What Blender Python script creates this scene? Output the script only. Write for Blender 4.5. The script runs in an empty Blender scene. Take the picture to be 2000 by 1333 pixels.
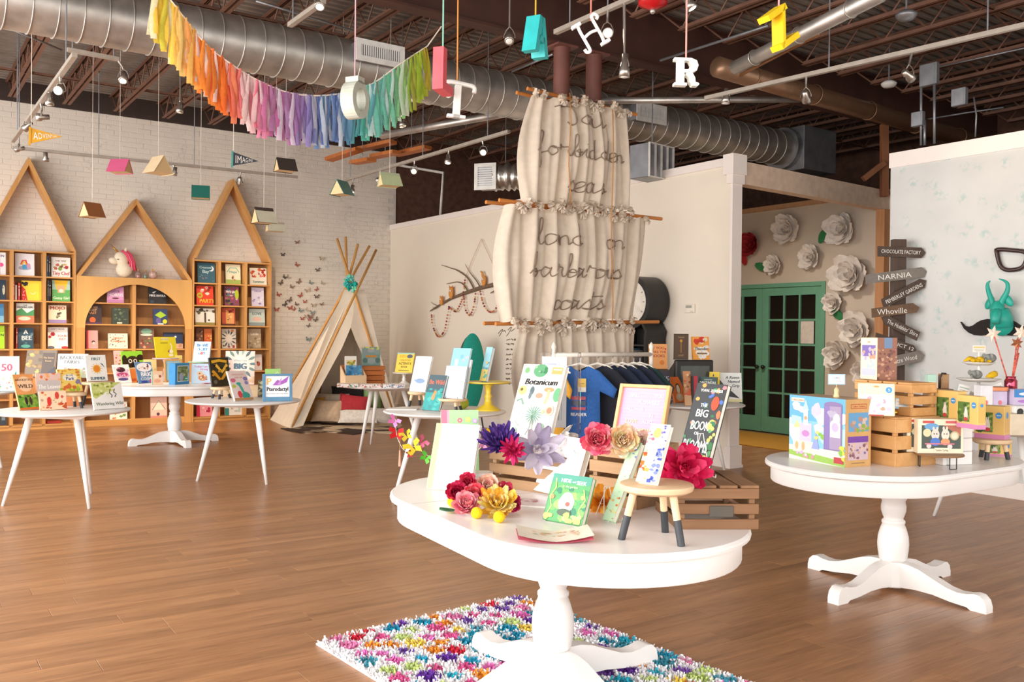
import bpy, math, random
import numpy as np
from mathutils import Vector, Matrix
random.seed(7)
SC = bpy.context.scene
COL = SC.collection
PI = math.pi
# ---------------------------------------------------------------- camera
F, CAMH = 1760.7, 1.45
YAW, PITCH, ROLL = math.radians(55.15), math.radians(-0.5167), math.radians(0.5895)
VV = Vector((math.cos(YAW)*math.cos(PITCH), math.sin(YAW)*math.cos(PITCH), math.sin(PITCH)))
_r0 = Vector((math.sin(YAW), -math.cos(YAW), 0)); _u0 = _r0.cross(VV)
RR = _r0*math.cos(ROLL) + _u0*math.sin(ROLL); UU = RR.cross(VV)
CP = Vector((0, 0, CAMH))
cam = bpy.data.objects.new('camera', bpy.data.cameras.new('camera')); COL.objects.link(cam)
cam.data.sensor_width = 36.0; cam.data.lens = F/2000*36.0
cam.data.clip_start = 0.05; cam.data.clip_end = 100
cam.matrix_world = Matrix(((RR.x, UU.x, -VV.x, CP.x), (RR.y, UU.y, -VV.y, CP.y), (RR.z, UU.z, -VV.z, CP.z), (0, 0, 0, 1)))
SC.camera = cam
# ---------------------------------------------------------------- world, daylight through the shop windows, exposure
SC.view_settings.view_transform = 'Standard'; SC.view_settings.look = 'None'
SC.view_settings.gamma = 1.0; SC.view_settings.use_curve_mapping = False
SC.view_settings.exposure = 0.25
W = bpy.data.worlds.new('world'); SC.world = W; W.use_nodes = True
W.node_tree.nodes['Background'].inputs[0].default_value = (1.0, 0.965, 0.91, 1)
W.node_tree.nodes['Background'].inputs[1].default_value = 0.62
def area(name, loc, direction, sx, sy, power, col=(1, 1, 1)):
    l = bpy.data.lights.new(name, 'AREA'); l.shape = 'RECTANGLE'; l.size = sx; l.size_y = sy; l.energy = power; l.color = col
    o = bpy.data.objects.new(name, l); COL.objects.link(o); o.location = loc
    o.rotation_euler = Vector(direction).to_track_quat('-Z', 'Y').to_euler(); return o
area('daylight_side_windows', (-2.8, 5.4, 2.1), (1, 0.0, -0.04), 14.0, 3.4, 930, (1.0, 0.985, 0.965))
area('daylight_front_windows', (2.6, -2.8, 2.1), (0.10, 1, -0.03), 9.0, 3.4, 230, (1.0, 0.985, 0.965))
# ---------------------------------------------------------------- pixel rays (photograph frame 2000x1333) to points of the room
def ray(px, py): return VV*F + RR*(px-1000) - UU*(py-666.5)
def Pz(px, py, z=0.0): d = ray(px, py); return CP + d*((z-CAMH)/d.z)
def Px(px, py, X): d = ray(px, py); return CP + d*(X/d.x)
def Py(px, py, Y): d = ray(px, py); return CP + d*(Y/d.y)
def Pd(px, py, D): d = ray(px, py); return CP + d*(D/F)
def proj(p):
    d = Vector(p)-CP; z = d.dot(VV); return (1000+F*d.dot(RR)/z, 666.5-F*d.dot(UU)/z) if z > 0.05 else (-9999, -9999)
def Pplane(px, py, o, n): d = ray(px, py); return CP + d*((Vector(o)-CP).dot(n)/d.dot(n))
# ---------------------------------------------------------------- colours and materials
def lin(c): return c/12.92 if c <= 0.04045 else ((c+0.055)/1.055)**2.4
def hx(s): return tuple(lin(int(s[i:i+2], 16)/255) for i in (0, 2, 4))
_M = {}
def mat(name, col, rough=0.6, metal=0.0, var=0.05, scale=12.0, bump=0.0, spec=0.5, coat=0.0, trans=0.0, emit=None, estr=0.0, coords='Object', stretch=None, alpha=None):
    if name in _M: return _M[name]
    if isinstance(col, str): col = hx(col)
    m = bpy.data.materials.new(name); m.use_nodes = True; nt = m.node_tree; N = nt.nodes; L = nt.links
    b = N['Principled BSDF']
    b.inputs['Roughness'].default_value = rough; b.inputs['Metallic'].default_value = metal
    b.inputs['Specular IOR Level'].default_value = spec; b.inputs['Coat Weight'].default_value = coat
    b.inputs['Transmission Weight'].default_value = trans
    tc = N.new('ShaderNodeTexCoord'); nz = N.new('ShaderNodeTexNoise'); nz.inputs['Scale'].default_value = scale; nz.inputs['Detail'].default_value = 4
    mp = N.new('ShaderNodeMapping'); L.new(tc.outputs[coords], mp.inputs[0]); L.new(mp.outputs[0], nz.inputs['Vector'])
    if stretch: mp.inputs['Scale'].default_value = stretch
    rp = N.new('ShaderNodeValToRGB'); L.new(nz.outputs['Fac'], rp.inputs[0])
    rp.color_ramp.elements[0].position = 0.3; rp.color_ramp.elements[1].position = 0.7
    rp.color_ramp.elements[0].color = tuple(max(0, c*(1-var*2)) for c in col)+(1,)
    rp.color_ramp.elements[1].color = tuple(min(1, c*(1+var*2)) for c in col)+(1,)
    L.new(rp.outputs[0], b.inputs['Base Color'])
    if bump:
        bp = N.new('ShaderNodeBump'); bp.inputs['Strength'].default_value = bump; bp.inputs['Distance'].default_value = 0.01
        L.new(nz.outputs['Fac'], bp.inputs['Height']); L.new(bp.outputs[0], b.inputs['Normal'])
    if emit:
        b.inputs['Emission Color'].default_value = tuple(emit)+(1,); b.inputs['Emission Strength'].default_value = estr
    if alpha is not None: b.inputs['Alpha'].default_value = alpha
    _M[name] = m; return m
def wood(name, c1, c2, rough=0.5, axis=0, scale=9.0, coords='Object', objvar=0.0, spec=0.4, bump=0.08, fine=0.35):
    if name in _M: return _M[name]
    m = bpy.data.materials.new(name); m.use_nodes = True; nt = m.node_tree; N = nt.nodes; L = nt.links; b = N['Principled BSDF']
    b.inputs['Roughness'].default_value = rough; b.inputs['Specular IOR Level'].default_value = spec
    tc = N.new('ShaderNodeTexCoord'); mp = N.new('ShaderNodeMapping'); s = [scale]*3; s[axis] = scale*0.07; mp.inputs['Scale'].default_value = s
    L.new(tc.outputs[coords], mp.inputs[0])
    oi = N.new('ShaderNodeObjectInfo'); ml = N.new('ShaderNodeMath'); ml.operation = 'MULTIPLY'; ml.inputs[1].default_value = 37.0
    L.new(oi.outputs['Random'], ml.inputs[0])
    n1 = N.new('ShaderNodeTexNoise'); n1.noise_dimensions = '4D'; n1.inputs['Scale'].default_value = 1.0; n1.inputs['Detail'].default_value = 5; n1.inputs['Distortion'].default_value = 0.6
    L.new(mp.outputs[0], n1.inputs['Vector']); L.new(ml.outputs[0], n1.inputs['W'])
    n2 = N.new('ShaderNodeTexNoise'); n2.inputs['Scale'].default_value = 7.0; n2.inputs['Detail'].default_value = 3; L.new(mp.outputs[0], n2.inputs['Vector'])
    mx = N.new('ShaderNodeMath'); mx.operation = 'MULTIPLY_ADD'; mx.inputs[1].default_value = fine; L.new(n2.outputs['Fac'], mx.inputs[0]); 
    sc = N.new('ShaderNodeMath'); sc.operation = 'MULTIPLY'; sc.inputs[1].default_value = 1-fine; L.new(n1.outputs['Fac'], sc.inputs[0]); L.new(sc.outputs[0], mx.inputs[2])
    rp = N.new('ShaderNodeValToRGB'); L.new(mx.outputs[0], rp.inputs[0]); rp.color_ramp.elements[0].position = 0.3; rp.color_ramp.elements[1].position = 0.7
    rp.color_ramp.elements[0].color = hx(c1)+(1,); rp.color_ramp.elements[1].color = hx(c2)+(1,)
    out = rp.outputs[0]
    if objvar:
        hs = N.new('ShaderNodeHueSaturation'); mr = N.new('ShaderNodeMapRange'); mr.inputs['To Min'].default_value = 1-objvar; mr.inputs['To Max'].default_value = 1+objvar
        L.new(oi.outputs['Random'], mr.inputs['Value']); L.new(mr.outputs[0], hs.inputs['Value']); L.new(out, hs.inputs['Color']); out = hs.outputs[0]
    L.new(out, b.inputs['Base Color'])
    if bump:
        bp = N.new('ShaderNodeBump'); bp.inputs['Strength'].default_value = bump; bp.inputs['Distance'].default_value = 0.004
        L.new(mx.outputs[0], bp.inputs['Height']); L.new(bp.outputs[0], b.inputs['Normal'])
    _M[name] = m; return m
def vcol(name, rough=0.5, spec=0.4, var=0.06, scale=30, transl=0.0):
    """a print or dye: the flat colours come from the mesh, the grain from a noise"""
    if name in _M: return _M[name]
    m = bpy.data.materials.new(name); m.use_nodes = True; nt = m.node_tree; N = nt.nodes; L = nt.links; b = N['Principled BSDF']
    b.inputs['Roughness'].default_value = rough; b.inputs['Specular IOR Level'].default_value = spec
    a = N.new('ShaderNodeVertexColor'); a.layer_name = 'Col'
    tc = N.new('ShaderNodeTexCoord'); nz = N.new('ShaderNodeTexNoise'); nz.inputs['Scale'].default_value = scale; L.new(tc.outputs['Object'], nz.inputs['Vector'])
    mr = N.new('ShaderNodeMapRange'); mr.inputs['To Min'].default_value = 1-var*2; mr.inputs['To Max'].default_value = 1+var; L.new(nz.outputs['Fac'], mr.inputs['Value'])
    hs = N.new('ShaderNodeHueSaturation'); L.new(a.outputs[0], hs.inputs['Color']); L.new(mr.outputs[0], hs.inputs['Value'])
    L.new(hs.outputs[0], b.inputs['Base Color'])
    if transl:
        t = N.new('ShaderNodeBsdfTranslucent'); L.new(hs.outputs[0], t.inputs[0]); mix = N.new('ShaderNodeMixShader'); mix.inputs[0].default_value = transl
        L.new(b.outputs[0], mix.inputs[1]); L.new(t.outputs[0], mix.inputs[2]); L.new(mix.outputs[0], N['Material Output'].inputs[0])
    _M[name] = m; return m
PRINT = vcol('printed_paper', 0.35, 0.4, 0.03, 40)
# ---------------------------------------------------------------- mesh builder
def basis(d):
    d = Vector(d).normalized(); a = Vector((0, 0, 1)) if abs(d.z) < 0.95 else Vector((1, 0, 0))
    x = a.cross(d).normalized(); return x, d.cross(x), d
class MB:
    def __init__(s): s.v = []; s.f = []; s.c = []; s.col = None
    def add(s, vs, fs, col=None):
        o = len(s.v); s.v += [tuple(p) for p in vs]; s.f += [tuple(i+o for i in f) for f in fs]; s.c += [col if col is not None else s.col]*len(fs); return s
    def box(s, x0, y0, z0, x1, y1, z1, M=None):
        vs = [Vector(p) for p in ((x0,y0,z0),(x1,y0,z0),(x1,y1,z0),(x0,y1,z0),(x0,y0,z1),(x1,y0,z1),(x1,y1,z1),(x0,y1,z1))]
        if M: vs = [M @ p for p in vs]
        return s.add(vs, [(3,2,1,0),(4,5,6,7),(0,1,5,4),(1,2,6,5),(2,3,7,6),(3,0,4,7)])
    def bbox(s, x0, y0, z0, x1, y1, z1, b=0.003, M=None):
        """box with chamfered vertical and horizontal edges"""
        xs = (x0, x1); ys = (y0, y1); zs = (z0, z1); vs = []; idx = {}
        for i in (0, 1):
            for j in (0, 1):
                for k in (0, 1):
                    sx, sy, sz = (1-2*i), (1-2*j), (1-2*k)
                    for a, p in enumerate(((0, sy*b, sz*b), (sx*b, 0, sz*b), (sx*b, sy*b, 0))):
                        idx[i, j, k, a] = len(vs); vs.append(Vector((xs[i]+p[0], ys[j]+p[1], zs[k]+p[2])))
        g = lambda i, j, k, a: idx[i, j, k, a]
        fs = [(g(0,0,0,0),g(0,0,1,0),g(0,1,1,0),g(0,1,0,0)), (g(1,0,0,0),g(1,1,0,0),g(1,1,1,0),g(1,0,1,0)),
              (g(0,0,0,1),g(1,0,0,1),g(1,0,1,1),g(0,0,1,1)), (g(0,1,0,1),g(0,1,1,1),g(1,1,1,1),g(1,1,0,1)),
              (g(0,0,0,2),g(0,1,0,2),g(1,1,0,2),g(1,0,0,2)), (g(0,0,1,2),g(1,0,1,2),g(1,1,1,2),g(0,1,1,2))]
        for k in (0, 1):
            for j in (0, 1): fs.append((g(0,j,k,1), g(1,j,k,1), g(1,j,k,2), g(0,j,k,2)))
            for i in (0, 1): fs.append((g(i,0,k,0), g(i,1,k,0), g(i,1,k,2), g(i,0,k,2)))
        for i in (0, 1):
            for j in (0, 1): fs.append((g(i,j,0,0), g(i,j,1,0), g(i,j,1,1), g(i,j,0,1)))
        fs += [(g(i,j,k,0), g(i,j,k,1), g(i,j,k,2)) for i in (0,1) for j in (0,1) for k in (0,1)]
        if M: vs = [M @ p for p in vs]
        return s.add(vs, fs)
    def bar(s, p0, p1, w, h, up=(0, 0, 1)):
        p0, p1 = Vector(p0), Vector(p1); d = (p1-p0).normalized(); up = Vector(up)
        x = d.cross(up).normalized() if abs(d.dot(up)) < 0.99 else Vector((1, 0, 0)); z = x.cross(d)
        vs = [p+x*(a*w/2)+z*(b*h/2) for p in (p0, p1) for a, b in ((-1,-1),(1,-1),(1,1),(-1,1))]
        return s.add(vs, [(0,1,2,3),(7,6,5,4),(0,4,5,1),(1,5,6,2),(2,6,7,3),(3,7,4,0)])
    def cyl(s, p0, p1, r0, r1=None, n=12, caps=True):
        p0, p1 = Vector(p0), Vector(p1); r1 = r0 if r1 is None else r1; x, y, d = basis(p1-p0)
        vs = [p+(x*math.cos(2*PI*i/n)+y*math.sin(2*PI*i/n))*r for p, r in ((p0, r0), (p1, r1)) for i in range(n)]
        fs = [(i, (i+1)%n, n+(i+1)%n, n+i) for i in range(n)]
        if caps: fs += [tuple(range(n-1, -1, -1)), tuple(range(n, 2*n))]
        return s.add(vs, fs)
    def tube(s, pts, r, n=6, closed=False, caps=True):
        pts = [Vector(p) for p in pts]; m = len(pts); rs = r if isinstance(r, (list, tuple)) else [r]*m; vs = []; X = None
        for i, p in enumerate(pts):
            a = pts[(i-1) % m] if (closed or i > 0) else p; b = pts[(i+1) % m] if (closed or i < m-1) else p
            t = (b-a); t = t.normalized() if t.length > 1e-9 else Vector((0, 0, 1))
            if X is None: X = basis(t)[0]
            X = (X - t*X.dot(t)); X = X.normalized() if X.length > 1e-6 else basis(t)[0]; Y = t.cross(X)
            vs += [p+(X*math.cos(2*PI*k/n)+Y*math.sin(2*PI*k/n))*rs[i] for k in range(n)]
        fs = [(i*n+k, i*n+(k+1)%n, ((i+1)%m)*n+(k+1)%n, ((i+1)%m)*n+k) for i in range(m if closed else m-1) for k in range(n)]
        if caps and not closed: fs += [tuple(range(n-1, -1, -1)), tuple(range((m-1)*n, m*n))]
        return s.add(vs, fs)
    def lathe(s, prof, n=24, o=(0, 0, 0), M=None):
        o = Vector(o); vs = [o+Vector((r*math.cos(2*PI*i/n), r*math.sin(2*PI*i/n), z)) for r, z in prof for i in range(n)]; m = len(prof)
        fs = [(j*n+i, j*n+(i+1)%n, (j+1)*n+(i+1)%n, (j+1)*n+i) for j in range(m-1) for i in range(n)]
        if prof[0][0] > 1e-4: fs.append(tuple(range(n-1, -1, -1)))
        if prof[-1][0] > 1e-4: fs.append(tuple(range((m-1)*n, m*n)))
        if M: vs = [M @ p for p in vs]
        return s.add(vs, fs)
    def prism(s, poly, d0, d1, f=None):
        """extrude a 2D polygon; f(x, y, d) maps to 3D (default: x, d, y = upright, facing -y)"""
        f = f or (lambda x, y, d: (x, d, y)); n = len(poly)
        vs = [f(x, y, d0) for x, y in poly]+[f(x, y, d1) for x, y in poly]
        return s.add(vs, [tuple(range(n)), tuple(range(2*n-1, n-1, -1))]+[(i, i+n, (i+1)%n+n, (i+1)%n) for i in range(n)])
    def ell(s, c, rx, ry, rz, n=10, m=7, M=None):
        c = Vector(c); vs = [Vector((0, 0, -rz))]
        for j in range(1, m):
            a = -PI/2+PI*j/m
            vs += [Vector((rx*math.cos(a)*math.cos(2*PI*i/n), ry*math.cos(a)*math.sin(2*PI*i/n), rz*math.sin(a))) for i in range(n)]
        vs.append(Vector((0, 0, rz))); last = len(vs)-1
        fs = [(0, 1+(i+1)%n, 1+i) for i in range(n)]
        fs += [(1+j*n+i, 1+j*n+(i+1)%n, 1+(j+1)*n+(i+1)%n, 1+(j+1)*n+i) for j in range(m-2) for i in range(n)]
        fs += [(last, 1+(m-2)*n+i, 1+(m-2)*n+(i+1)%n) for i in range(n)]
        return s.add([(M @ p if M else p)+c for p in vs], fs)
    def grid(s, fn, nu, nv, col=None):
        vs = [fn(i/nu, j/nv) for j in range(nv+1) for i in range(nu+1)]
        return s.add(vs, [(j*(nu+1)+i, j*(nu+1)+i+1, (j+1)*(nu+1)+i+1, (j+1)*(nu+1)+i) for j in range(nv) for i in range(nu)], col)
    def mesh(s, name, m, smooth=False):
        me = bpy.data.meshes.new(name); me.from_pydata(s.v, [], s.f)
        if m: me.materials.append(m)
        if any(c is not None for c in s.c):
            at = me.color_attributes.new('Col', 'FLOAT_COLOR', 'CORNER'); buf = []
            for f, c in zip(s.f, s.c): buf += (tuple((c or (1, 1, 1)))+(1.0,))*len(f)
            at.data.foreach_set('color', buf)
        if smooth: me.polygons.foreach_set('use_smooth', [True]*len(s.f))
        me.update(); return me
    def build(s, name, m, parent=None, smooth=False, M=None, label=None, angle=None, fix=False):
        me = s.mesh(name, m, smooth); o = bpy.data.objects.new(name, me); COL.objects.link(o)
        if fix: fix_normals(me)
        if angle: sharp(me, angle)
        if parent: o.parent = parent
        if M: o.matrix_basis = M
        if label: o['label'] = label
        return o
import bmesh
def fix_normals(me):
    b = bmesh.new(); b.from_mesh(me); bmesh.ops.recalc_face_normals(b, faces=b.faces); b.to_mesh(me); b.free()
def sharp(me, deg=40):
    b = bmesh.new(); b.from_mesh(me); bmesh.ops.recalc_face_normals(b, faces=b.faces); a = math.radians(deg)
    for f in b.faces: f.smooth = True
    for e in b.edges: e.smooth = not (len(e.link_faces) == 2 and e.calc_face_angle(0) > a)
    b.to_mesh(me); b.free()
def link(me, name, parent=None, M=None, label=None):
    o = bpy.data.objects.new(name, me); COL.objects.link(o)
    if parent: o.parent = parent
    if M: o.matrix_basis = M
    if label: o['label'] = label
    return o
def tag(o, label, cat, group=None):
    o['label'] = label; o['category'] = cat
    if group: o['group'] = group
    return o
def thing(name, label, cat, loc=(0, 0, 0), rz=0.0, group=None, M=None):
    o = bpy.data.objects.new(name, None); COL.objects.link(o); o.empty_display_size = 0.05
    o.matrix_basis = M if M else Matrix.Translation(Vector(loc)) @ Matrix.Rotation(rz, 4, 'Z')
    return tag(o, label, cat, group)
def struct(o, label=None):
    o['kind'] = 'structure'
    if label: o['label'] = label
    return o
def stuff(o): o['kind'] = 'stuff'; return o
KIDS = {}
def copy_tree(o, M, label=None, group=None):
    r = o.copy(); COL.objects.link(r); r.matrix_basis = M
    if label: r['label'] = label
    if group: r['group'] = group
    for ch in o.children:
        c = ch.copy(); COL.objects.link(c); c.parent = r
        for g in ch.children:
            d = g.copy(); COL.objects.link(d); d.parent = c
    return r
def T(x, y, z): return Matrix.Translation((x, y, z))
def Rz(a): return Matrix.Rotation(a, 4, 'Z')
def Rx(a): return Matrix.Rotation(a, 4, 'X')
def Ry(a): return Matrix.Rotation(a, 4, 'Y')
def frame(o, x, tilt=0.0):
    """upright frame: local x along x (level), local -y towards the viewer, leaning back by tilt"""
    x = Vector((x[0], x[1], 0)).normalized(); y = Vector((-x.y, x.x, 0)); z = Vector((0, 0, 1))
    z2 = z*math.cos(tilt)+y*math.sin(tilt); y2 = y*math.cos(tilt)-z*math.sin(tilt); o = Vector(o)
    return Matrix(((x.x, y2.x, z2.x, o.x), (x.y, y2.y, z2.y, o.y), (x.z, y2.z, z2.z, o.z), (0, 0, 0, 1)))
def axes(o, x, y, z):
    return Matrix(((x[0], y[0], z[0], o[0]), (x[1], y[1], z[1], o[1]), (x[2], y[2], z[2], o[2]), (0, 0, 0, 1)))
# ---------------------------------------------------------------- lettering: outlines of the built-in font, cached per character
_G = {}
def _glyphs():
    chars = "ABCDEFGHIJKLMNOPQRSTUVWXYZabcdefghijklmnopqrstuvwxyz0123456789&.,'!?-:"
    tmp = []
    def mk(t):
        c = bpy.data.curves.new('g', 'FONT'); c.body = t; c.resolution_u = 2; o = bpy.data.objects.new('g', c); COL.objects.link(o); tmp.append(o); return o
    ref = mk('HH'); ones = [(c, mk(c), mk('H'+c+'H')) for c in chars]
    bpy.context.view_layer.update(); dg = bpy.context.evaluated_depsgraph_get()
    def ext(o):
        e = o.evaluated_get(dg); me = e.to_mesh(); v = [tuple(x.co) for x in me.vertices]; f = [tuple(p.vertices) for p in me.polygons]; e.to_mesh_clear(); return v, f
    hh = max(p[0] for p in ext(ref)[0])
    for c, o, o2 in ones:
        v, f = ext(o); adv = max(p[0] for p in ext(o2)[0])-hh; _G[c] = ([(p[0], p[1]) for p in v], f, adv)
    _G[' '] = ([], [], 0.28)
    for o in tmp:
        d = o.data; bpy.data.objects.remove(o); bpy.data.curves.remove(d)
_glyphs()
def text_polys(t, h, align='c', shear=0.0, condense=1.0, gap=0.0):
    """(verts, faces) of a line of lettering, cap height h, centred on the origin"""
    k = h/0.7; x = 0; V = []; Fc = []
    for ch in t:
        g = _G.get(ch, _G[' ']); o = len(V)
        V += [((p[0]+x)*k*condense+shear*p[1]*k, p[1]*k) for p in g[0]]; Fc += [tuple(i+o for i in f) for f in g[1]]; x += g[2]+gap
    w = x*k*condense; dx = -w/2 if align == 'c' else 0
    return [(a+dx, b-h/2) for a, b in V], Fc, w
# ---------------------------------------------------------------- printed artwork (flat shapes, a hair's breadth apart)
def blob(rng, cx, cy, rx, ry, n=9, j=0.25):
    a0 = rng.random()*6.28
    return [(cx+rx*math.cos(a0+6.283*i/n)*(1-j+2*j*rng.random()), cy+ry*math.sin(a0+6.283*i/n)*(1-j+2*j*rng.random())) for i in range(n)]
def ribbon(pts, w):
    L = []; R = []
    for i, p in enumerate(pts):
        a = pts[max(0, i-1)]; b = pts[min(len(pts)-1, i+1)]; dx, dy = b[0]-a[0], b[1]-a[1]; l = math.hypot(dx, dy) or 1; nx, ny = -dy/l*w/2, dx/l*w/2
        L.append((p[0]+nx, p[1]+ny)); R.append((p[0]-nx, p[1]-ny))
    V = L+R; n = len(pts); return V, [(i, i+1, n+i+1, n+i) for i in range(n-1)]
def clip(P, w, h):
    for ax, lim, sg in ((0, 0, 1), (0, w, -1), (1, 0, 1), (1, h, -1)):
        out = []
        for i in range(len(P)):
            a, b = P[i-1], P[i]; ia, ib = (a[ax]-lim)*sg >= 0, (b[ax]-lim)*sg >= 0
            if ia != ib: t = (lim-a[ax])/(b[ax]-a[ax]); out.append((a[0]+(b[0]-a[0])*t, a[1]+(b[1]-a[1])*t))
            if ib: out.append(b)
        P = out
        if len(P) < 3: return []
    return P
def art(mb, w, h, spec, f=None, step=0.00009, base=0.0003):
    """draw spec (x, y in 0..1 from the lower left corner) on a w x h sheet; f(x, y, k) places a point k outwards (default upright sheet at y=0 facing -y, x centred)"""
    f = f or (lambda x, y, k: (x-w/2, -k, y)); k = base; rng = random.Random(len(spec)*13+int(w*1000))
    def put(V, Fs, c):
        nonlocal k
        c = hx(c) if isinstance(c, str) else c
        if any(x < 0 or y < 0 or x > w or y > h for x, y in V):
            for q in Fs:
                P = clip([V[i] for i in q], w, h)
                if P: mb.add([f(x, y, k) for x, y in P], [tuple(range(len(P)))], c)
        else: mb.add([f(x, y, k) for x, y in V], Fs, c)
        k += step
    for s in spec:
        t = s[0]
        if t == 'r': x0, y0, x1, y1 = s[1]*w, s[2]*h, s[3]*w, s[4]*h; put([(x0,y0),(x1,y0),(x1,y1),(x0,y1)], [(0,1,2,3)], s[5])
        elif t in 'ce':
            rx = s[3]*w; ry = (s[4]*h if t == 'e' else rx); n = 16; put([(s[1]*w+rx*math.cos(6.2832*i/n), s[2]*h+ry*math.sin(6.2832*i/n)) for i in range(n)], [tuple(range(n))], s[-1])
        elif t == 't':
            V, Fs, tw = text_polys(s[1], s[4]*h, shear=s[6] if len(s) > 6 else 0); mxw = (s[7] if len(s) > 7 else 0.9)*w; q = min(1, mxw/max(tw, 1e-6))
            put([(s[2]*w+a*q, s[3]*h+b) for a, b in V], Fs, s[5]); put([(s[2]*w+a*q+.09*q*s[4]*h, s[3]*h+b) for a, b in V], Fs, s[5])
        elif t == 'b':
            n, x0, y0, x1, y1, a, b, cols = s[1:9]; rg = random.Random(s[9] if len(s) > 9 else rng.random())
            for q in range(n):
                r = (a+(b-a)*rg.random())*w; P = blob(rg, (x0+(x1-x0)*rg.random())*w, (y0+(y1-y0)*rg.random())*h, r, r*(0.5+0.6*rg.random())); put(P, [tuple(range(len(P)))], rg.choice(cols)); k -= step*0.7
        elif t == 'p': put([(x*w, y*h) for x, y in s[1]], [tuple(range(len(s[1])))], s[2])
        elif t == 's': V, Fs = ribbon([(x*w, y*h) for x, y in s[1]], s[2]*w); put(V, Fs, s[3])
        elif t == 'f':      # flower of n petals: x, y, r, petal colour, heart colour
            for q in range(6):
                a = q*PI/3; put([(s[1]*w+s[3]*w*(0.55*math.cos(a)+0.5*math.cos(6.2832*i/8)), s[2]*h+s[3]*w*(0.55*math.sin(a)+0.5*math.sin(6.2832*i/8))) for i in range(8)], [tuple(range(8))], s[4]); k -= step*0.8
            k += step*4; put([(s[1]*w+s[3]*w*0.35*math.cos(6.2832*i/8), s[2]*h+s[3]*w*0.35*math.sin(6.2832*i/8)) for i in range(8)], [tuple(range(8))], s[5])
        elif t == 'l':      # leaf: x, y, length, width, angle, colour
            a = s[5]; ca, sa = math.cos(a), math.sin(a); P = [(0,0),(0.3,0.35),(0.6,0.4),(1,0),(0.6,-0.4),(0.3,-0.35)]
            put([(s[1]*w+s[3]*w*x*ca-s[4]*w*y*sa, s[2]*h+s[3]*w*x*sa+s[4]*w*y*ca) for x, y in P], [tuple(range(6))], s[6])
    return mb
# ---------------------------------------------------------------- books
PAGE = mat('book_pages', 'f0e9dc', 0.8, var=0.03, scale=80, stretch=(1, 60, 1))
def paintm(c, rough=0.45): return mat('paint_'+c+('_%d' % int(rough*100) if rough != 0.45 else ''), c, rough, var=0.02)
def book(label, w, h, t, cover, spec, M, group=None, name='book', cat='book', spine=None, pages=True):
    r = thing(name, label, cat, M=M, group=group); b = 0.0022 if t > 0.006 else t*0.25
    m = MB(); m.box(-w/2, -t, 0, w/2, -t+b, h); m.box(-w/2, -b, 0, w/2, 0, h); m.box(-w/2-0.0006, -t, 0, -w/2+b, 0, h)
    m.build('cover', paintm(cover), r)
    if pages: MB().box(-w/2+b+0.0004, -t+b, 0.003, w/2-0.003, -b, h-0.003).build('page_block', PAGE, r)
    if spec: art(MB(), w, h, spec, f=lambda x, y, k: (x-w/2, -t-k, y)).build('cover_print', PRINT, r)
    if spine: art(MB(), t, h, spine, f=lambda x, y, k: (-w/2-0.0006-k, -x, y)).build('spine_print', PRINT, r)
    return r
DEPTH = {}
def stand(label, bl, br, tl, z, tilt, cover, spec, t=0.018, group=None, fn=None, hmax=0.5, dz=-.03, **kw):
    """a book leaning back: lower front edge seen from pixel bl to br on the level z, upper left corner at pixel tl; the heading and lean that fit those corners"""
    a = Pz(*bl, z); best = None
    if round(z, 5) in DEPTH: a = Pd(*bl, DEPTH[round(z, 5)]+dz); a.z = z
    base = math.atan2(RR.y, RR.x)
    for tt in ((tilt,) if tilt < .08 else (tilt, .20, .27, .34, .42, .5)):
        for k in range(-13, 14):
            ph = base+k*.075; x = Vector((math.cos(ph), math.sin(ph), 0)); M = frame(a, x, tt); R3 = M.to_3x3(); n = R3 @ Vector((0, 1, 0)); up = R3 @ Vector((0, 0, 1))
            lo, hi = .02, .9
            for _ in range(22):
                w = (lo+hi)/2
                if proj(a+x*w)[0] < br[0]: lo = w
                else: hi = w
            p = proj(a+x*w); h = max(.04, min(hmax, (Pplane(*tl, a, n)-a).dot(up))); q = proj(a+up*h)
            c = (q[0]-tl[0])**2+(q[1]-tl[1])**2+.6*(p[1]-br[1])**2+(tt-tilt)**2*120+(k*.075)**2*4
            if best is None or c < best[0]: best = (c, M, x, w, h, tt)
    c, M, x, w, h, tt = best
    if c > 60: print('STAND', label[:50], round(c), round(w, 2), round(h, 2), tt)
    M = T(*(x*w/2)) @ M @ T(0, t, t*math.tan(tt)); return (fn or book)(label, w, h, t, cover, spec, M, group=group, **kw)
def hz(px, py, p): return Pd(px, py, (p-CP).dot(VV)).z
# ================================================================ the room
XW, YB, YW, XM, XH = 7.56, 14.43, 14.76, 8.37, 10.8      # partition, bookcase fronts, brick wall, wallpapered wall, hall wall
CEIL = 5.0
floorm = wood('floor_oak_vinyl', '7d5436', 'bf8b60', 0.34, 0, 11.0, objvar=0.07, spec=0.5, bump=0.03, fine=0.4)
fl = MB(); fl.box(-4, -4, -0.12, 15, 16, -0.006); FL = struct(fl.build('floor', floorm))
pw, pl = 0.152, 1.22
pm = MB().bbox(0, 0, -0.008, pl-0.0015, pw-0.0012, 0, 0.0012).mesh('plank', floorm)
cells = []
for r in range(0, 104):
    y = -0.6+r*pw; off = random.random()*pl
    for k in range(-1, 9):
        x = k*pl-off
        c = [proj((x+a*pl, y+b*pw, 0)) for a in (0, 0.5, 1) for b in (0, 1)]
        if x > XW+.1 and y > 6.95: continue
        if y > YB+0.02: continue
        if any(-150 < p[0] < 2150 and 640 < p[1] < 1500 for p in c) or (y < 6 and 0 < x < 8.3): cells.append((min(math.hypot(x+pl/2, y) , 99) if any(0 <= p[0] <= 2000 and p[1] <= 1333 for p in c) else 99, x, y))
cells.sort(); rest = MB()
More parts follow.
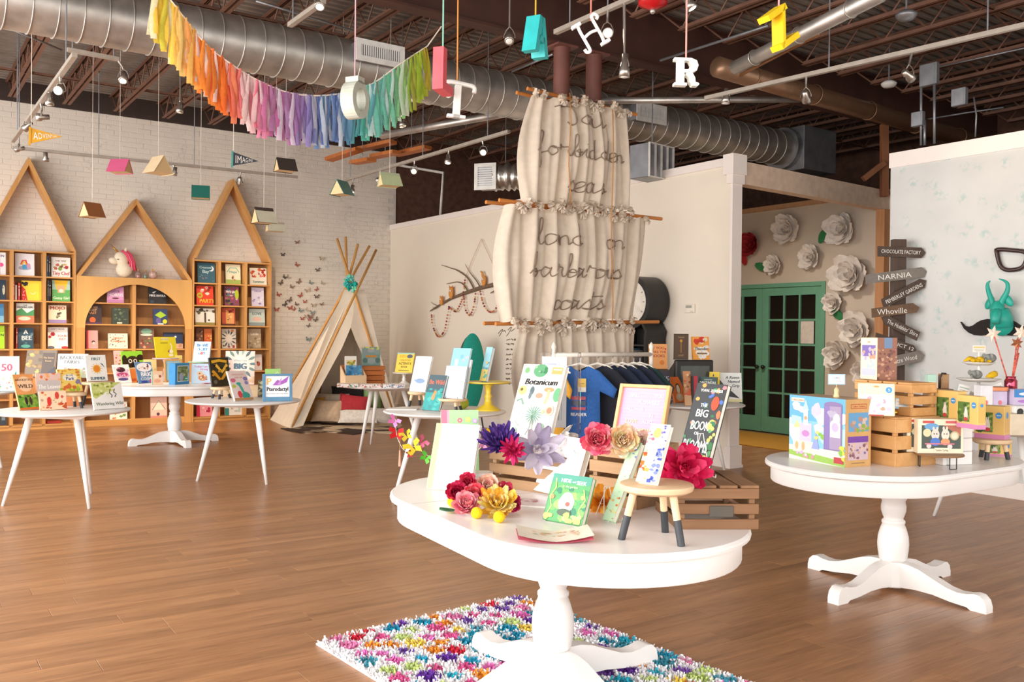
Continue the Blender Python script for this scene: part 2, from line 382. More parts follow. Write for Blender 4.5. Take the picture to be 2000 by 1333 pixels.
for i, (d, x, y) in enumerate(cells):
    if i < 300: link(pm, 'plank', FL, T(x, y, 0))
    else: rest.box(x, y, -0.006, x+pl-0.0015, y+pw-0.0012, 0)
stuff(rest.build('plank', floorm, FL))
hallfloor = MB().box(XW+0.1, 6.95, -0.006, XH, 12, -0.001).build('plank', floorm, FL)
# painted brick wall
def crack(m, scale=1.7, thr=.013, dark=.22):
    nt = m.node_tree; N = nt.nodes; L = nt.links; b = N['Principled BSDF']; src = b.inputs['Base Color'].links[0].from_socket; tc = N.new('ShaderNodeTexCoord'); g = N.new('ShaderNodeNewGeometry')
    n0 = N.new('ShaderNodeTexNoise'); n0.inputs['Scale'].default_value = 9; n0.inputs['Detail'].default_value = 5; n1 = N.new('ShaderNodeTexNoise'); n1.inputs['Scale'].default_value = scale; L.new(g.outputs['Position'], n0.inputs['Vector']); L.new(g.outputs['Position'], n1.inputs['Vector'])
    a = N.new('ShaderNodeMath'); a.operation = 'SUBTRACT'; a.inputs[1].default_value = .5; L.new(n0.outputs['Fac'], a.inputs[0]); b2 = N.new('ShaderNodeMath'); b2.operation = 'ABSOLUTE'; L.new(a.outputs[0], b2.inputs[0]); c = N.new('ShaderNodeMath'); c.operation = 'LESS_THAN'; c.inputs[1].default_value = thr; L.new(b2.outputs[0], c.inputs[0])
    d = N.new('ShaderNodeMath'); d.operation = 'GREATER_THAN'; d.inputs[1].default_value = .57; L.new(n1.outputs['Fac'], d.inputs[0]); e = N.new('ShaderNodeMath'); e.operation = 'MULTIPLY'; L.new(c.outputs[0], e.inputs[0]); L.new(d.outputs[0], e.inputs[1]); f = N.new('ShaderNodeMath'); f.operation = 'MULTIPLY'; f.inputs[1].default_value = dark; L.new(e.outputs[0], f.inputs[0])
    mx = N.new('ShaderNodeMix'); mx.data_type = 'RGBA'; mx.inputs[7].default_value = hx('5a5450')+(1,); L.new(src, mx.inputs[6]); L.new(f.outputs[0], mx.inputs[0]); L.new(mx.outputs[2], b.inputs['Base Color'])
brickm = mat('white_painted_brick', 'e2d8cb', 0.75, var=0.03, scale=2.2, bump=0.25)
crack(brickm)
def crackm():
    m = mat('white_painted_mortar', 'd8cec4', 0.85, var=0.05, scale=5, bump=0.3); return m
BW = struct(MB().box(-1.5, YW, 0, XW+0.1, YW+0.25, 4.72).build('wall_back', crackm()))
bv = [MB().bbox(0.002, -d, 0.002, 0.2075, 0.01, 0.0715, 0.003).mesh('brick', brickm) for d in (0.002, 0.0035, 0.006)]
cells = []
for r in range(62):
    z = 0.02+r*0.0755; off = (r % 2)*0.106
    for k in range(-1, 33):
        x = 0.75+k*0.2115-off
        if x > XW-0.1: continue
        p = proj((x+0.1, YW, z+0.035)); vis = 0 if (z > 2.75 and x > 1.0) else (1 if (x > 5.35 and z > 0.4) or z > 2.4 else 2)
        cells.append((vis, math.hypot(x, YW) + 0.2*abs(z-3.6), x, z))
cells.sort(); rest = MB()
for i, (v, d, x, z) in enumerate(cells):
    if i < 300: link(bv[random.randrange(3)], 'brick', BW, T(x+random.uniform(-.003, .003), YW, z) @ Ry(random.uniform(-.012, .012)))
    else:
        dd = random.choice((0.002, 0.0035, 0.006)); j = random.uniform(-.004, .004)
        rest.bbox(x+0.002, YW-dd, z+0.002+j*.2, x+0.2075, YW+0.01, z+0.0715+j*.2, 0.003)
stuff(rest.build('brick', brickm, BW))
struct(MB().box(-1.5, YW-.02, 4.70, XW+.1, YW+.25, 5.02).build('trim_6', mat('dark_wall_plate', '3a2c26', .8)))
# partition with a plain trim cap and end post
wallm = mat('cream_wall_paint', 'ebdfce', 0.7, var=0.012, scale=1.5, bump=0.02)
trimm = mat('white_trim_paint', 'f1e6de', 0.5, var=0.012, scale=4)
YE = Px(1428, 600, XW).y
PW = struct(MB().box(XW, YE, 0, XW+0.13, YW, 3.30).build('wall_right', wallm))
cap = MB(); cap.box(XW-0.02, YE-0.02, 3.30, XW+0.15, YW, 3.39); cap.build('wall_cap', trimm, PW)
ep = MB(); ep.box(XW-0.012, YE-0.012, 0.12, XW+0.142, YE+0.02, 3.2); ep.box(XW-0.03, YE-0.03, 3.1, XW+0.16, YE+0.06, 3.2); ep.box(XW-0.045, YE-0.045, 3.2, XW+0.175, YE+0.1, 3.42); ep.build('end_post', trimm, PW)
bb = MB(); bb.box(XW-0.018, YE-0.03, 0, XW, YW, 0.16); bb.box(XW-0.03, YE-0.035, 0, XW+0.16, YE+0.05, 0.24); bb.box(XW-0.04, YE-0.045, 0, XW+0.17, YE+0.05, 0.03); struct(bb.build('baseboard_right', trimm))
# wallpapered wall on the right
def paperm():
    m = mat('teal_blossom_wallpaper', 'cfcecb', 0.75, var=0.02, scale=3); nt = m.node_tree; N = nt.nodes; L = nt.links; b = N['Principled BSDF']
    src = b.inputs['Base Color'].links[0].from_socket; tc = N.new('ShaderNodeTexCoord')
    v = N.new('ShaderNodeTexVoronoi'); v.inputs['Scale'].default_value = 6.5; n = N.new('ShaderNodeTexNoise'); n.inputs['Scale'].default_value = 26; n.inputs['Detail'].default_value = 6
    L.new(tc.outputs['Object'], v.inputs['Vector']); L.new(tc.outputs['Object'], n.inputs['Vector'])
    r1 = N.new('ShaderNodeValToRGB'); r1.color_ramp.elements[0].position = 0.12; r1.color_ramp.elements[0].color = (1, 1, 1, 1); r1.color_ramp.elements[1].position = 0.42; r1.color_ramp.elements[1].color = (0, 0, 0, 1); L.new(v.outputs['Distance'], r1.inputs[0])
    r2 = N.new('ShaderNodeValToRGB'); r2.color_ramp.elements[0].position = 0.47; r2.color_ramp.elements[0].color = (0, 0, 0, 1); r2.color_ramp.elements[1].position = 0.56; L.new(n.outputs['Fac'], r2.inputs[0])
    ml = N.new('ShaderNodeMath'); ml.operation = 'MULTIPLY'; L.new(r1.outputs[0], ml.inputs[0]); L.new(r2.outputs[0], ml.inputs[1]); m2 = N.new('ShaderNodeMath'); m2.operation = 'MULTIPLY'; m2.inputs[1].default_value = 0.5; L.new(ml.outputs[0], m2.inputs[0])
    mx = N.new('ShaderNodeMix'); mx.data_type = 'RGBA'; mx.inputs[7].default_value = hx('8fb8b4')+(1,); L.new(src, mx.inputs[6]); L.new(m2.outputs[0], mx.inputs[0]); L.new(mx.outputs[2], b.inputs['Base Color']); return m
YM = Px(1736, 600, XM).y
MW = struct(MB().box(XM, -3.0, 0, XM+0.14, YM, 3.2).build('wall_front_right', paperm()))
MB().box(XM-0.012, -3.0, 3.16, XM+0.15, YM+0.012, 3.31).build('wall_cap', trimm, MW)
struct(MB().box(XM-0.02, -3.0, 0, XM, YM+0.01, 0.15).build('baseboard_front', trimm))
# hall behind the opening: end wall with green double doors, header beam, post
hallm = mat('hall_wall_paint', 'cdbfb0', 0.75, var=0.02, scale=2)
y0, y1 = Px(1604, 700, XH).y, Px(1487, 700, XH).y; lw = y1-y0; yL = y1+lw; zt = 2.16; ye = Px(1727, 600, XH).y
hw = MB(); hw.box(XH, ye-0.3, 0, XH+0.12, y0, 3.33); hw.box(XH, yL, 0, XH+0.12, YW, 3.33); hw.box(XH, y0, zt+0.06, XH+0.12, yL, 3.33)
HWO = struct(hw.build('wall_hall', hallm)); MB().box(XH-0.025, ye-0.3, 3.31, XH+0.14, YW, 3.38).build('wall_cap', mat('raw_timber_cap', 'b98d68', 0.7), HWO)
green = mat('green_door_paint', '6ba68b', 0.45, var=0.03); glass = mat('door_glass', 'ffffff', 0.03, trans=1.0, var=0.0); knobm = mat('black_knob', '151312', 0.35)
fr = MB(); f_ = 0.06
fr.box(XH-0.02, y0-f_, 0, XH+0.08, y0, zt+f_); fr.box(XH-0.02, yL, 0, XH+0.08, yL+f_, zt+f_); fr.box(XH-0.02, y0, zt, XH+0.08, yL, zt+f_); FRM = struct(fr.build('trim_1', green))
for n, (a, b) in enumerate(((y0, y1), (y1, yL))):
    D = MB(); st = 0.115; w = b-a; zb = 0.24; X0, X1 = XH+0.01, XH+0.05
    D.box(X0, a+.002, 0.012, X1, a+st, zt-.004); D.box(X0, b-st, 0.012, X1, b-.002, zt-.004); D.box(X0, a+st, 0.012, X1, b-st, zb); D.box(X0, a+st, zt-0.12, X1, b-st, zt-.004)
    door = struct(D.build('door_%d' % (n+1), green)); gw = (w-2*st); gh = zt-0.12-zb
    for i in range(1, 3): MB().box(X0+.004, a+st+gw*i/3-.014, zb, X1-.004, a+st+gw*i/3+.014, zt-0.12).build('muntin', green, door)
    for j in range(1, 5): MB().box(X0+.005, a+st, zb+gh*j/5-.014, X1-.005, b-st, zb+gh*j/5+.014).build('muntin', green, door)
    for i in range(3):
        for j in range(5): MB().box(X0+.016, a+st+gw*i/3+.014, zb+gh*j/5+.014, X0+.02, a+st+gw*(i+1)/3-.014, zb+gh*(j+1)/5-.014).build('pane', glass, door)
    ky = b-st/2 if n == 0 else a+st/2
    kb = MB(); kb.cyl((X0, ky, 0.98), (X0-.03, ky, 0.98), .012); kb.ell((X0-.05, ky, 0.98), .028, .032, .032); kb.build('door_knob', knobm, door, smooth=True)
    if n == 0: MB().box(X0+.010, a+st+.03, zb+gh*3/5+.02, X0+.014, a+st+gw/3-.02, zb+gh*4/5-.02).build('notice_sheet', mat('notice_paper', 'd8d0c8', 0.8), door)
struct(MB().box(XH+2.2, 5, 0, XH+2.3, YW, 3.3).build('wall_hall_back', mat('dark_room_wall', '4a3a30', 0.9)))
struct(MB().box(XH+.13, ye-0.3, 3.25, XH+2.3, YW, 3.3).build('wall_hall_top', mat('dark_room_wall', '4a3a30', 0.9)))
hb = frame((0, 0, 0), (1, 0, 0))
beam = struct(MB().bar((XW+.1, YE+.06, 3.235), (XH, ye+.02, 3.235), 0.14, 0.25).build('trim_2', mat('beige_header_paint', 'd9bfa8', 0.6)))
struct(MB().box(XH-0.16, ye-.09, 0, XH-.005, ye+.035, 3.11).build('trim_3', wood('raw_pine_post', 'b07a52', 'c79468', 0.7, 2)))
pp2 = wood('raw_pine_post2', '7a4c30', '96623f', .7, 2)
struct(MB().bar(Pd(1727, 243, 11.6), Pd(1727, 384, 11.6), .085, .085, VV).build('trim_4', pp2)); struct(MB().bar(Pd(1727, 318, 11.5), Pd(1686, 350, 11.5), .07, .07, VV).build('trim_5', pp2))
hl = bpy.data.lights.new('hall_fill_light', 'AREA'); hl.shape = 'DISK'; hl.size = .5; hl.energy = 48; hl.color = (1, .88, .74); o = bpy.data.objects.new('hall_fill_light', hl); COL.objects.link(o); o.location = (8.6, 7.9, 2.95)  # unseen warm light, added to brighten the hall and its paper flowers
mt = MB().bbox(XH-1.5, 6.9, 0, XH-.2, 9.6, 0.012, .004).build('door_mat', mat('mustard_mat', 'b8862c', 0.95, var=.08, scale=60, bump=.4)); tag(mt, 'mustard yellow mat on the hall floor before the green doors', 'mat')
# dark upper space beyond the partition
darkb = mat('dark_brick', '5a3c2e', 0.9, var=0.15, scale=9, bump=0.5)
struct(MB().box(XW+0.1, YW+.02, 0, 15, YW+.25, 5).build('wall_back_upper', darkb)); struct(MB().box(14.4, -3, 0, 14.6, YW, 5).build('wall_far', darkb))
# ---- roof: ribbed deck, bar joists, bridging, girder
deckm = mat('galvanised_deck', '8f847b', 0.6, 0.25, var=0.1, scale=3, bump=0.1)
dk = MB(); prof = []
y = -4.0
while y < 15.2: prof += [(y, CEIL), (y+0.05, CEIL), (y+0.065, CEIL+.045), (y+0.115, CEIL+.045)]; y += 0.13
n = len(prof); dk.add([(x, p[0], p[1]) for x in (-4, 15) for p in prof], [(i, i+1, n+i+1, n+i) for i in range(n-1)])
dk.box(-4, -4, CEIL+.1, 15, 15.3, CEIL+.2); CE = struct(dk.build('ceiling', deckm))
steel = mat('brown_primer_steel', '74503f', 0.6, 0.1, var=0.1, scale=6)
def joist_mesh(L, zb=-0.34, zt_=-0.01):
    m = MB()
    for s in (-1, 1):
        m.box(s*.012-.0, 0, zt_-.05, s*.055, L, zt_-.044); m.box(s*.012, 0, zt_-.05, s*.018, L, zt_)
        m.box(s*.012, .35, zb, s*.055, L-.35, zb+.006); m.box(s*.012, .35, zb, s*.018, L-.35, zb+.05)
    w = MB(); k = int((L-.7)/.5)
    for i in range(k):
        a = .35+i*(L-.7)/k; b = a+(L-.7)/k
        w.cyl((0, a, zb+.02), (0, (a+b)/2, zt_-.02), .010, n=5, caps=False); w.cyl((0, (a+b)/2, zt_-.02), (0, b, zb+.02), .010, n=5, caps=False)
    w.cyl((0, .02, zt_-.03), (0, .36, zb+.02), .012, n=5); w.cyl((0, L-.02, zt_-.03), (0, L-.36, zb+.02), .012, n=5)
    return m.mesh('joist', steel), w.mesh('joist_web', steel)
JA, JAw = joist_mesh(YW-7.5); JB, JBw = joist_mesh(10.5)
for k in range(-2, 18):
    x = 2.13+0.683*k
    j = link(JA, 'joist', CE, T(x, 7.4, CEIL)); link(JAw, 'joist_web', j)
    j = link(JB, 'joist', CE, T(x, -3.3, CEIL)); link(JBw, 'joist_web', j)
for yy, zz in ((12.9, CEIL-.33), (10.9, CEIL-.33), (11.6, CEIL-.06), (9.2, CEIL-.33), (4.6, CEIL-.33), (2.4, CEIL-.33)):
    b = MB(); b.box(-2, yy, zz, 14.4, yy+.035, zz+.006); b.box(-2, yy, zz, 14.4, yy+.006, zz+.035); b.build('bridging_bar', steel, CE)
darksteel = mat('dark_brown_steel', '46281f', 0.65, 0.1, var=.1, scale=5)
g = MB(); g.box(-3, 7.27, 4.40, 14.4, 7.43, 4.425); g.box(-3, 7.27, 4.975, 14.4, 7.43, 5.0); g.box(-3, 7.34, 4.425, 14.4, 7.36, 4.975); GI = struct(g.build('beam', darksteel))
colm = mat('maroon_column_paint', '6d4238', 0.55, var=.06, scale=8)
for i, px in enumerate((1097, 1160)):
    p = Py(px, 120, 7.35); m = MB(); m.cyl((p.x, 7.35, 0), (p.x, 7.35, 4.38), .085, n=20); m.box(p.x-.13, 7.24, 4.38, p.x+.13, 7.46, 4.40)
    o = m.build('column', colm, angle=40); struct(o, 'left maroon steel column behind the sails' if i == 0 else 'right maroon steel column behind the sails')
    o['category'] = 'column'
# ================================================================ tables
white = mat('white_lacquer', 'f4f1ee', 0.3, var=0.01, scale=3, spec=0.5)
white2 = mat('white_satin_paint', 'efece8', 0.42, var=0.012, scale=3)
def stadium(a, r, n=28):
    P = [(a+r*math.cos(t), r*math.sin(t)) for t in [-PI/2+PI*i/n for i in range(n+1)]]
    return P+[(-x, -y) for x, y in P]
def slab(m, loop, rings):
    """stacked outline rings (offset outwards, z), capped"""
    n = len(loop); vs = []
    nr = []
    for i in range(n):
        ax, ay = loop[i-1]; bx, by = loop[(i+1) % n]; dx, dy = bx-ax, by-ay; l = math.hypot(dx, dy) or 1; nr.append((dy/l, -dx/l))
    for off, z in rings: vs += [(loop[i][0]+nr[i][0]*off, loop[i][1]+nr[i][1]*off, z) for i in range(n)]
    fs = [(j*n+i, j*n+(i+1)%n, (j+1)*n+(i+1)%n, (j+1)*n+i) for j in range(len(rings)-1) for i in range(n)]
    fs += [tuple(range(n-1, -1, -1)), tuple(range((len(rings)-1)*n, len(rings)*n))]; m.add(vs, fs)
def pedestal_table(label, loc, rz, a, r, zt, legrz, group=None):
    t = thing('pedestal_table', label, 'table', loc, 0, group); Q = Rz(rz); L = stadium(a, r-.012)
    m = MB(); slab(m, L, [(0, zt-.030), (.010, zt-.026), (.012, zt-.016), (.008, zt-.012), (.010, zt-.006), (.004, zt)]); m.build('tabletop', white, t, angle=35, M=Q)
    if a > .1: MB().box(-.0012, -r+.02, zt-.001, .0012, r-.02, zt+.0004).build('leaf_seam', mat('seam_shadow', 'b9b3ab', .6), t, M=Q @ T(a*.75, 0, 0))
    m = MB(); slab(m, L, [(-.03, zt-.112), (-.024, zt-.116), (-.02, zt-.11), (-.02, zt-.03)]); m.build('apron', white, t, angle=35, M=Q)
    k = zt/.74
    prof = [(.072, .165), (.076, .175), (.083, .22), (.086, .258), (.083, .30), (.070, .345), (.060, .37), (.064, .376), (.064, .388), (.055, .396), (.052, .402), (.058, .415), (.068, .445), (.069, .47), (.063, .5), (.072, .515), (.072, .64)]
    m = MB(); m.lathe([(q, z*k) for q, z in prof], 28); m.build('column', white, t, smooth=True)
    m = MB(); m.lathe([(.070, .02), (.074, .026), (.074, .16), (.066, .168)], 8); m.build('hub', white, t, M=Rz(PI/8+legrz))
    top = [(.05, .165), (.12, .163), (.18, .150), (.26, .118), (.34, .088), (.40, .078), (.45, .082), (.49, .092), (.52, .088), (.545, .065), (.555, .03), (.555, 0)]
    bot = [(.47, 0), (.45, .012), (.36, .018), (.26, .032), (.16, .034), (.05, .024)]
    mm = MB(); mm.prism(top+bot, -.034, .034); me = mm.mesh('leg', white)
    fix_normals(me); sharp(me, 50)
    for q in range(4): link(me, 'leg', t, Rz(legrz+q*PI/2))
    return t
def tripod_table(label, loc, r, zt, ang, R=.45, group='round white tripod tables', m_=None):
    m_ = m_ or white2; t = thing('tripod_table', label, 'table', loc, 0, group)
    m = MB(); m.lathe([(0, zt-.022), (r-.02, zt-.022), (r-.004, zt-.014), (r, zt-.008), (r-.003, zt-.002), (r-.01, zt), (0, zt)], 48); m.build('tabletop', m_, t, angle=30)
    m = MB(); m.lathe([(0, zt-.065), (r*.55, zt-.065), (r*.78, zt-.022), (0, zt-.022)], 3, M=Rz(ang)); m.build('support_plate', m_, t)
    for q in range(3):
        a = ang+q*2*PI/3; c, s = math.cos(a), math.sin(a); p = .22/.5*r
        MB().cyl((c*R, s*R, 0), (c*p, s*p, zt-.04), .013, .030, 14).build('leg', m_, t, smooth=True)
    return t
ZF, ZR, ZM, ZT = .76, .75, .75, .775       # levels of the table tops
pedestal_table('large white oval pedestal table nearest the camera, standing on the colourful shag rug', (2.225, 2.885, 0.012), 1.48, .345, .53, ZF-.012, 0, 'white pedestal tables')
pedestal_table('white oval pedestal table on bare floor carrying toy boxes and pine crates', (4.77, 2.99, 0), -.03, .30, .52, ZR, 0, 'white pedestal tables')
pedestal_table('white pedestal table in front of the arched bookcase', (3.03, 11.84, 0), -.28, .2, .55, ZM, .05, 'white pedestal tables')
tripod_table('white tripod table at left with autumn picture books and a bird book', (1.215, 8.27, 0), .53, ZT, 2.95, .43)
tripod_table('small white tripod table holding the dinosaur book and the blue framed board', (2.86, 8.65, 0), .54, ZT, 2.83, .42)
tripod_table('white tripod table in front of the tent with a wooden crate on it', (5.08, 10.06, 0), .53, ZT+.01, -2.72)
tripod_table('white tripod table with whale and ocean books and a yellow cake stand', (3.98, 6.72, 0), .53, ZT, -1.3)
tripod_table('white tripod table against the cream wall with the old television on it', (6.66, 6.40, 0), .53, ZT-.015, -.15)
tripod_table('white tripod table at the left picture edge behind the autumn table', (.72, 11.0, 0), .45, ZT, -.9)
tripod_table('white tripod table behind the toy table, by the wallpapered wall', (7.15, 3.55, 0), .62, ZT, -.2, .5)
# ---- rug
rm = vcol('shag_pile', 0.9, 0.1, 0.12, 60)
c0, c1, c2 = Pz(617, 1252, .02), Pz(1012, 1164, .02), Pz(1440, 1336, .02)
ux = (c0-c1); uy = (c2-c1); ux.z = uy.z = 0; rl, rw_ = ux.length, uy.length*1.02; ux.normalize(); uy = Vector((-ux.y, ux.x, 0)) if Vector((-ux.y, ux.x, 0)).dot(uy) > 0 else Vector((ux.y, -ux.x, 0))
RUG = thing('shag_rug', 'white shag rug with pink, teal, purple and yellow spots under the oval table', 'rug', (c1.x, c1.y, 0))
m = MB(); m.add([Vector((0, 0, .001)), ux*rl+Vector((0, 0, .001)), ux*rl+uy*(rw_+.35)+Vector((0, 0, .001)), uy*(rw_+.35)+Vector((0, 0, .001)), Vector((0, 0, .009)), ux*rl+Vector((0, 0, .009)), ux*rl+uy*(rw_+.35)+Vector((0, 0, .009)), uy*(rw_+.35)+Vector((0, 0, .009))], [(3,2,1,0),(4,5,6,7),(0,1,5,4),(1,2,6,5),(2,3,7,6),(3,0,4,7)])
m.build('rug_backing', mat('rug_cotton', 'e2dbd6', .95), RUG, fix=True)
rg = random.Random(3); spots = []
cols = [hx(c) for c in ('e0609a', '2f9fc0', '6b3aa0', 'f2d560', 'e87ac0', 'd92f45', '4b9cb0', 'f09a3a', 'c9dc8a', '7a50a8', 'e88ab8', '38b0c8')]
u = .04; ri = 0
while u < rl:
    v = .03+(ri % 2)*.05
    while v < rw_+.35: spots.append((u+rg.uniform(-.018, .018), v+rg.uniform(-.018, .018), rg.uniform(.028, .047), rg.choice(cols))); v += .118
    u += .09; ri += 1
grid_ = {}
for s in spots: grid_.setdefault((int(s[0]/.1), int(s[1]/.1)), []).append(s)
V = []; Fc = []; Cc = []
for k in range(34000):
    u, v = rg.random()*rl, rg.random()*(rw_+.35); c = hx('faf7fa')
    for i in (-1, 0, 1):
        for j in (-1, 0, 1):
            for s in grid_.get((int(u/.1)+i, int(v/.1)+j), ()):
                if math.hypot(u-s[0], (v-s[1])*.8) < s[2]*rg.uniform(.85, 1.15): c = s[3]
    if u < .02 or v < .02 or u > rl-.02: c = hx('faf7fa') if rg.random() < .5 else c
    a = rg.random()*6.28; h = rg.uniform(.016, .034); w = .0055; lx, ly = rg.uniform(-.014, .014), rg.uniform(-.014, .014)
    o = ux*u+uy*v; d = Vector((math.cos(a), math.sin(a), 0))*w; k0 = len(V)
    V += [o-d+Vector((0, 0, .006)), o+d+Vector((0, 0, .006)), o+d*.7+Vector((lx, ly, h)), o-d*.7+Vector((lx, ly, h))]; Fc.append((k0, k0+1, k0+2, k0+3)); b = rg.uniform(.85, 1.1); Cc.append(tuple(min(1, x*b) for x in c))
m = MB(); m.v = [tuple(p) for p in V]; m.f = Fc; m.c = Cc; stuff(m.build('pile', rm, RUG))
# ---- tent in the corner
canvas = mat('cream_canvas', 'efe2cf', .85, var=.03, scale=5, bump=.05)
poleM = wood('tent_pole_pine', 'b9803f', 'dba45e', .6, 2)
FL_, FR_ = Pz(566, 838), Pz(778, 826); fd = (FR_-FL_).normalized(); bk = Vector((-fd.y, fd.x, 0)); dep = 1.45
BL_, BR_ = FL_+bk*dep+fd*.25, FR_+bk*dep-fd*.1
ctr = (FL_+FR_+BL_+BR_)/4; AP = Vector((ctr.x, ctr.y, 0)); dd = (AP-CP).dot(VV); AP = Pd(694, 548, dd-.15)
TP = thing('play_tent', 'cream canvas play tent with pine poles and a teal pompom in the corner', 'tent', (ctr.x, ctr.y, 0)); TI = T(-ctr.x, -ctr.y, 0)
nrm = (FR_-FL_).cross(AP-FL_).normalized()
fp = lambda px, py, off=0: Pplane(px, py, FL_+nrm*off, nrm)
def strip(L, R, bulge=0.0):
    m = MB(); n = len(L); V = []
    for k in range(n):
        for i in range(7): 
            t = i/6; V.append(TI @ (fp(*L[k]).lerp(fp(*R[k]), t) - nrm*bulge*math.sin(PI*t)*math.sin(PI*k/(n-1))))
    m.add(V, [(k*7+i, k*7+i+1, (k+1)*7+i+1, (k+1)*7+i) for k in range(n-1) for i in range(6)]); return m
strip([(673, 566), (652, 615), (640, 645), (622, 690), (602, 735), (583, 790), (566, 838)], [(693, 566), (690, 615), (685, 640), (668, 680), (645, 722), (616, 775), (592, 832)], .03).build('canvas_flap', canvas, TP, smooth=True)
strip([(693, 566), (690, 615), (685, 640), (694, 664), (706, 690), (728, 735), (762, 826)], [(712, 566), (724, 615), (730, 640), (736, 664), (742, 690), (755, 735), (778, 826)], .02).build('canvas_flap', canvas, TP, smooth=True)
def tri(a, b, name):
    m = MB(); A1 = AP+Vector((0, 0, -.06)); V = []
    for j in range(9):
        for i in range(7):
            t = j/8*.93; p = a.lerp(b, i/6).lerp(A1, t); V.append(TI @ p)
    m.add(V, [(j*7+i, j*7+i+1, (j+1)*7+i+1, (j+1)*7+i) for j in range(8) for i in range(6)]); m.build(name, canvas, TP, smooth=True)
tri(FL_, BL_, 'canvas_side'); tri(FR_, BR_, 'canvas_side'); tri(BL_, BR_, 'canvas_back')
for (tx, ty), base in zip(((658, 466), (675, 463), (699, 477), (722, 480), (735, 488)), (FR_, BR_, (BL_+BR_)/2, BL_, FL_)):
    tip = Pd(tx, ty, dd-.15+(.15 if base in (BL_, BR_) else -.1)); b = base+(ctr-base)*.03; b.z = 0
    MB().cyl(TI @ b, TI @ tip, .022, .020, 8).build('tent_pole', poleM, TP, smooth=True)
pk = MB()
for (x, y, r, c) in ((678, 552, .07, '4fc0b4'), (690, 556, .07, '2fa79c'), (684, 544, .07, '7fd4c4'), (691, 565, .06, '8fdccb'), (681, 562, .06, '37b0a6')):
    p = TI @ Pd(x, y, dd-.42); rr = random.Random(x)
    for q in range(26):
        d = Vector((rr.uniform(-1, 1), rr.uniform(-1, 1), rr.uniform(-1, 1))).normalized(); pk.col = tuple(v*rr.uniform(.8, 1.15) for v in hx(c)); pk.cyl(p, p+d*r, .02, .012, 5)
pk.build('pompom', vcol('wool', .95, .1), TP)
lc = MB()
for y in (577, 587):
    for s in (-1, 1): lc.tube([TI @ (fp(690-6*s, y-3, -.02)), TI @ (fp(690+6*s, y+3, -.02))], .010, 5)
lc.build('lacing', mat('dark_cord', '4a3d35', .8), TP)
# cushions, cowhide
def cushion(label, px, py, w, h, t, col, zc, rz, tilt, depth, patt=None, group='cushions in the tent'):
    p = Pd(px, py, depth); r = thing('cushion', label, 'cushion', M=T(p.x, p.y, p.z) @ Rz(rz) @ Rx(tilt), group=group); m = MB()
    for s in (1, -1):
        def fn(u, v, s=s):
            x, y = u*2-1, v*2-1; b = (1-x**4)*(1-y**4); k = 1-.08*(1-abs(x))*0-.06*(1-x*x)*abs(y)**3-.0
            return Vector((x*w/2*(1-.07*(1-y*y)), s*t/2*b**.6, y*h/2*(1-.07*(1-x*x))))
        m.grid(fn, 10, 10)
    m.build('cushion_cover', patt or mat('cloth_'+col, col, .9, var=.06, scale=25, bump=.1), r, smooth=True, fix=True); return r
vr = Rz(0); face = math.atan2(-RR.x, RR.y)  # turn so that -y looks at the camera
fa = math.atan2(RR.y, RR.x)
D0 = (ctr-CP).dot(VV)
cushion('mustard cushion at the left side inside the tent', 603, 800, .5, .42, .18, 'c08a3e', 0, fa+.2, -.5, D0-.35)
cushion('beige cushion leaning in the middle of the tent', 641, 803, .5, .38, .16, 'c9ad90', 0, fa-.1, -.55, D0-.55)
cushion('red diamond-tilted cushion in the tent', 690, 796, .48, .40, .16, 'b32f38', 0, fa+.05, -.35, D0-.5).matrix_basis @= Ry(.12)
cushion('black textured cushion at the back of the tent', 682, 768, .6, .22, .16, '2e2828', 0, fa, -.3, D0+.2)
cushion('pale cushion behind the beige and red ones', 648, 782, .55, .22, .14, 'cfc0ac', 0, fa, -.4, D0-.1)
cushion('green cushion behind the table leg in the tent', 727, 778, .3, .36, .14, '8fae74', 0, fa, -.3, D0)
cushion('white cushion lying in front of the red cushion', 700, 814, .6, .24, .14, 'e6ddd2', 0, fa, -.7, D0-.75)
cushion('grey and black striped cushion at the right of the tent', 742, 812, .45, .26, .14, 'b9ada2', 0, fa-.2, -.5, D0-.7)
hide = mat('cowhide', 'c9ab8a', .9, var=.2, scale=1.6); nt = hide.node_tree; rp = [n for n in nt.nodes if n.type == 'VALTORGB'][0]; rp.color_ramp.elements[0].color = hx('3b251b')+(1,); rp.color_ramp.elements[1].color = hx('d8c2a6')+(1,); rp.color_ramp.elements[0].position = .46; rp.color_ramp.elements[1].position = .52
P = [(548, 838), (570, 826), (620, 818), (700, 816), (770, 818), (786, 832), (764, 848), (720, 846), (690, 850), (640, 845), (590, 848), (560, 842)]
hc = Pz(665, 832); m = MB(); pp = [Pz(*q)-hc for q in P]; m.add([Vector((q.x, q.y, .001)) for q in pp]+[Vector((q.x, q.y, .008)) for q in pp], [tuple(range(11, -1, -1)), tuple(range(12, 24))]+[(i, (i+1)%12, 12+(i+1)%12, 12+i) for i in range(12)])
o = m.build('cowhide_rug', hide, fix=True); o.location = (hc.x, hc.y, 0); tag(o, 'brown and white cowhide on the floor at the tent opening', 'rug')
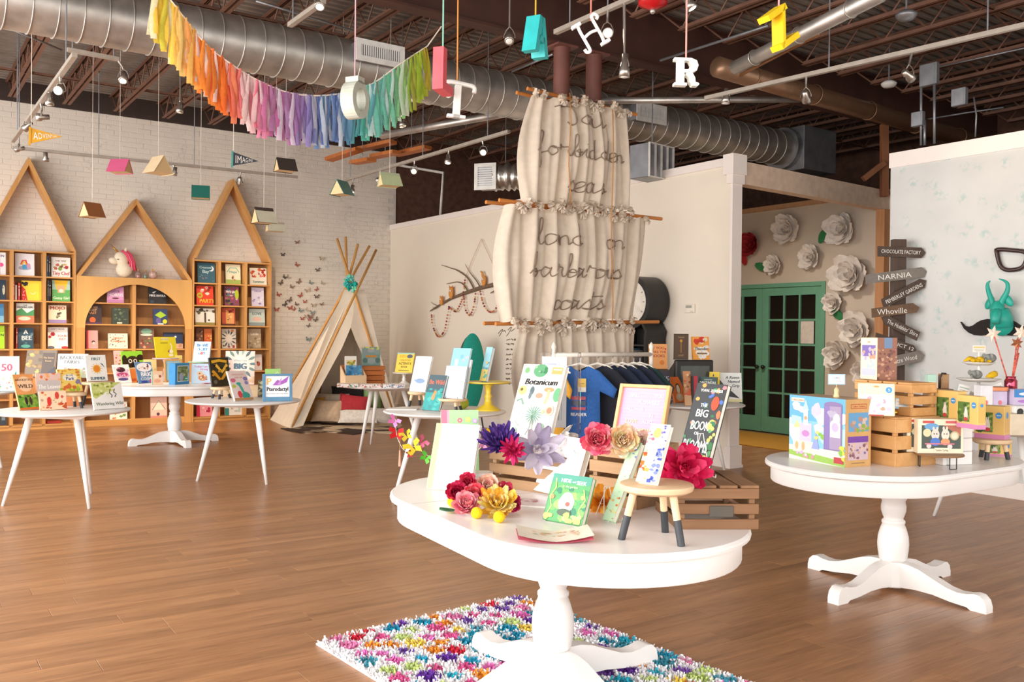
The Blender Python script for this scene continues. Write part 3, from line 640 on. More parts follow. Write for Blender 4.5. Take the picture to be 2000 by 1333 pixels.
# ================================================================ bookcases on the brick wall
beech = wood('honey_beech', 'bd8447', 'd9a463', .5, 2, 5.0, objvar=.05)
beechX = wood('honey_beech_level', 'bd8447', 'd9a463', .5, 0, 5.0, objvar=.05)
backm = wood('bookcase_back', 'a07446', 'b98a58', .6, 2, 4.0)
DEP = .31; Yb = YB+DEP
RZ = [0.07, 0.44, 0.79, 1.15, 1.52, 1.84, 2.19, 2.55]
def gable(t, xl, xr, z0, za, w=.055):
    xc = (xl+xr)/2
    for s in (-1, 1):
        xo = xl if s < 0 else xr; L = math.hypot(xc-xo, za-z0); n = ((za-z0)/L, abs(xc-xo)/L)
        ix = w/n[0]; m = MB(); iz = w/n[1]
        m.prism([(xo, z0), (xc, za), (xc, za-iz), (xo-s*ix, z0)], YB, Yb-.002); m.build('gable_board', beech, t, fix=True)
def tower(label, xl, xr, cols):
    t = thing('bookcase', label, 'bookcase', ((xl+xr)/2, YB, 0), 0, 'castle bookcases on the brick wall'); O = T(-(xl+xr)/2, -YB, 0); th = .028; nz = len(RZ)
    def B(n, *a, m=beech): MB().box(*a, M=O).build(n, m, t)
    B('side_panel', xl, YB, 0, xl+th, Yb, RZ[-1]+.02); B('side_panel', xr-th, YB, 0, xr, Yb, RZ[-1]+.02)
    for k in range(1, cols): x = xl+(xr-xl)*k/cols; B('divider', x-.022, YB, .07, x+.022, Yb-.01, RZ[-1])
    B('back_panel', xl+th, Yb-.012, .07, xr-th, Yb-.002, RZ[-1], m=backm); B('plinth', xl+th, YB+.02, 0, xr-th, YB+.04, .07, m=beechX)
    for z in RZ:
        for k in range(cols):
            a = xl+(xr-xl)*k/cols+(.022 if k else th); b = xl+(xr-xl)*(k+1)/cols-(.022 if k < cols-1 else th)
            B('shelf', a, YB+.004, z-.02, b, Yb-.012, z, m=beechX)
    g = MB
    xc = (xl+xr)/2; L = math.hypot(xc-xl, 1.32); za = 3.88
    for s in (-1, 1):
        xo = xl if s < 0 else xr; n0 = (za-RZ[-1])/math.hypot(xc-xo, za-RZ[-1]); n1 = abs(xc-xo)/math.hypot(xc-xo, za-RZ[-1]); ix, iz = .05/n0, .05/n1
        m = MB(); m.prism([(xo, RZ[-1]+.02), (xc, za), (xc, za-iz), (xo-s*ix, RZ[-1]+.02)], YB, Yb-.002)
        m.v = [tuple(O @ Vector(p)) for p in m.v]; m.build('gable_board', beech, t, fix=True)
    return t
XL0, XL1, XR0, XR1 = 1.06, 2.29, 3.95, 5.22
tower('left castle bookcase with three columns of cubbies under a tall gable', XL0, XL1, 3)
tower('right castle bookcase with three columns of cubbies under a tall gable', XR0, XR1, 3)
t = thing('bookcase', 'middle castle bookcase with a broad arch under the lower gable', 'bookcase', ((XL1+XR0)/2, YB, 0), 0, 'castle bookcases on the brick wall')
O = T(-(XL1+XR0)/2, -YB, 0); xl, xr = XL1+.004, XR0-.004
def B(n, *a, m=beech): MB().box(*a, M=O).build(n, m, t)
B('side_panel', xl, YB+.03, 0, xl+.028, Yb, 2.2); B('side_panel', xr-.028, YB+.03, 0, xr, Yb, 2.2); xd = (xl+xr)/2-.02
B('divider', xd-.025, YB+.034, .07, xd+.025, Yb-.012, 2.15); B('back_panel', xl+.028, Yb-.012, .07, xr-.028, Yb-.002, 2.19, m=backm); B('top_board', xl, YB+.03, 2.19, xr, Yb, 2.22, m=beechX); B('plinth', xl, YB+.03, 0, xr, YB+.05, .09, m=beechX)
for z in RZ[:6]:
    B('shelf', xl+.028, YB+.045, z-.02, xd-.025, Yb-.012, z, m=beechX); B('shelf', xd+.025, YB+.045, z-.02, xr-.028, Yb-.012, z, m=beechX)
ai, ao = xl+.12, xr-.10; cx = (ai+ao)/2; arch = [(cx+(ao-ai)/2*math.cos(a), 1.46+.66*math.sin(a)) for a in [PI*i/24 for i in range(25)]]
m = MB(); vs = []
outer = [(xr, 0)]+[(xr, 1.46)]+[None]*0
for y in (YB, YB+.03):
    for i, (x, z) in enumerate(arch):
        u = math.cos(PI*i/24); zz = 2.22
        vs += [(x, y, z), ((xl+xr)/2+(xr-xl)/2*max(-1, min(1, u*1.15)), y, zz if abs(u*1.15) < 1 else 1.46+(2.22-1.46)*min(1, math.sin(PI*i/24)/.494))]
N2 = 50
fs = [(2*i, 2*i+1, 2*i+3, 2*i+2) for i in range(24)]; fs += [tuple(N2+q for q in reversed(f)) for f in list(fs)]
fs += [(2*i, 2*i+2, N2+2*i+2, N2+2*i) for i in range(24)]+[(2*i+1, N2+2*i+1, N2+2*i+3, 2*i+3) for i in range(24)]
m.add([O @ Vector(p) for p in vs], fs)
m.build('arch_front', mat('honey_beech_front', 'd3a05c', .5, var=.05, scale=4, stretch=(1, 1, .1)), t, fix=True)
B('arch_stile', xl, YB, 0, ai, YB+.03, 1.46); B('arch_stile', ao, YB, 0, xr, YB+.03, 1.46)
za, z0, xc = 3.42, 2.22, (xl+xr)/2
for s in (-1, 1):
    xo = xl if s < 0 else xr; L = math.hypot(xc-xo, za-z0); ix, iz = .05*L/(za-z0), .05*L/abs(xc-xo)
    m = MB(); m.prism([(xo, z0), (xc, za), (xc, za-iz), (xo-s*ix, z0)], YB, Yb-.002); m.v = [tuple(O @ Vector(p)) for p in m.v]; m.build('gable_board', beech, t, fix=True)
# ---- face-out books in the cubbies: pixel box, level, cover, print
def shelf_book(label, x0, x1, y0, z, cover, spec, group, dep=.10, t=.02, tilt=.10):
    a, b = Py(x0, 600, YB+dep), Py(x1, 600, YB+dep); h = Py((x0+x1)/2, y0, YB+dep).z-z; zn = [q for q in RZ if q > z+.1]; h = max(.12, min(h, zn[0]-z-.04))
    M = frame(((a.x+b.x)/2, YB+dep, z+.001), (1, 0, 0), tilt) @ T(0, t, t*math.tan(tilt)); return book(label, max(.06, b.x-a.x), h, t, cover, spec, M, group=group)
GL, GM, GR = 'picture books facing out in the left bookcase', 'picture books facing out in the arched bookcase', 'picture books facing out in the right bookcase'
z6, z5, z4, z3, z2, z1, z0_ = RZ[6], RZ[5], RZ[4], RZ[3], RZ[2], RZ[1], RZ[0]
for L in [
 ('white picture book with a big pink circle, top row at the picture edge', 0, 11, 489, z6, 'f2eef0', [('c', .2, .45, .42, 'e85a9a'), ('t', 'EN', .3, .85, .1, '43307a')], GL),
 ('white rainbow picture book in the top row of the left bookcase', 29, 67, 492, z6, 'efeef2', [('e', .5, .35, .33, .1, 'b9b6c8'), ('r', .38, .3, .62, .5, '4fa9d8'), ('s', [(.3,.5),(.4,.68),(.55,.7),(.62,.5)], .1, 'e8564a'), ('s', [(.36,.5),(.44,.62),(.52,.62),(.56,.5)], .08, 'f4c83f'), ('e', .7, .45, .1, .12, 'd9a0c0')], GL),
 ('white cookery picture book with red title and a radish, top row', 100, 137, 503, z6, 'f5f0ea', [('t', 'THE TINY', .5, .82, .08, '5a4438'), ('b', 14, .15, .4, .85, .65, .05, .11, ['8aa24a', 'd9b078', '7a5538', 'c96a52'], 4), ('c', .8, .5, .1, 'b8223f'), ('t', 'Tiny Chef', .5, .2, .17, 'c2272f')], GL),
 ('navy picture book with a pale figure, second row at the picture edge', 0, 12, 547, z5, '1e3448', [('e', .6, .5, .22, .25, 'c9c2a8'), ('c', .5, .6, .1, '3a6a70')], GL),
 ('yellow picture book with red spotted corner in the second row', 42, 81, 549, z5, 'f5d53a', [('p', [(0,0),(.3,0),(.2,.55),(0,.75)], 'd8322c'), ('b', 10, .02, .02, .22, .5, .015, .025, ['ffffff'], 2), ('b', 3, .05, .72, .25, .9, .08, .12, ['2a2422'], 3), ('s', [(.45,.4),(.55,.33),(.65,.35),(.72,.45)], .03, 'f8f0c8')], GL),
 ('green picture book with a yellow sky in the second row', 102, 137, 548, z5, '5fae5c', [('r', 0, .55, 1, 1, 'a9cfc0'), ('p', [(.25,.55),(.75,.55),(.9,1),(.1,1)], 'f4c838'), ('r', .3, .4, .7, .75, 'e9b48a'), ('c', .5, .5, .12, 'f5ead8'), ('t', 'Gutsy Girl', .5, .16, .12, 'eaf3d8')], GL),
 ('blue picture book in the third row at the picture edge', 0, 6, 594, z4, '3f7fb0', [('r', 0, 0, 1, .35, '7fb6d0')], GL),
 ('picture book with green hills and a salmon lake in the third row', 32, 67, 592, z4, 'e9efe8', [('p', [(0,.35),(0,.6),(.3,.75),(.6,.5),(1,.7),(1,.3)], '4c9660'), ('r', 0, 0, 1, .36, 'e0795a'), ('e', .45, .22, .35, .1, 'f5d8c2'), ('t', 'THE', .5, .9, .07, '3d3a38'), ('t', 'LAUGHING KING', .5, .8, .1, '3d3a38')], GL),
 ('cream picture book with red title and small figures in the third row', 95, 130, 597, z4, 'ece0c2', [('t', 'MOJO', .5, .85, .2, 'c0392f'), ('b', 8, .3, .3, .7, .6, .05, .09, ['6a6455', '8a846a', '4b4a40'], 5), ('r', 0, 0, 1, .2, 'a08ab8')], GL),
 ('lime green picture book at the picture edge, fourth row', 0, 9, 637, z3, 'a6d820', [('t', 'N', .5, .6, .12, '2a4a1a')], GL),
 ('dark teal picture book with white block title in the fourth row', 35, 66, 641, z3, '2c4a5c', [('b', 16, .1, .05, .9, .95, .06, .14, ['3a5f72', '22384a', '5a7f86'], 6), ('t', 'A', .5, .8, .2, 'f0efe8'), ('t', 'BEE', .55, .52, .2, 'e8ece8'), ('e', .5, .12, .3, .08, '5fae9a')], GL),
 ('white picture book with red flowers in the fourth row', 94, 133, 640, z3, 'f3efe8', [('t', 'FORTY FROGS', .5, .92, .06, '4a4038'), ('f', .25, .68, .12, 'b8303a', '7a1f2c'), ('f', .1, .55, .08, 'c0404a', '7a1f2c'), ('t', 'FOUR', .72, .6, .1, 'd05a5a'), ('t', 'FEET', .72, .45, .1, 'd05a5a'), ('e', .15, .05, .18, .08, '6a6a72'), ('e', .85, .05, .18, .07, 'b23a34')], GL),
 ('pink picture book with dark title under the left crown of the arch', 209, 242, 561, z5, 'd99ac4', [('t', 'LITTLE', .5, .72, .12, '5a3460'), ('t', 'MORRIS', .5, .5, .2, 'f2e6f0'), ('e', .5, .28, .2, .05, '6a3038'), ('r', 0, 0, 1, .18, 'c888b4')], GM),
 ('black picture book with white title under the right crown of the arch', 290, 325, 562, z5, '232228', [('t', 'MIKE RIVERA', .5, .5, .13, 'e8e4e0'), ('p', [(.2,.7),(.45,.78),(.3,.62)], 'd0ccc8'), ('r', .1, .05, .3, .2, '3a4a5a')], GM),
 ('black picture book with brown title and an orange glow in the arched bookcase', 163, 199, 595, z4, '3a2a30', [('t', 'THE BEE', .5, .88, .1, 'd9b080'), ('t', 'SLEEP', .5, .74, .12, 'd9b080'), ('t', 'FAST', .5, .58, .12, 'e0a060'), ('c', .5, .2, .17, 'e2703a'), ('r', 0, 0, 1, .08, '5a3a60')], GM),
 ('dark green picture book leaning in the arched bookcase', 219, 252, 602, z4, '39443a', [('b', 14, .1, .2, .9, .95, .05, .1, ['4f5c48', '2a352c', '6c7a60'], 8), ('r', .3, .02, .6, .12, 'd8d4c0')], GM),
 ('navy picture book with lime diamond and yellow apple in the arched bookcase', 300, 328, 604, z4, '2b3f66', [('p', [(.1,.6),(.5,.85),(.9,.6),(.5,.4)], 'a8cc3a'), ('c', .8, .2, .16, 'd8d23a'), ('e', .35, .25, .18, .2, '6a5f9a'), ('r', .3, 0, .7, .08, 'f0eee8')], GM),
 ('pink picture book with a red cover edge in the arched bookcase', 170, 192, 646, z3, 'e9a6a4', [('r', 0, 0, .15, 1, 'c8323f'), ('c', .6, .36, .16, '4a2a28'), ('c', .62, .3, .13, 'f2d0c0')], GM),
 ('cream landscape picture book with orange title in the arched bookcase', 212, 250, 652, z3, 'f1e6ce', [('b', 26, .04, .05, .96, .95, .02, .045, ['6a7a4a', '3f5f7a', 'c9903a', 'b05a3a'], 9), ('t', 'CREEPY', .5, .68, .13, 'd8622f'), ('t', 'Creatures', .5, .5, .15, 'd8622f')], GM),
 ('picture book with green tree and red flowers in the arched bookcase', 272, 302, 642, z3, '7a5a4a', [('e', .5, .85, .35, .14, '7fa890'), ('b', 18, .1, .05, .9, .6, .05, .1, ['b04a3a', '6a8a4a', 'd8a080', '8a3a34'], 10), ('e', .5, .68, .4, .06, 'cfd8c8')], GM),
 ('night-blue picture book with a beach in the arched bookcase', 320, 358, 650, z3, '2a3a58', [('c', .62, .72, .06, 'dfe4e8'), ('r', 0, 0, 1, .3, 'd0a888'), ('b', 6, .05, .05, .95, .3, .05, .1, ['c08a70', 'e4c4a4'], 3), ('r', 0, .88, 1, 1, '1c2434')], GM),
 ('pink picture book half hidden behind the sunny bird book', 158, 186, 694, z2, 'd9948c', [('b', 8, .1, .1, .9, .9, .05, .12, ['b86a70', 'e8b4a4'], 3)], GM),
 ('cream and pink castle book in the bottom row of the arched bookcase', 296, 328, 776, z0_, 'e8c0ae', [('p', [(.1,.4),(.5,.9),(.9,.4)], 'f0e0cc'), ('s', [(.1,.4),(.5,.85),(.9,.4)], .04, '8a4a3a'), ('c', .45, .2, .1, '5a3a50'), ('r', 0, 0, 1, .12, 'd88a80')], GM),
 ('white floral book in the bottom row of the arched bookcase', 216, 250, 786, z0_, 'efe8d8', [('b', 16, .1, .1, .9, .9, .05, .1, ['7a9a5a', 'd8a05a', 'c96a5a'], 3)], GM),
 ('teal picture book with a crescent moon in the top row of the right bookcase', 386, 420, 511, z6, '2f5f72', [('c', .78, .72, .16, 'dfe6e8'), ('c', .70, .75, .14, '2f5f72'), ('t', 'Crescent', .45, .78, .11, 'bcd8dc'), ('t', 'Bay', .45, .58, .16, 'bcd8dc'), ('b', 12, .1, .08, .9, .4, .02, .05, ['7fb0b8', '4a8090', 'b87a8a'], 2)], GR),
 ('cream and green picture book with an arched title, top row', 441, 470, 516, z6, 'e9e3c4', [('s', [(.1,.6),(.3,.82),(.7,.82),(.9,.6)], .06, '7fb8a8'), ('t', 'Hope', .5, .62, .12, '4a9a9a'), ('r', 0, 0, 1, .22, 'a8b860'), ('b', 5, .4, .2, .6, .42, .05, .08, ['4a3f38', 'c8785a'], 2)], GR),
 ('white picture book with red stacked lettering, top row at right', 488, 521, 524, z6, 'eae2d2', [('b', 14, .1, .5, .9, .95, .07, .12, ['c8402f', 'd86a3a', 'a8322a'], 3), ('t', 'PIZZA', .5, .6, .16, 'f2e8d8'), ('t', 'Summer', .5, .2, .14, '2f6a50')], GR),
 ('red and orange party picture book in the second row', 384, 417, 559, z5, 'e2402a', [('b', 8, .3, .55, .8, .95, .07, .12, ['f4e4d0', 'f0b0a0', '8a3a2a'], 3), ('c', .2, .5, .17, 'c8c83a'), ('e', .2, .5, .09, .05, 'e8622a'), ('t', 'PARTY', .6, .22, .2, 'f8c83a', .1)], GR),
 ('many-coloured picture book with lime corner in the second row', 439, 467, 560, z5, '8a4a62', [('b', 26, .05, .05, .95, .95, .06, .12, ['6a8a3a', '3a3540', 'd0607a', 'e0b0b8', '5a7a90'], 4), ('t', 'WHAT', .5, .72, .14, 'f2eae4'), ('e', .85, .6, .14, .25, 'b8c83a')], GR),
 ('lavender picture book standing askew in the second row', 492, 516, 562, z5, 'dcd6ea', [('b', 8, .1, .1, .9, .5, .06, .12, ['9a8ac0', 'b0a0d0', 'f2eef6'], 3), ('t', 'DREAM', .5, .8, .08, '8a7ab0')], GR),
 ('white landscape book with a dark tree in the third row', 382, 420, 603, z4, 'e9e6dc', [('r', .46, .1, .56, .75, '5a4a3a'), ('b', 8, .1, .7, .95, .95, .06, .12, ['6a6a4a', '4a4a3a'], 4), ('r', 0, 0, 1, .16, '9a8a4a'), ('c', .7, .3, .05, '3a3a3a')], GR),
 ('orange and red picture book in the third row', 434, 460, 600, z4, 'c4583a', [('p', [(.3,0),(.9,0),(.9,.7),(.3,.9)], 'e8a868'), ('b', 8, .1, .3, .9, .95, .06, .12, ['9a342c', 'f0c890', '7a2a34'], 5), ('r', 0, 0, 1, .1, '6a3a2c')], GR),
 ('pale mint picture book about love in the third row', 487, 518, 604, z4, 'c8d8d0', [('t', 'LOVE', .5, .72, .16, '4a5a5c'), ('e', .5, .4, .3, .14, 'e8c4b4'), ('r', 0, 0, 1, .2, '9aa8a8')], GR),
 ('brown picture book behind the brave book in the fourth row', 384, 398, 641, z3, '6a4030', [('b', 8, .1, .2, .9, .9, .1, .2, ['8a5a40', '4a2a20', 'c08a60'], 3)], GR),
 ('orange flame picture book in the fourth row', 400, 415, 643, z3, 'c86a34', [('b', 9, .1, .1, .9, .9, .1, .22, ['e8b860', 'd8402a', 'f0d8a0'], 4)], GR),
 ('white picture book framed by dark leaves in the fourth row', 434, 462, 643, z3, 'dcd0c4', [('l', .5, .5, .48, .16, a, c) if False else ('l', .5+.2*math.cos(a), .5+.2*math.sin(a), .4, .12, a, c) for a, c in zip([i*.52 for i in range(12)], ['4a5a58', '8a9a90', '3a4448']*4)]+[('c', .5, .5, .24, 'e4d8cc'), ('c', .75, .9, .1, 'd8883a'), ('b', 5, .1, .02, .9, .15, .05, .09, ['b8343a', '5a3a3a'], 3)], GR),
 ('beige picture book with white lettering in the fourth row', 485, 511, 643, z3, 'b09c80', [('t', 'Little', .5, .75, .14, 'efe6d6'), ('b', 12, .1, .05, .9, .55, .06, .12, ['c8b89a', '8a7860', 'd8ccb4'], 3)], GR),
 ('white picture book with a red bird in the fifth row of the right bookcase', 498, 513, 693, z2, 'e0d8d2', [('e', .55, .4, .22, .15, 'b85a4a'), ('e', .4, .5, .1, .08, '6a4a40')], GR),
 ('pink and red picture book in the bottom row of the right bookcase', 386, 417, 788, z0_, 'e0909a', [('r', 0, 0, .2, 1, 'c0264a'), ('b', 6, .4, .2, .8, .7, .06, .12, ['a82a4a', 'f2c4c4'], 3)], GR),
 ('white and teal picture book in the bottom row of the right bookcase', 441, 474, 794, z0_, 'e4e2dc', [('r', 0, 0, .25, .8, '3a8a88'), ('b', 6, .4, .2, .9, .8, .06, .1, ['b8c8c4', 'c0a8a0'], 3)], GR),
 ('dark book in the bottom row of the left bookcase', 2, 14, 800, z0_, '34404a', [('r', .2, .3, .8, .5, '7a8a90')], GL),
]: shelf_book(*L)
# spine-out books standing in the cubbies
def spine_book(label, px0, px1, ytop, z, col, group, lean=0.0):
    a, b = Py(px0, 600, YB+.06), Py(px1, 600, YB+.06); h = min(.32, Py(px0, ytop, YB+.06).z-z); w = b.x-a.x
    r = thing('book', label, 'book', M=T((a.x+b.x)/2, YB+.06, z+.001) @ Ry(lean), group=group)
    MB().bbox(-w/2, 0, 0, w/2, .17, h, .002).build('cover', paintm(col), r); art(MB(), w*.8, h, [('r', .1, .75, .9, .8, 'e8e0d0'), ('r', .3, .25, .7, .65, 'd8d0c0')], f=lambda x, y, k: (x-w*.4, -k, y)).build('spine_print', PRINT, r); return r
GS = 'spine-out books in the left bookcase'
for L in [('red spine-out book at the left of the yellow book', 24.5, 29, 548, z5, 'b8342c'), ('white spine-out book between two red ones', 29.5, 33, 557, z5, 'd8d0c4'), ('second red spine-out book touching the yellow book', 35, 39.5, 553, z5, 'c23a34'),
          ('blue spine-out book in the top row', 91, 94, 500, z6, '3a6a98'), ('dark spine-out book in the top row', 95, 98, 504, z6, '4a4440'), ('grey spine-out book in the second row', 92.5, 95, 548, z5, '5a6470'), ('black spine-out book in the second row', 96, 99, 550, z5, '2a2626'), ('red spine-out book beside the dark teal one', 32, 34.4, 641, z3, 'b83a30')]: spine_book(*L, GS)
# lying red book low in the left bookcase
tag(MB().bbox(1.93, YB+.06, z0_+.001, 2.12, YB+.26, z0_+.03, .003).build('book', paintm('a8302a')), 'red book lying flat in the bottom row of the left bookcase', 'book')
# ornaments on the arch
gold = mat('gold_foil', 'd8ab4a', .3, .8); gl = mat('clear_glass_jar', 'f2e4da', .05, trans=.85, var=0.0)
p = Py(240, 544, YB+.12); U = thing('unicorn_head', 'cream plush unicorn head with gold horn and pink mane above the arch', 'ornament', (p.x, YB+.13, 2.233))
pl_ = mat('cream_plush', 'ecdcc2', .95, var=.05, scale=60, bump=.2)
m = MB(); m.ell((.02, 0, .11), .12, .10, .12, 14, 9); m.ell((-.02, 0, .27), .10, .085, .12, 14, 9, Ry(-.5)); m.ell((-.13, 0, .24), .075, .055, .055, 12, 8, Ry(.3)); m.ell((.03, -.04, .40), .022, .012, .05, 8, 6, Ry(.3)); m.build('head', pl_, U, smooth=True)
m = MB(); m.cyl((-.06, 0, .36), (-.17, 0, .48), .02, .003, 8); m.build('horn', gold, U, smooth=True)
mm = MB(); rr = random.Random(1)
for q in range(26):
    y = rr.uniform(-.07, .07); x = rr.uniform(.02, .10); mm.col = hx(rr.choice(['e8607a', 'f0849a', 'e84a6a']) if q < 18 else rr.choice(['f2e6c8', 'efd8a0'])); mm.tube([(x-.04, y*.6, .40), (x+.02, y, .34), (x+.07, y, .22), (x+.08+rr.uniform(-.03, .03), y, .10)], [.012, .018, .016, .006], 5)
mm.build('mane', vcol('yarn', .9), U, smooth=True)
mm = MB(); mm.tube([(-.10, -.075, .265), (-.085, -.082, .255), (-.07, -.08, .262)], .004, 4); mm.build('eye', mat('dark_thread', '3a2a26', .8), U)
for px, nm, lb, c, r, h in ((270, 'glass_jar', 'small glass jar filled with pink beads beside the unicorn head', 'e08a90', .045, .12), (284, 'glass_jar', 'tiny glass jar filled with teal beads between two ornaments', '6fb8a4', .03, .11), (299, 'glass_ball', 'round glass ball of pink confetti, last of the ornaments above the arch', 'd8a898', .062, .13)):
    p = Py(px, 544, YB+.1); o = thing(nm, lb, 'ornament', (p.x, YB+.1, 2.221))
    if nm == 'glass_ball':
        MB().ell((0, 0, .064), .064, .064, .064, 16, 10).build('globe', mat('blush_glass', 'e6c2b4', .15, trans=.4), o, smooth=True); MB().cyl((0, 0, .125), (0, 0, .16), .014, .012, 10).build('cap', gold, o)
        mm = MB(); rr = random.Random(5)
        for q in range(40):
            d = Vector((rr.gauss(0, 1), rr.gauss(0, 1), rr.gauss(0, 1))).normalized()*.062; mm.col = hx(rr.choice(['c86a6a', 'f0e0d0', 'b8806a', 'd8b090'])); mm.ell(d+Vector((0, 0, .064)), .007, .007, .007, 5, 4)
        stuff(mm.build('confetti', vcol('glitter', .4), o))
    else:
        m = MB(); m.lathe([(r*.9, 0), (r, .01), (r, h*.72), (r*.6, h*.85), (r*.62, h)], 16); m.build('jar', gl, o, smooth=True); MB().lathe([(r*.84, .004), (r*.86, h*.5), (0, h*.52)], 14).build('filling', mat('beads_'+c, c, .6, var=.25, scale=120), o, smooth=True); MB().cyl((0, 0, h), (0, 0, h+.02), r*.55, r*.5, 12).build('stopper', mat('cork', 'b88a5a', .9), o)
# ================================================================ the sails on the two columns
YS = 7.20
cloth = mat('natural_calico', 'd9c9b6', .9, var=.03, scale=14, bump=.08)
pole_w = wood('orange_dowel', 'b86a2c', 'd98f49', .5, 0, 5.0)
ink = mat('brown_brush_ink', '6d5648', .9); rope = mat('tan_rope', 'c48a52', .9, bump=.3, scale=60)
LET = {  # single-stroke script letters (x-height 1): strokes, advance
 'S': ([[(-1.3,1.5),(-.6,1.75),(.2,1.7)],[(1.0,2.5),(.9,2.9),(.5,3.0),(.25,2.4),(.4,1.7),(.75,.9),(.6,.1),(.2,-.2),(-.1,.1)]],1.2),
 'a': ([[(.8,.85),(.45,1.05),(.1,.7),(.08,.3),(.35,0),(.7,.35),(.85,1.0),(.8,.45),(.9,.05),(1.2,.35)]],1.15),
 'i': ([[(0,.3),(.25,1.0),(.2,.35),(.35,0),(.65,.35)],[(.26,1.5),(.30,1.52)]],.6),
 'l': ([[(0,.3),(.4,1.4),(.5,2.4),(.3,2.5),(.2,1.8),(.2,.5),(.4,0),(.75,.4)]],.7),
 'f': ([[(0,.3),(.45,1.5),(.55,2.5),(.3,2.6),(.2,1.8),(.2,0),(.15,-1.2),(.35,-1.4),(.5,-.8),(.3,0),(.8,.4)]],.75),
 'o': ([[(.5,1.0),(.15,.8),(.1,.3),(.4,0),(.75,.35),(.7,.85),(.45,1.0),(.6,.8),(1.1,.85)]],1.0),
 'r': ([[(0,.6),(.2,1.1),(.3,1.35),(.42,1.1),(.75,1.0),(.72,.5),(.85,.05),(1.15,.4)]],1.05),
 'b': ([[(0,.3),(.4,1.5),(.45,2.4),(.28,2.4),(.2,1.5),(.2,.2),(.5,0),(.85,.4),(.6,.85),(.3,.6),(.7,.5),(1.1,.7)]],1.05),
 'd': ([[(.8,.8),(.45,1.0),(.1,.7),(.1,.25),(.4,0),(.75,.5),(.95,2.3),(.8,.6),(.9,.05),(1.2,.35)]],1.15),
 'e': ([[(0,.3),(.45,.5),(.65,.85),(.4,1.05),(.15,.7),(.2,.2),(.5,0),(.9,.4)]],.85),
 'n': ([[(0,.3),(.2,1.0),(.22,0),(.3,.7),(.65,1.0),(.8,.6),(.8,.1),(1.1,.35)]],1.05),
 's': ([[(0,.3),(.45,1.05),(.5,.9),(.75,.35),(.5,0),(.15,.15),(.6,.1),(1.0,.4)]],.9),
 'h': ([[(0,.3),(.4,1.6),(.4,2.4),(.25,2.4),(.22,1.4),(.22,0),(.3,.7),(.65,1.0),(.8,.6),(.8,.1),(1.1,.35)]],1.05),
 'u': ([[(0,.3),(.2,1.0),(.2,.35),(.45,0),(.75,.45),(.85,1.0),(.82,.3),(1.0,0),(1.25,.35)]],1.2),
 'c': ([[(.7,.8),(.45,1.0),(.12,.7),(.12,.25),(.45,0),(.85,.35)]],.8),
 't': ([[(0,.3),(.35,1.9),(.3,.4),(.5,0),(.85,.4)],[(-.2,1.4),(1.2,1.45)]],.8)}
def smooth_pts(P, k=5):
    out = []
    for i in range(len(P)-1):
        p0, p1, p2, p3 = P[max(0, i-1)], P[i], P[i+1], P[min(len(P)-1, i+2)]
        for j in range(k):
            t = j/k; out.append(tuple(.5*((2*b)+(-a+c)*t+(2*a-5*b+4*c-d)*t*t+(-a+3*b-3*c+d)*t**3) for a, b, c, d in zip(p0, p1, p2, p3)))
    out.append(P[-1]); return out
def script_word(w, h):
    x = 0; S = []
    for ch in w:
        st, ad = LET[ch]
        for s in st: S.append([(x+a*h*1.3, b*h) for a, b in smooth_pts(s)])
        x += ad*h*1.3
    return S, x
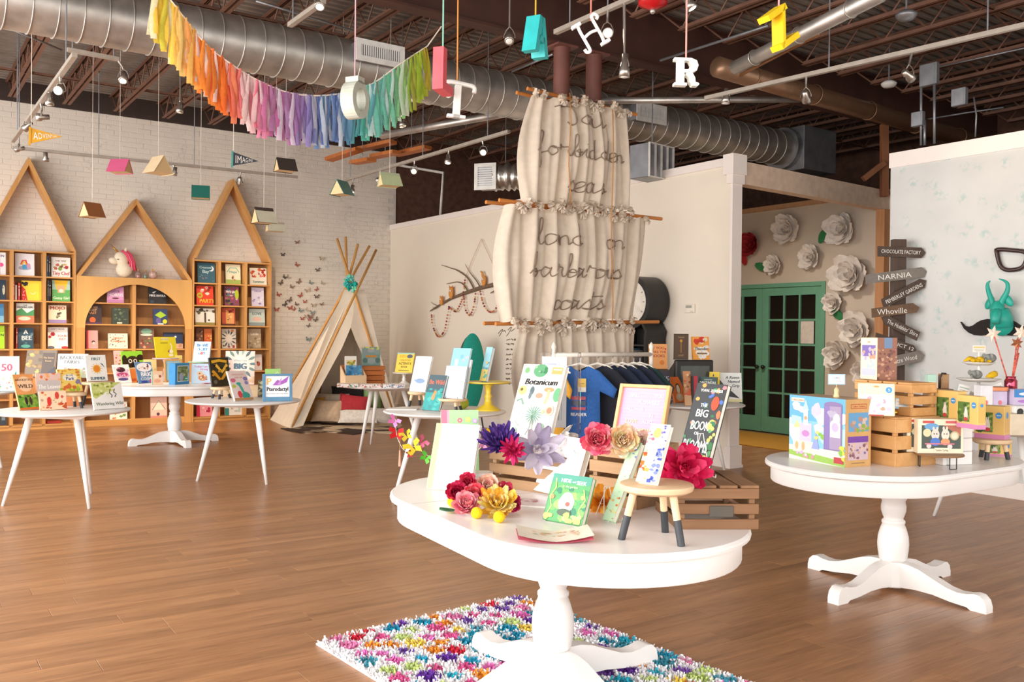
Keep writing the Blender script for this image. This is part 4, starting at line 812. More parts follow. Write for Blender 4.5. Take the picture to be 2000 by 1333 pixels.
def sail(label, tl, tr, br, bl, words_, seed, belly=.10, nf=7, amp=.035, ties_top=11, ties_bot=11):
    A, B_, C_, D_ = [Py(*p, YS) for p in (tl, tr, br, bl)]; ctr_ = (A+B_)/2
    r = thing('sail', label, 'sail', (ctr_.x, YS, ctr_.z), 0, 'calico sails tied between the dowels'); off = Vector((ctr_.x, YS, ctr_.z)); rr = random.Random(seed)
    ph = [rr.uniform(0, 6.28) for _ in range(6)]
    def surf(u, v, o=0):  # v 0 bottom .. 1 top
        P = D_.lerp(C_, u).lerp(A.lerp(B_, u), v)
        f = amp*(math.sin(nf*2*PI*u+ph[0]+.6*math.sin(2.5*v+ph[1]))*(.55+.45*abs(2*v-1))+.5*math.sin(nf*3.7*PI*u+ph[2]+v)+.35*math.sin(23*u-5*v+ph[3]))
        edge = (1-u)**6*.05*math.sin(PI*v); puff = belly*math.sin(PI*v)*math.sin(PI*u)
        return P+Vector((-edge*2, -puff+f-o, .012*math.sin(2*PI*u*ties_top)*(v > .97)-.012*math.sin(2*PI*u*ties_bot)*(v < .03)))-off
    m = MB(); m.grid(surf, 96, 26); m.build('cloth', cloth, r, smooth=True)
    wd = (B_-A).length; ht = (A-D_).length
    m = MB()
    for w, cu, cv, h, sh in words_:
        S, tw = script_word(w, h); 
        for s in S:
            pts = [surf(min(.98, max(.02, cu+(x-tw/2)/wd)), min(.98, max(.02, cv+(y-h*.5)/ht)), .016) for x, y in s]
            m.tube(pts, .0055, 5)
    if words_: m.build('lettering', mat('faded_brush_ink', '8d7867', .9), r)
    tm = MB(); q = random.Random(5)
    for k in range(7):
        a = q.uniform(0, 6.28); e = q.uniform(-1.0, .7); d = Vector((math.cos(a)*math.cos(e), -abs(math.sin(a))*math.cos(e)*.8, math.sin(e))); L = q.uniform(.035, .085); s = basis(d)[0]*q.uniform(.012, .024); c = Vector((q.uniform(-.02, .02), q.uniform(-.02, 0), q.uniform(-.02, .02)))
        tm.add([c-s, c+s, c+s*1.5+d*L*.6+Vector((0, -.012, 0)), c-s*.4+d*L*.6+Vector((0, -.02, 0)), c+s*.8+d*L+Vector((0, .0, -.02)), c-s+d*L+Vector((0, -.01, -.02))], [(0, 1, 2, 3), (3, 2, 4, 5)])
    tm.lathe([(.004, -.028), (.03, -.022), (.036, 0), (.03, .022), (.004, .028)], 8, M=Ry(PI/2)); tme = tm.mesh('tie', cloth)
    for n_, v in ((ties_top, 1), (ties_bot, 0)):
        for i in range(n_):
            u = (i+.5+rr.uniform(-.25, .25))/n_; p = surf(u, v); link(tme, 'tie', r, T(p.x, p.y-.02, p.z+(.01 if v else -.01)) @ Ry(rr.uniform(-.8, .8)) @ Matrix.Scale(rr.uniform(.8, 1.3), 4))
    return r, surf, off
s1 = sail('top sail of pale calico lettered sail forbidden seas', (1040, 186), (1228, 218), (1234, 410), (1022, 393), [('Sail', .52, .82, .10, 0), ('forbidden', .50, .49, .092, 0), ('seas', .53, .17, .10, 0)], 3)
s2 = sail('middle wide sail lettered land on barbarous coasts', (990, 400), (1266, 428), (1240, 624), (980, 628), [('land', .34, .72, .105, 0), ('on', .72, .71, .105, 0), ('barbarous', .48, .43, .096, 0), ('coasts', .52, .14, .096, 0)], 8, .12, 8, .04)
s3 = sail('lowest unlettered sail hanging behind the clothes rail', (1014, 640), (1238, 640), (1240, 800), (1012, 800), [], 12, .04, 8, .035, 12, 2)
for n, (a, b, y, lb) in enumerate((((1030, 173), (1243, 224), YS+.045, 'front dowel carrying the top sail'), ((1009, 181), (1205, 224), YS+.255, 'rear dowel behind the top sail'), ((975, 391), (1292, 428), YS+.045, 'front dowel between the top and middle sails'), ((949, 395), (1215, 420), YS+.255, 'rear dowel behind the middle sail top'), ((968, 633), (1286, 629), YS+.045, 'front dowel under the middle sail'), ((945, 632), (1240, 629), YS+.255, 'rear dowel behind the lowest sail top'))):
    A, B_ = Py(*a, y), Py(*b, y); c = (A+B_)/2; m = MB(); m.cyl(A-c, B_-c, .019, n=14); o = m.build('dowel', pole_w, smooth=False, angle=40); o.location = c; tag(o, 'orange-brown wooden '+lb, 'pole', 'wooden dowels of the ship rigging')
for px, y0, y1 in ((1113, 188, 405), (1196, 205, 640)):
    m = MB(); P = [Py(px+2*math.sin(k), y0+(y1-y0)*k/8, YS-.13) for k in range(9)]; P[0] = Py(px, y0-6, YS-.03); P[-1] = Py(px, y1, YS-.03); m.tube(P, .006, 6); o = m.build('rope', rope); tag(o, 'tan rope hanging down over '+('the top sail only' if y1 < 500 else 'both the top and middle sails'), 'rope', 'rigging ropes')
# ================================================================ clothes rail
YK = 6.25; xa, xb = Py(1082, 690, YK).x, Py(1272, 690, YK).x; zr = Py(1200, 693, YK).z
RK = thing('clothes_rail', 'white painted wooden clothes rail in front of the lowest sail', 'rail', ((xa+xb)/2, YK, 0)); hw_ = (xb-xa)/2; rw = mat('ivory_paint', 'e8dfd2', .5)
m = MB(); m.cyl((-hw_, 0, zr), (hw_, 0, zr), .020, n=12); m.build('crossbar', rw, RK, smooth=True)
for s in (-1, 1):
    m = MB(); m.lathe([(.018, .04), (.019, zr+.03), (.012, zr+.04), (.022, zr+.06), (.024, zr+.075), (.014, zr+.10), (.004, zr+.115)], 12, (s*hw_, 0, 0)); m.build('post', rw, RK, smooth=True); m = MB(); m.box(s*hw_-.03, -.28, 0, s*hw_+.03, .28, .05); m.build('foot', rw, RK)
def tee_mesh(w=.38, h=.62, slv=.19):
    """a child's T-shirt: front and back sheets with open sleeves"""
    out = [(-w/2, -h), (-w/2+.005, -.19), (-w/2-slv*.62, -.25), (-w/2-slv*.78, -.17), (-w/2+.01, -.012), (-.08, .03), (-.045, .0), (0, -.018), (.045, .0), (.08, .03), (w/2-.01, -.012), (w/2+slv*.78, -.17), (w/2+slv*.62, -.25), (w/2-.005, -.19), (w/2, -h)]
    m = MB(); n = len(out); V = []
    for s in (-1, 1):
        for x, z in out: V.append((x, s*(.010*(1-(abs(x)/(w*.8))**2)*.9+.006), z))
    m.add(V, [tuple(range(n)), tuple(range(2*n-1, n-1, -1))]+[(i, i+n, i+n+1, i+1) for i in range(n-1)]); 
    b = bmesh.new(); me = m.mesh('cloth', None); b.from_mesh(me); bmesh.ops.triangulate(b, faces=b.faces, quad_method='BEAUTY', ngon_method='BEAUTY'); bmesh.ops.subdivide_edges(b, edges=b.edges, cuts=2, use_grid_fill=True)
    for v in b.verts: v.co.y += .006*math.sin(v.co.x*34+v.co.z*3)*min(1, max(0, -v.co.z*3)); v.co.x *= 1+.06*max(0, -v.co.z-.1)
    bmesh.ops.recalc_face_normals(b, faces=b.faces); b.to_mesh(me); b.free(); me.polygons.foreach_set('use_smooth', [True]*len(me.polygons)); return me
hang = MB(); hang.tube([(0, 0, 0), (0, 0, .05), (.012, 0, .07), (.012, 0, .09), (-.006, 0, .105), (-.022, 0, .09)], .0035, 5)
hb_ = MB(); hb_.tube([(-.17, 0, -.07), (-.1, 0, -.02), (0, 0, .006), (.1, 0, -.02), (.17, 0, -.07)], [.007, .009, .011, .009, .007], 6); hb_.cyl((-.16, 0, -.068), (.16, 0, -.068), .005, n=5)
hkm, hbm = hang.mesh('hook', mat('steel_wire', 'b8b4ae', .3, 1.0)), hb_.mesh('hanger_body', rw)
tees = [(1080, 'c8902a', 'mustard', 'mustard yellow T-shirt with a grey tag behind the acrylic case', 1.1), (1132, '2f62a8', 'blue', 'royal blue T-shirt with a yellow tag, first beside the acrylic case', .85), (1168, '20222c', 'black', 'black T-shirt behind the royal blue one', 1.05), (1196, '1c2438', 'navy', 'dark navy T-shirt right of the middle of the rail', 1.1), (1216, '1e2a44', 'navy', 'navy T-shirt with a small chest label', 1.1), (1238, '22283a', 'navy', 'second navy T-shirt close to the dark green one', 1.1), (1250, '203a38', 'green', 'dark green T-shirt with a chest label, last on the rail', 1.1)]
for px, c, nm, lb, a in tees:
    x = Py(px, 690, YK).x; M0 = T(x, YK, zr-.10) @ Rz(-a)
    h = thing('clothes_hanger', 'pale hanger inside the '+lb[0].lower()+lb[1:], 'hanger', M=M0 @ T(0, 0, .016), group='hangers on the clothes rail'); link(hkm, 'hook', h); link(hbm, 'hanger_body', h)
    t = thing('t_shirt', lb, 'shirt', M=M0 @ T(0, 0, -.03), group='T-shirts on the clothes rail'); me = tee_mesh(*((.22, .6, .1) if nm == 'mustard' else ())); me.materials.append(mat('jersey_'+c, c, .9, var=.06, scale=60, bump=.1)); link(me, 'cloth', t)
    if nm in ('blue', 'mustard'):
        m = MB(); art(m, .075, .12, [('r', 0, 0, 1, 1, 'e8c04a' if nm == 'blue' else 'b8b4ae'), ('r', 0, 0, 1, .35, 'f2ece0'), ('r', .2, .6, .8, .64, '8a7030')], f=lambda x, y, k: (x-.01, -.024-k, y-.20)); m.build('price_tag', PRINT, t)
    if nm == 'blue': m = MB(); art(m, .16, .2, [('r', .1, .75, .9, .9, 'b8304a'), ('r', .1, .5, .9, .7, '2a3250'), ('r', .1, .3, .9, .42, 'b8304a'), ('t', 'READER', .5, .1, .14, 'e8e8ee')], f=lambda x, y, k: (x-.08, -.024-k, y-.42)); m.build('chest_print', PRINT, t)
    if lb.count('chest'): m = MB(); art(m, .05, .08, [('r', 0, 0, 1, 1, '5a6478'), ('r', .1, .1, .9, .9, '2a3448'), ('r', -.4, 1.3, 1.2, 1.42, '8a94a4')], f=lambda x, y, k: (x+.04, -.024-k, y-.2)); m.build('chest_print', PRINT, t)
# ================================================================ clock-shaped bookcase by the wall
blk = mat('black_lacquer', '1d1b1a', .4); Yr = Px(1308, 590, XW-.02).y; Rh = .31; yc = Yr+Rh; zc = Px(1262, 590, XW-.34).z; X0, X1 = XW-.34, XW-.02
CK = thing('clock_bookcase', 'black bookcase shaped like a grandfather clock against the cream wall', 'bookcase', (X0, yc, 0)); O = T(-X0, -yc, 0); bwid = .25
m = MB(); m.cyl((X0, yc, zc), (X1, yc, zc), Rh, n=48); m.v = [tuple(O @ Vector(p)) for p in m.v]; m.build('clock_head', blk, CK, angle=40)
for s in (-1, 1):
    m = MB(); P = [(zc-.24, s*.2), (zc-.34, s*(bwid+.02)), (zc-.42, s*bwid), (0, s*bwid), (0, s*(bwid-.03)), (zc-.42, s*(bwid-.03)), (zc-.34, s*(bwid-.02)), (zc-.24, s*.16)]
    m.prism(P, X0, X1, f=lambda a, b, d: (d-X0, b, a)); m.build('side_panel', blk, CK, fix=True)
MB().box(X1-X0-.02, -bwid+.03, 0, X1-X0, bwid-.03, zc-.25).build('back_panel', blk, CK)
for z in (.06, .42, .78, 1.06, 1.33): MB().box(0, -bwid+.03, z-.02, X1-X0-.02, bwid-.03, z).build('shelf', blk, CK)
m = MB(); m.cyl((-.004, 0, zc), (-.012, 0, zc), Rh-.055, n=48); m.build('dial', mat('cream_dial', 'efe6d8', .5), CK, angle=40)
m = MB()
for k in range(12): a = k*PI/6; m.box(-.0135, -.004, .21, -.0125, .004, .235, M=T(0, 0, zc) @ Rx(a))
m.box(-.016, -.005, -.03, -.0145, .005, .19, M=T(0, 0, zc) @ Rx(.05)); m.box(-.0185, -.006, -.02, -.017, .006, .13, M=T(0, 0, zc) @ Rx(-.15)); m.build('clock_hands', mat('black_ink', '151414', .5), CK)
q = random.Random(4)
for z, cols_ in ((1.061, ['e8e2d8', '8ab0c8', 'b8ccd8', '6a94b0', 'd8d0c8']), (.781, ['e4dccc', 'd8d4cc', 'bfc4b8', '5a4a78', 'e8e0d0', 'c8c0b4']), (.421, ['d89a3a', 'e8b84a', 'c87a34', 'e0c070', 'b85a3a', 'd8a850'])):
    y = bwid-.06
    for i, c in enumerate(cols_):
        w = q.uniform(.028, .04); h = min(q.uniform(.19, .23), .24); r = thing('book', ('pale', 'blue', 'grey', 'mid', 'faded', 'worn')[i]+' spine-out book '+('on the top shelf' if z > 1 else 'on the middle shelf' if z > .6 else 'on the amber shelf')+' of the clock bookcase', 'book', (X0+.05, yc+y-w/2, z+.001), group='books inside the clock bookcase')
        MB().bbox(-.02, -w/2, 0, .14, w/2, h, .002).build('cover', paintm(c), r); MB().box(-.0212, -w/2+.005, h*.7, -.0205, w/2-.005, h*.76).build('spine_print', paintm('3a342e'), r); y -= w+.006
# ================================================================ partition wall decorations
bark = mat('dry_bark', '77614c', .95, var=.15, scale=25, bump=.5)
def wp(px, py, o=.03): return Px(px, py, XW-o)
c0 = wp(905, 572); BRN = thing('driftwood_branch', 'dry branch hung by a thread on the cream wall', 'branch', (c0.x, c0.y, c0.z))
def wt(name, pts, r, mt_, par, org, n=6, o=.04):
    m = MB(); m.tube([wp(*p, o)-org for p in smooth_pts([tuple(map(float, p)) for p in pts], 4)], r if not isinstance(r, list) else list(np.interp(np.linspace(0, 1, (len(pts)-1)*4+1), np.linspace(0, 1, len(r)), r)), n); return m.build(name, mt_, par, smooth=True)
wt('main_limb', [(840, 608), (855, 598), (880, 584), (905, 574), (925, 567), (945, 561), (980, 553)], [.008, .012, .018, .026, .03, .032, .034], bark, BRN, c0)
for P, r in (([(914, 570), (905, 556), (892, 551), (872, 555)], [.012, .009, .004]), ([(926, 566), (918, 550), (909, 539), (892, 528), (880, 524), (862, 518)], [.014, .010, .004]), ([(938, 562), (930, 548), (918, 533), (908, 516)], [.011, .008, .003]), ([(880, 584), (868, 592), (856, 596)], [.008, .006, .004]), ([(855, 598), (846, 594), (842, 590)], [.006, .003]), ([(858, 597), (850, 604), (845, 600)], [.006, .003]), ([(978, 560), (966, 568), (958, 573)], [.012, .007])): wt('twig', P, r, bark, BRN, c0)
wt('thread', [(908, 545), (922, 508), (940, 467)], .004, mat('tan_thread', 'c9a27a', .8), BRN, c0, 5); wt('thread', [(940, 467), (958, 506), (977, 546)], .004, mat('tan_thread', 'c9a27a', .8), BRN, c0, 5)
bc = [hx(c) for c in ('b0603a', 'e0b870', '8a3034', 'e8d0a8', 'c87a4a', 'a83a40')]; BG = thing('bead_garland', 'string of wooden and red beads looped over the branch', 'garland', (c0.x-.03, c0.y, c0.z)); o2 = Vector((c0.x-.03, c0.y, c0.z))
for S in ([(843, 616), (845, 636), (856, 658), (868, 646), (873, 622), (877, 600)], [(877, 600), (884, 606), (891, 608), (900, 592), (905, 574), (908, 548)], [(906, 580), (908, 602), (917, 616), (925, 600), (929, 572)], [(938, 570), (945, 596), (957, 610), (968, 604), (975, 585)]):
    P = [wp(*p, .06)-o2 for p in smooth_pts([tuple(map(float, p)) for p in S], 8)]; m = MB(); d = 0; last = P[0]; k = 0
    for p in P:
        if (p-last).length < .03 and k: continue
        last = p; m.col = bc[(k*5+k//3) % 6]; m.ell(p, .016 if k % 3 else .019, .016, .016, 7, 5); k += 1
    stuff(m.build('bead_string', vcol('painted_beads', .4), BG, smooth=True))
owlm = mat('carved_orange_wood', 'd08a3a', .6, var=.12, scale=30)
for n, (x, y, s, lb) in enumerate(((862, 588, .075, 'smaller orange wooden owl near the thin end of the branch'), (881, 572, .10, 'round orange wooden owl on the middle of the branch'), (945, 549, .085, 'orange wooden squirrel-like figure on the thick end of the branch'))):
    p = wp(x, y, .06); o = thing('wooden_owl' if n < 2 else 'wooden_figure', lb, 'ornament', (p.x, p.y, p.z), group='wooden animals on the branch')
    m = MB(); m.ell((0, 0, 0), .03, s*.62, s, 12, 9)
    if n < 2: m.cyl((0, -s*.4, s*.75), (0, -s*.5, s*1.15), s*.16, .004, 6); m.cyl((0, s*.4, s*.75), (0, s*.5, s*1.15), s*.16, .004, 6)
    else: m.tube([(0, .03, .07), (0, .05, .13), (0, .09, .15)], [.02, .018, .01], 7)
    m.build('body', owlm, o, smooth=True)
    m = MB()
    for q_ in (-1, 1): m.cyl((-.027, q_*s*.25, s*.3), (-.034, q_*s*.25, s*.3), s*.17, n=12)
    m.build('eye', mat('cream_dial', 'efe6d8', .5), o)
# lettering block on the wall and the word above it
m = MB(); q = random.Random(11); c1 = wp(1005, 705, .001)
for i, y in enumerate((664, 673, 683, 693, 703, 712, 721, 731, 741, 750)):
    x = 989.0-i*.15
    while x < 1019:
        n = q.randint(2, 4); P = []
        for k in range(n*4): P.append((x, y+q.uniform(-2.4, 1.6))); x += q.uniform(.45, .7)
        m.tube([wp(*p, .004)-c1 for p in P], .0042, 4); x += 1.4
o = m.build('wall_lettering', ink); o.location = c1; tag(o, 'small handwritten verse in ten dark lines on the cream wall', 'lettering')
m = MB(); c2 = wp(985, 648, .001)
for S in ([(973, 652), (978, 646), (982, 644), (979, 650), (975, 657)], [(982, 648), (986, 646), (987, 650)], [(992, 645), (996, 641), (999, 640), (994, 650), (989, 657)], [(998, 648), (1003, 644), (1006, 642)]): m.tube([wp(*p, .004)-c2 for p in smooth_pts([tuple(map(float, p)) for p in S], 4)], .005, 4)
o = m.build('wall_lettering', ink); o.location = c2; tag(o, 'sweeping script flourish painted on the cream wall above the verse', 'lettering')
p = wp(1349, 603, 0); TH = thing('thermostat', 'small cream thermostat on the cream wall', 'thermostat', (p.x, p.y, p.z)); MB().bbox(-.03, -.075, -.05, 0, .075, .05, .006).build('housing', mat('cream_plastic', 'e9dfcf', .5), TH); MB().box(-.031, -.045, .005, -.0302, .05, .035).build('display', mat('grey_lcd', 'a8a594', .3), TH); MB().box(-.031, -.06, -.04, -.0302, -.02, -.03).build('button', mat('beige_plastic', 'c8bca8', .5), TH)
# teal pod chair
p = Px(922, 742, 7.05); PC = thing('pod_chair', 'teal oval pod chair with black shell standing by the cream wall', 'chair', M=T(p.x, p.y, 0) @ Rz(fa+.5)); teal = mat('teal_felt', '1f9c8a', .95, var=.05, scale=50, bump=.15)
def padf(s):
    def f(u, v):
        a = u*2*PI; r = v; w = .20*(1+.0*math.sin(a)); return Vector((w*r*math.cos(a), s*(.05*(1-r**4)), .92+(.52 if math.sin(a) > 0 else .62)*r*math.sin(a)))
    return f
m = MB(); m.grid(padf(-1), 36, 8); m.grid(padf(.3), 36, 8); m.build('pad', teal, PC, smooth=True, fix=True)
m = MB()
def shf(u, v):
    a = u*2*PI; d = math.cos(v*PI/2); return Vector((.195*d*math.cos(a)+.10*(1-d), .02+.30*math.sin(v*PI/2), .92+(.5 if math.sin(a) > 0 else .6)*d*math.sin(a)-.1*(1-d)))
m.grid(shf, 28, 8); m.build('shell', blk, PC, smooth=True, fix=True)
m = MB(); m.tube([(-.15, .03, .32), (-.2, .0, .0)], .012); m.tube([(.15, .03, .32), (.2, 0, 0)], .012); m.tube([(.1, .3, .6), (.1, .35, 0)], .012); m.build('leg_frame', blk, PC)
# paper butterflies on the brick wall
bfm = {}
def butterfly_mesh(c):
    if c not in bfm:
        m = MB()
        for s in (-1, 1):
            m.add([(0, 0, -.01), (s*.03, -.012, .028), (s*.045, -.016, .012), (s*.02, -.008, -.004)], [(0, 1, 2, 3)]); m.add([(0, 0, -.012), (s*.02, -.008, -.004), (s*.032, -.012, -.022), (s*.012, -.005, -.032)], [(0, 1, 2, 3)])
        m.cyl((0, -.002, -.025), (0, -.002, .012), .003, n=5); bfm[c] = m.mesh('paper_butterfly', paintm(c, .7))
    return bfm[c]
q = random.Random(21); L = [(580, 473), (552, 497), (580, 517), (628, 505), (620, 527), (548, 552), (570, 560), (607, 552), (618, 565), (544, 575), (556, 594), (565, 586), (586, 577), (595, 589), (618, 579), (579, 594), (587, 606), (600, 605), (612, 596), (628, 594), (598, 617), (590, 622), (604, 624), (616, 624), (574, 604), (630, 553), (600, 567), (602, 636), (556, 541), (563, 541), (583, 550), (566, 601), (610, 610), (606, 618), (602, 662), (540, 604)]
for i, (x, y) in enumerate(L):
    p = Py(x, y, YW-.02); o = link(butterfly_mesh(q.choice(['6a5a50', '8a6a5a', '4a4644', 'a8503c', 'b8a48c', '7a8a86'])), 'paper_butterfly', None, T(p.x, p.y, p.z) @ Ry(q.uniform(-.9, .9)) @ Matrix.Scale(q.uniform(.9, 1.35), 4)); tag(o, 'small paper butterfly stuck on the white brick wall beside the tent', 'butterfly', 'paper butterflies on the brick wall')
# ================================================================ display furniture
pale = wood('pale_birch', 'd8b48c', 'ecd0aa', .5, 2, 8.0); paleX = wood('pale_birch_level', 'd8b48c', 'ecd0aa', .5, 0, 8.0)
dip = mat('black_dip_paint', '33353a', .5)
def stool(label, px, py, z0, yb, r=.115, R=.12, ang=.4, group='wooden riser stools with black-dipped legs', n=3, dipf=.5):
    p = Pz(px, yb, z0); h = hz(px, py, p)-z0; t = thing('riser_stool', label, 'stool', (p.x, p.y, z0), 0, group)
    m = MB(); m.lathe([(0, h-.028), (r*.86, h-.028), (r*.97, h-.02), (r, h-.01), (r*.985, h-.002), (r*.95, h), (0, h-.001)], 32); m.build('seat', paleX, t, angle=35)
    for q in range(n):
        a = ang+q*2*PI/n; c, s = math.cos(a), math.sin(a); A, B_ = Vector((c*R, s*R, 0)), Vector((c*r*.62, s*r*.62, h-.028)); mid = A.lerp(B_, dipf)
        m = MB(); m.cyl(mid, B_, .0125, .0135, 12); leg = m.build('leg', pale, t, smooth=False, angle=40); m = MB(); m.cyl(A, mid, .0128, .0132, 12); m.build('dipped_end', dip, leg, angle=40)
    DEPTH[round(z0+h, 5)] = (p-CP).dot(VV); return t, z0+h
def cake_stand(label, px, py, z0, yb, r, col, group='cake stands'):
    p = Pz(px, yb, z0); h = hz(px, py, p)-z0; t = thing('cake_stand', label, 'cake stand', (p.x, p.y, z0), 0, group); k = mat('glaze_'+col, col, .3, var=.02)
    MB().lathe([(0, h-.014), (r*.9, h-.014), (r, h-.006), (r, h), (r*.97, h+.002), (r*.95, h-.001), (0, h-.001)], 32).build('plate', k, t, angle=40)
    b = r*.55; MB().lathe([(b, 0), (b, .008), (b*.8, .018), (b*.72, .028), (b*.35, .05), (b*.25, h*.4), (b*.33, h*.5), (b*.22, h*.58), (b*.24, h*.8), (b*.5, h-.014)], 24).build('foot', k, t, smooth=True); DEPTH[round(z0+h, 5)] = (p-CP).dot(VV); return t, z0+h
def easel(label, M, w=.10, h=.14, d=.10, black=False):
    e = thing('wire_easel', label, 'easel', M=M, group='wire book easels'); m = MB(); r = .0016
    for s in (-1, 1): m.tube([(s*w/2, -.03, .012), (s*w/2, -.03, .002), (s*w/2, 0, .002), (s*w*.3, .02, h*.6), (s*w*.2, .028, h)], r, 5); 
    m.tube([(-w*.2, .028, h), (w*.2, .028, h)], r, 5); m.tube([(0, .028, h), (0, d, .002)], r, 5); m.build('wire_frame', mat('black_wire', '1c1c1e', .4, .6) if black else mat('white_wire', 'ece8e2', .4), e); return e
def crate(label, bl, br, z, depth, h, ns, mt_, topslats=False, group=None, gap=.018, world=None, backx=0, handle=False):
    a, b = world if world else (Pz(*bl, z), Pz(*br, z)); L = (b-a).length; M = frame((a+b)/2, b-a); t = thing('wooden_crate', label, 'crate', M=M, group=group); th = .012
    sh = (h-gap*(ns-1))/ns
    for i in range(ns):
        z0 = i*(sh+gap); z1 = z0+sh
        for y0 in (0, depth-th): MB().bbox(-L/2, y0, z0, L/2, y0+th, z1, .0015).build('slat', mt_, t)
        for x0 in (-L/2, L/2-th): MB().bbox(x0, th+.0005, z0, x0+th, depth-th-.0005, z1, .0015).build('slat', mt_, t)
    for x in (-L/2+th, L/2-th-.02):
        for y in (th, depth-th-.02): MB().box(x, y, .002, x+.02, y+.02, h-.016).build('corner_post', mt_, t)
    nb = 4; w = (depth-2*th-.018*(nb-1))/nb
    if topslats:
        w = (L-.012*(nb-1))/nb
        for i in range(nb): x = -L/2+i*(w+.012); MB().bbox(x, .001, h+.0005, x+w, depth-.001, h+.0115, .0015).build('slat', wood_y(mt_), t)
    else:
        for i in range(nb): y = th+i*(w+.018); MB().bbox(-L/2+th, y, .002, L/2-th, y+w, .012, .0015).build('slat', mt_, t)
    return t, z+h+(.012 if topslats else 0)
brown = wood('walnut_crate', '6f4c33', '96704e', .65, 0, 7.0, objvar=.10); browny = wood('walnut_crate_cross', '6f4c33', '96704e', .65, 1, 7.0, objvar=.10)
pine = wood('pine_crate', 'c98f50', 'e4b47a', .55, 0, 6.0, objvar=.05); orangew = wood('orange_crate', 'a85a2a', 'c47a40', .55, 0, 6.0, objvar=.05); whitew = wood('whitewashed_crate', 'cfc6bb', 'e6ded4', .7, 0, 6.0, objvar=.04)
tanw = wood('tan_crate', '9a7450', 'c09a72', .65, 0, 6.0, objvar=.06)
def wood_y(m): return browny if m is brown else m
FLO = ['d8404a', 'e8a0b0', 'f0c850', '6a9a5a', '4a7ab0', 'e88a4a']
# ================================================================ left autumn table
ga = 'books on the left autumn table'
_, zs1 = stool('riser stool under the sunny bird book', 189, 746, ZT, 793, .13, .12, 2.6)
_, zs2 = stool('riser stool under the yellow park book', 141, 767, ZT, 797, .11, .10, 1.2)
p = Pz(112, 792, ZT)-Vector((.05, .18, 0)); rb = thing('wooden_riser', 'orange-brown wooden block behind the autumn books', 'riser', (p.x+.05, p.y+.18, ZT), -.6); MB().bbox(-.22, -.05, 0, .22, .05, .24, .004).build('block', orangew, rb)
M0 = T(p.x+.05, p.y+.18, ZT+.24) @ Rz(-.6)
book('large brown book of golden birds leaning at the back of the autumn table', .26, .24, .025, '6e5c48', [('b', 26, .05, .05, .55, .95, .04, .09, ['a8803a', '8a6a34', 'c8a050', '5a4a34'], 3), ('r', .55, .1, .95, .9, '4a382e'), ('t', 'The Secret', .75, .72, .06, 'b89a6a', 0, .36), ('t', 'Forest', .75, .6, .06, 'b89a6a', 0, .36), ('p', [(.6,0),(1,0),(1,.4)], '2a2a3a')], M0 @ T(-.16, .02, 0.001) @ Rx(-.22), ga)
book('white picture book of backyard fairies at the back of the autumn table', .26, .21, .02, 'dddcd8', [('t', 'BACKYARD', .48, .84, .14, '3a3a3e'), ('t', 'FAIRIES', .48, .66, .14, '3a3a3e'), ('r', .2, .53, .8, .55, '9a948c'), ('e', .5, .05, .6, .35, '9aa58a'), ('b', 22, .02, .05, .98, .4, .03, .07, ['6f7a5a', 'c08a80', 'a89a7a', 'd8a8a0', '5a6048'], 5), ('b', 6, .3, .25, .7, .45, .03, .045, ['5a4038', 'd8b08a'], 2)], M0 @ T(.13, .0, 0.001) @ Rx(-.15), ga)
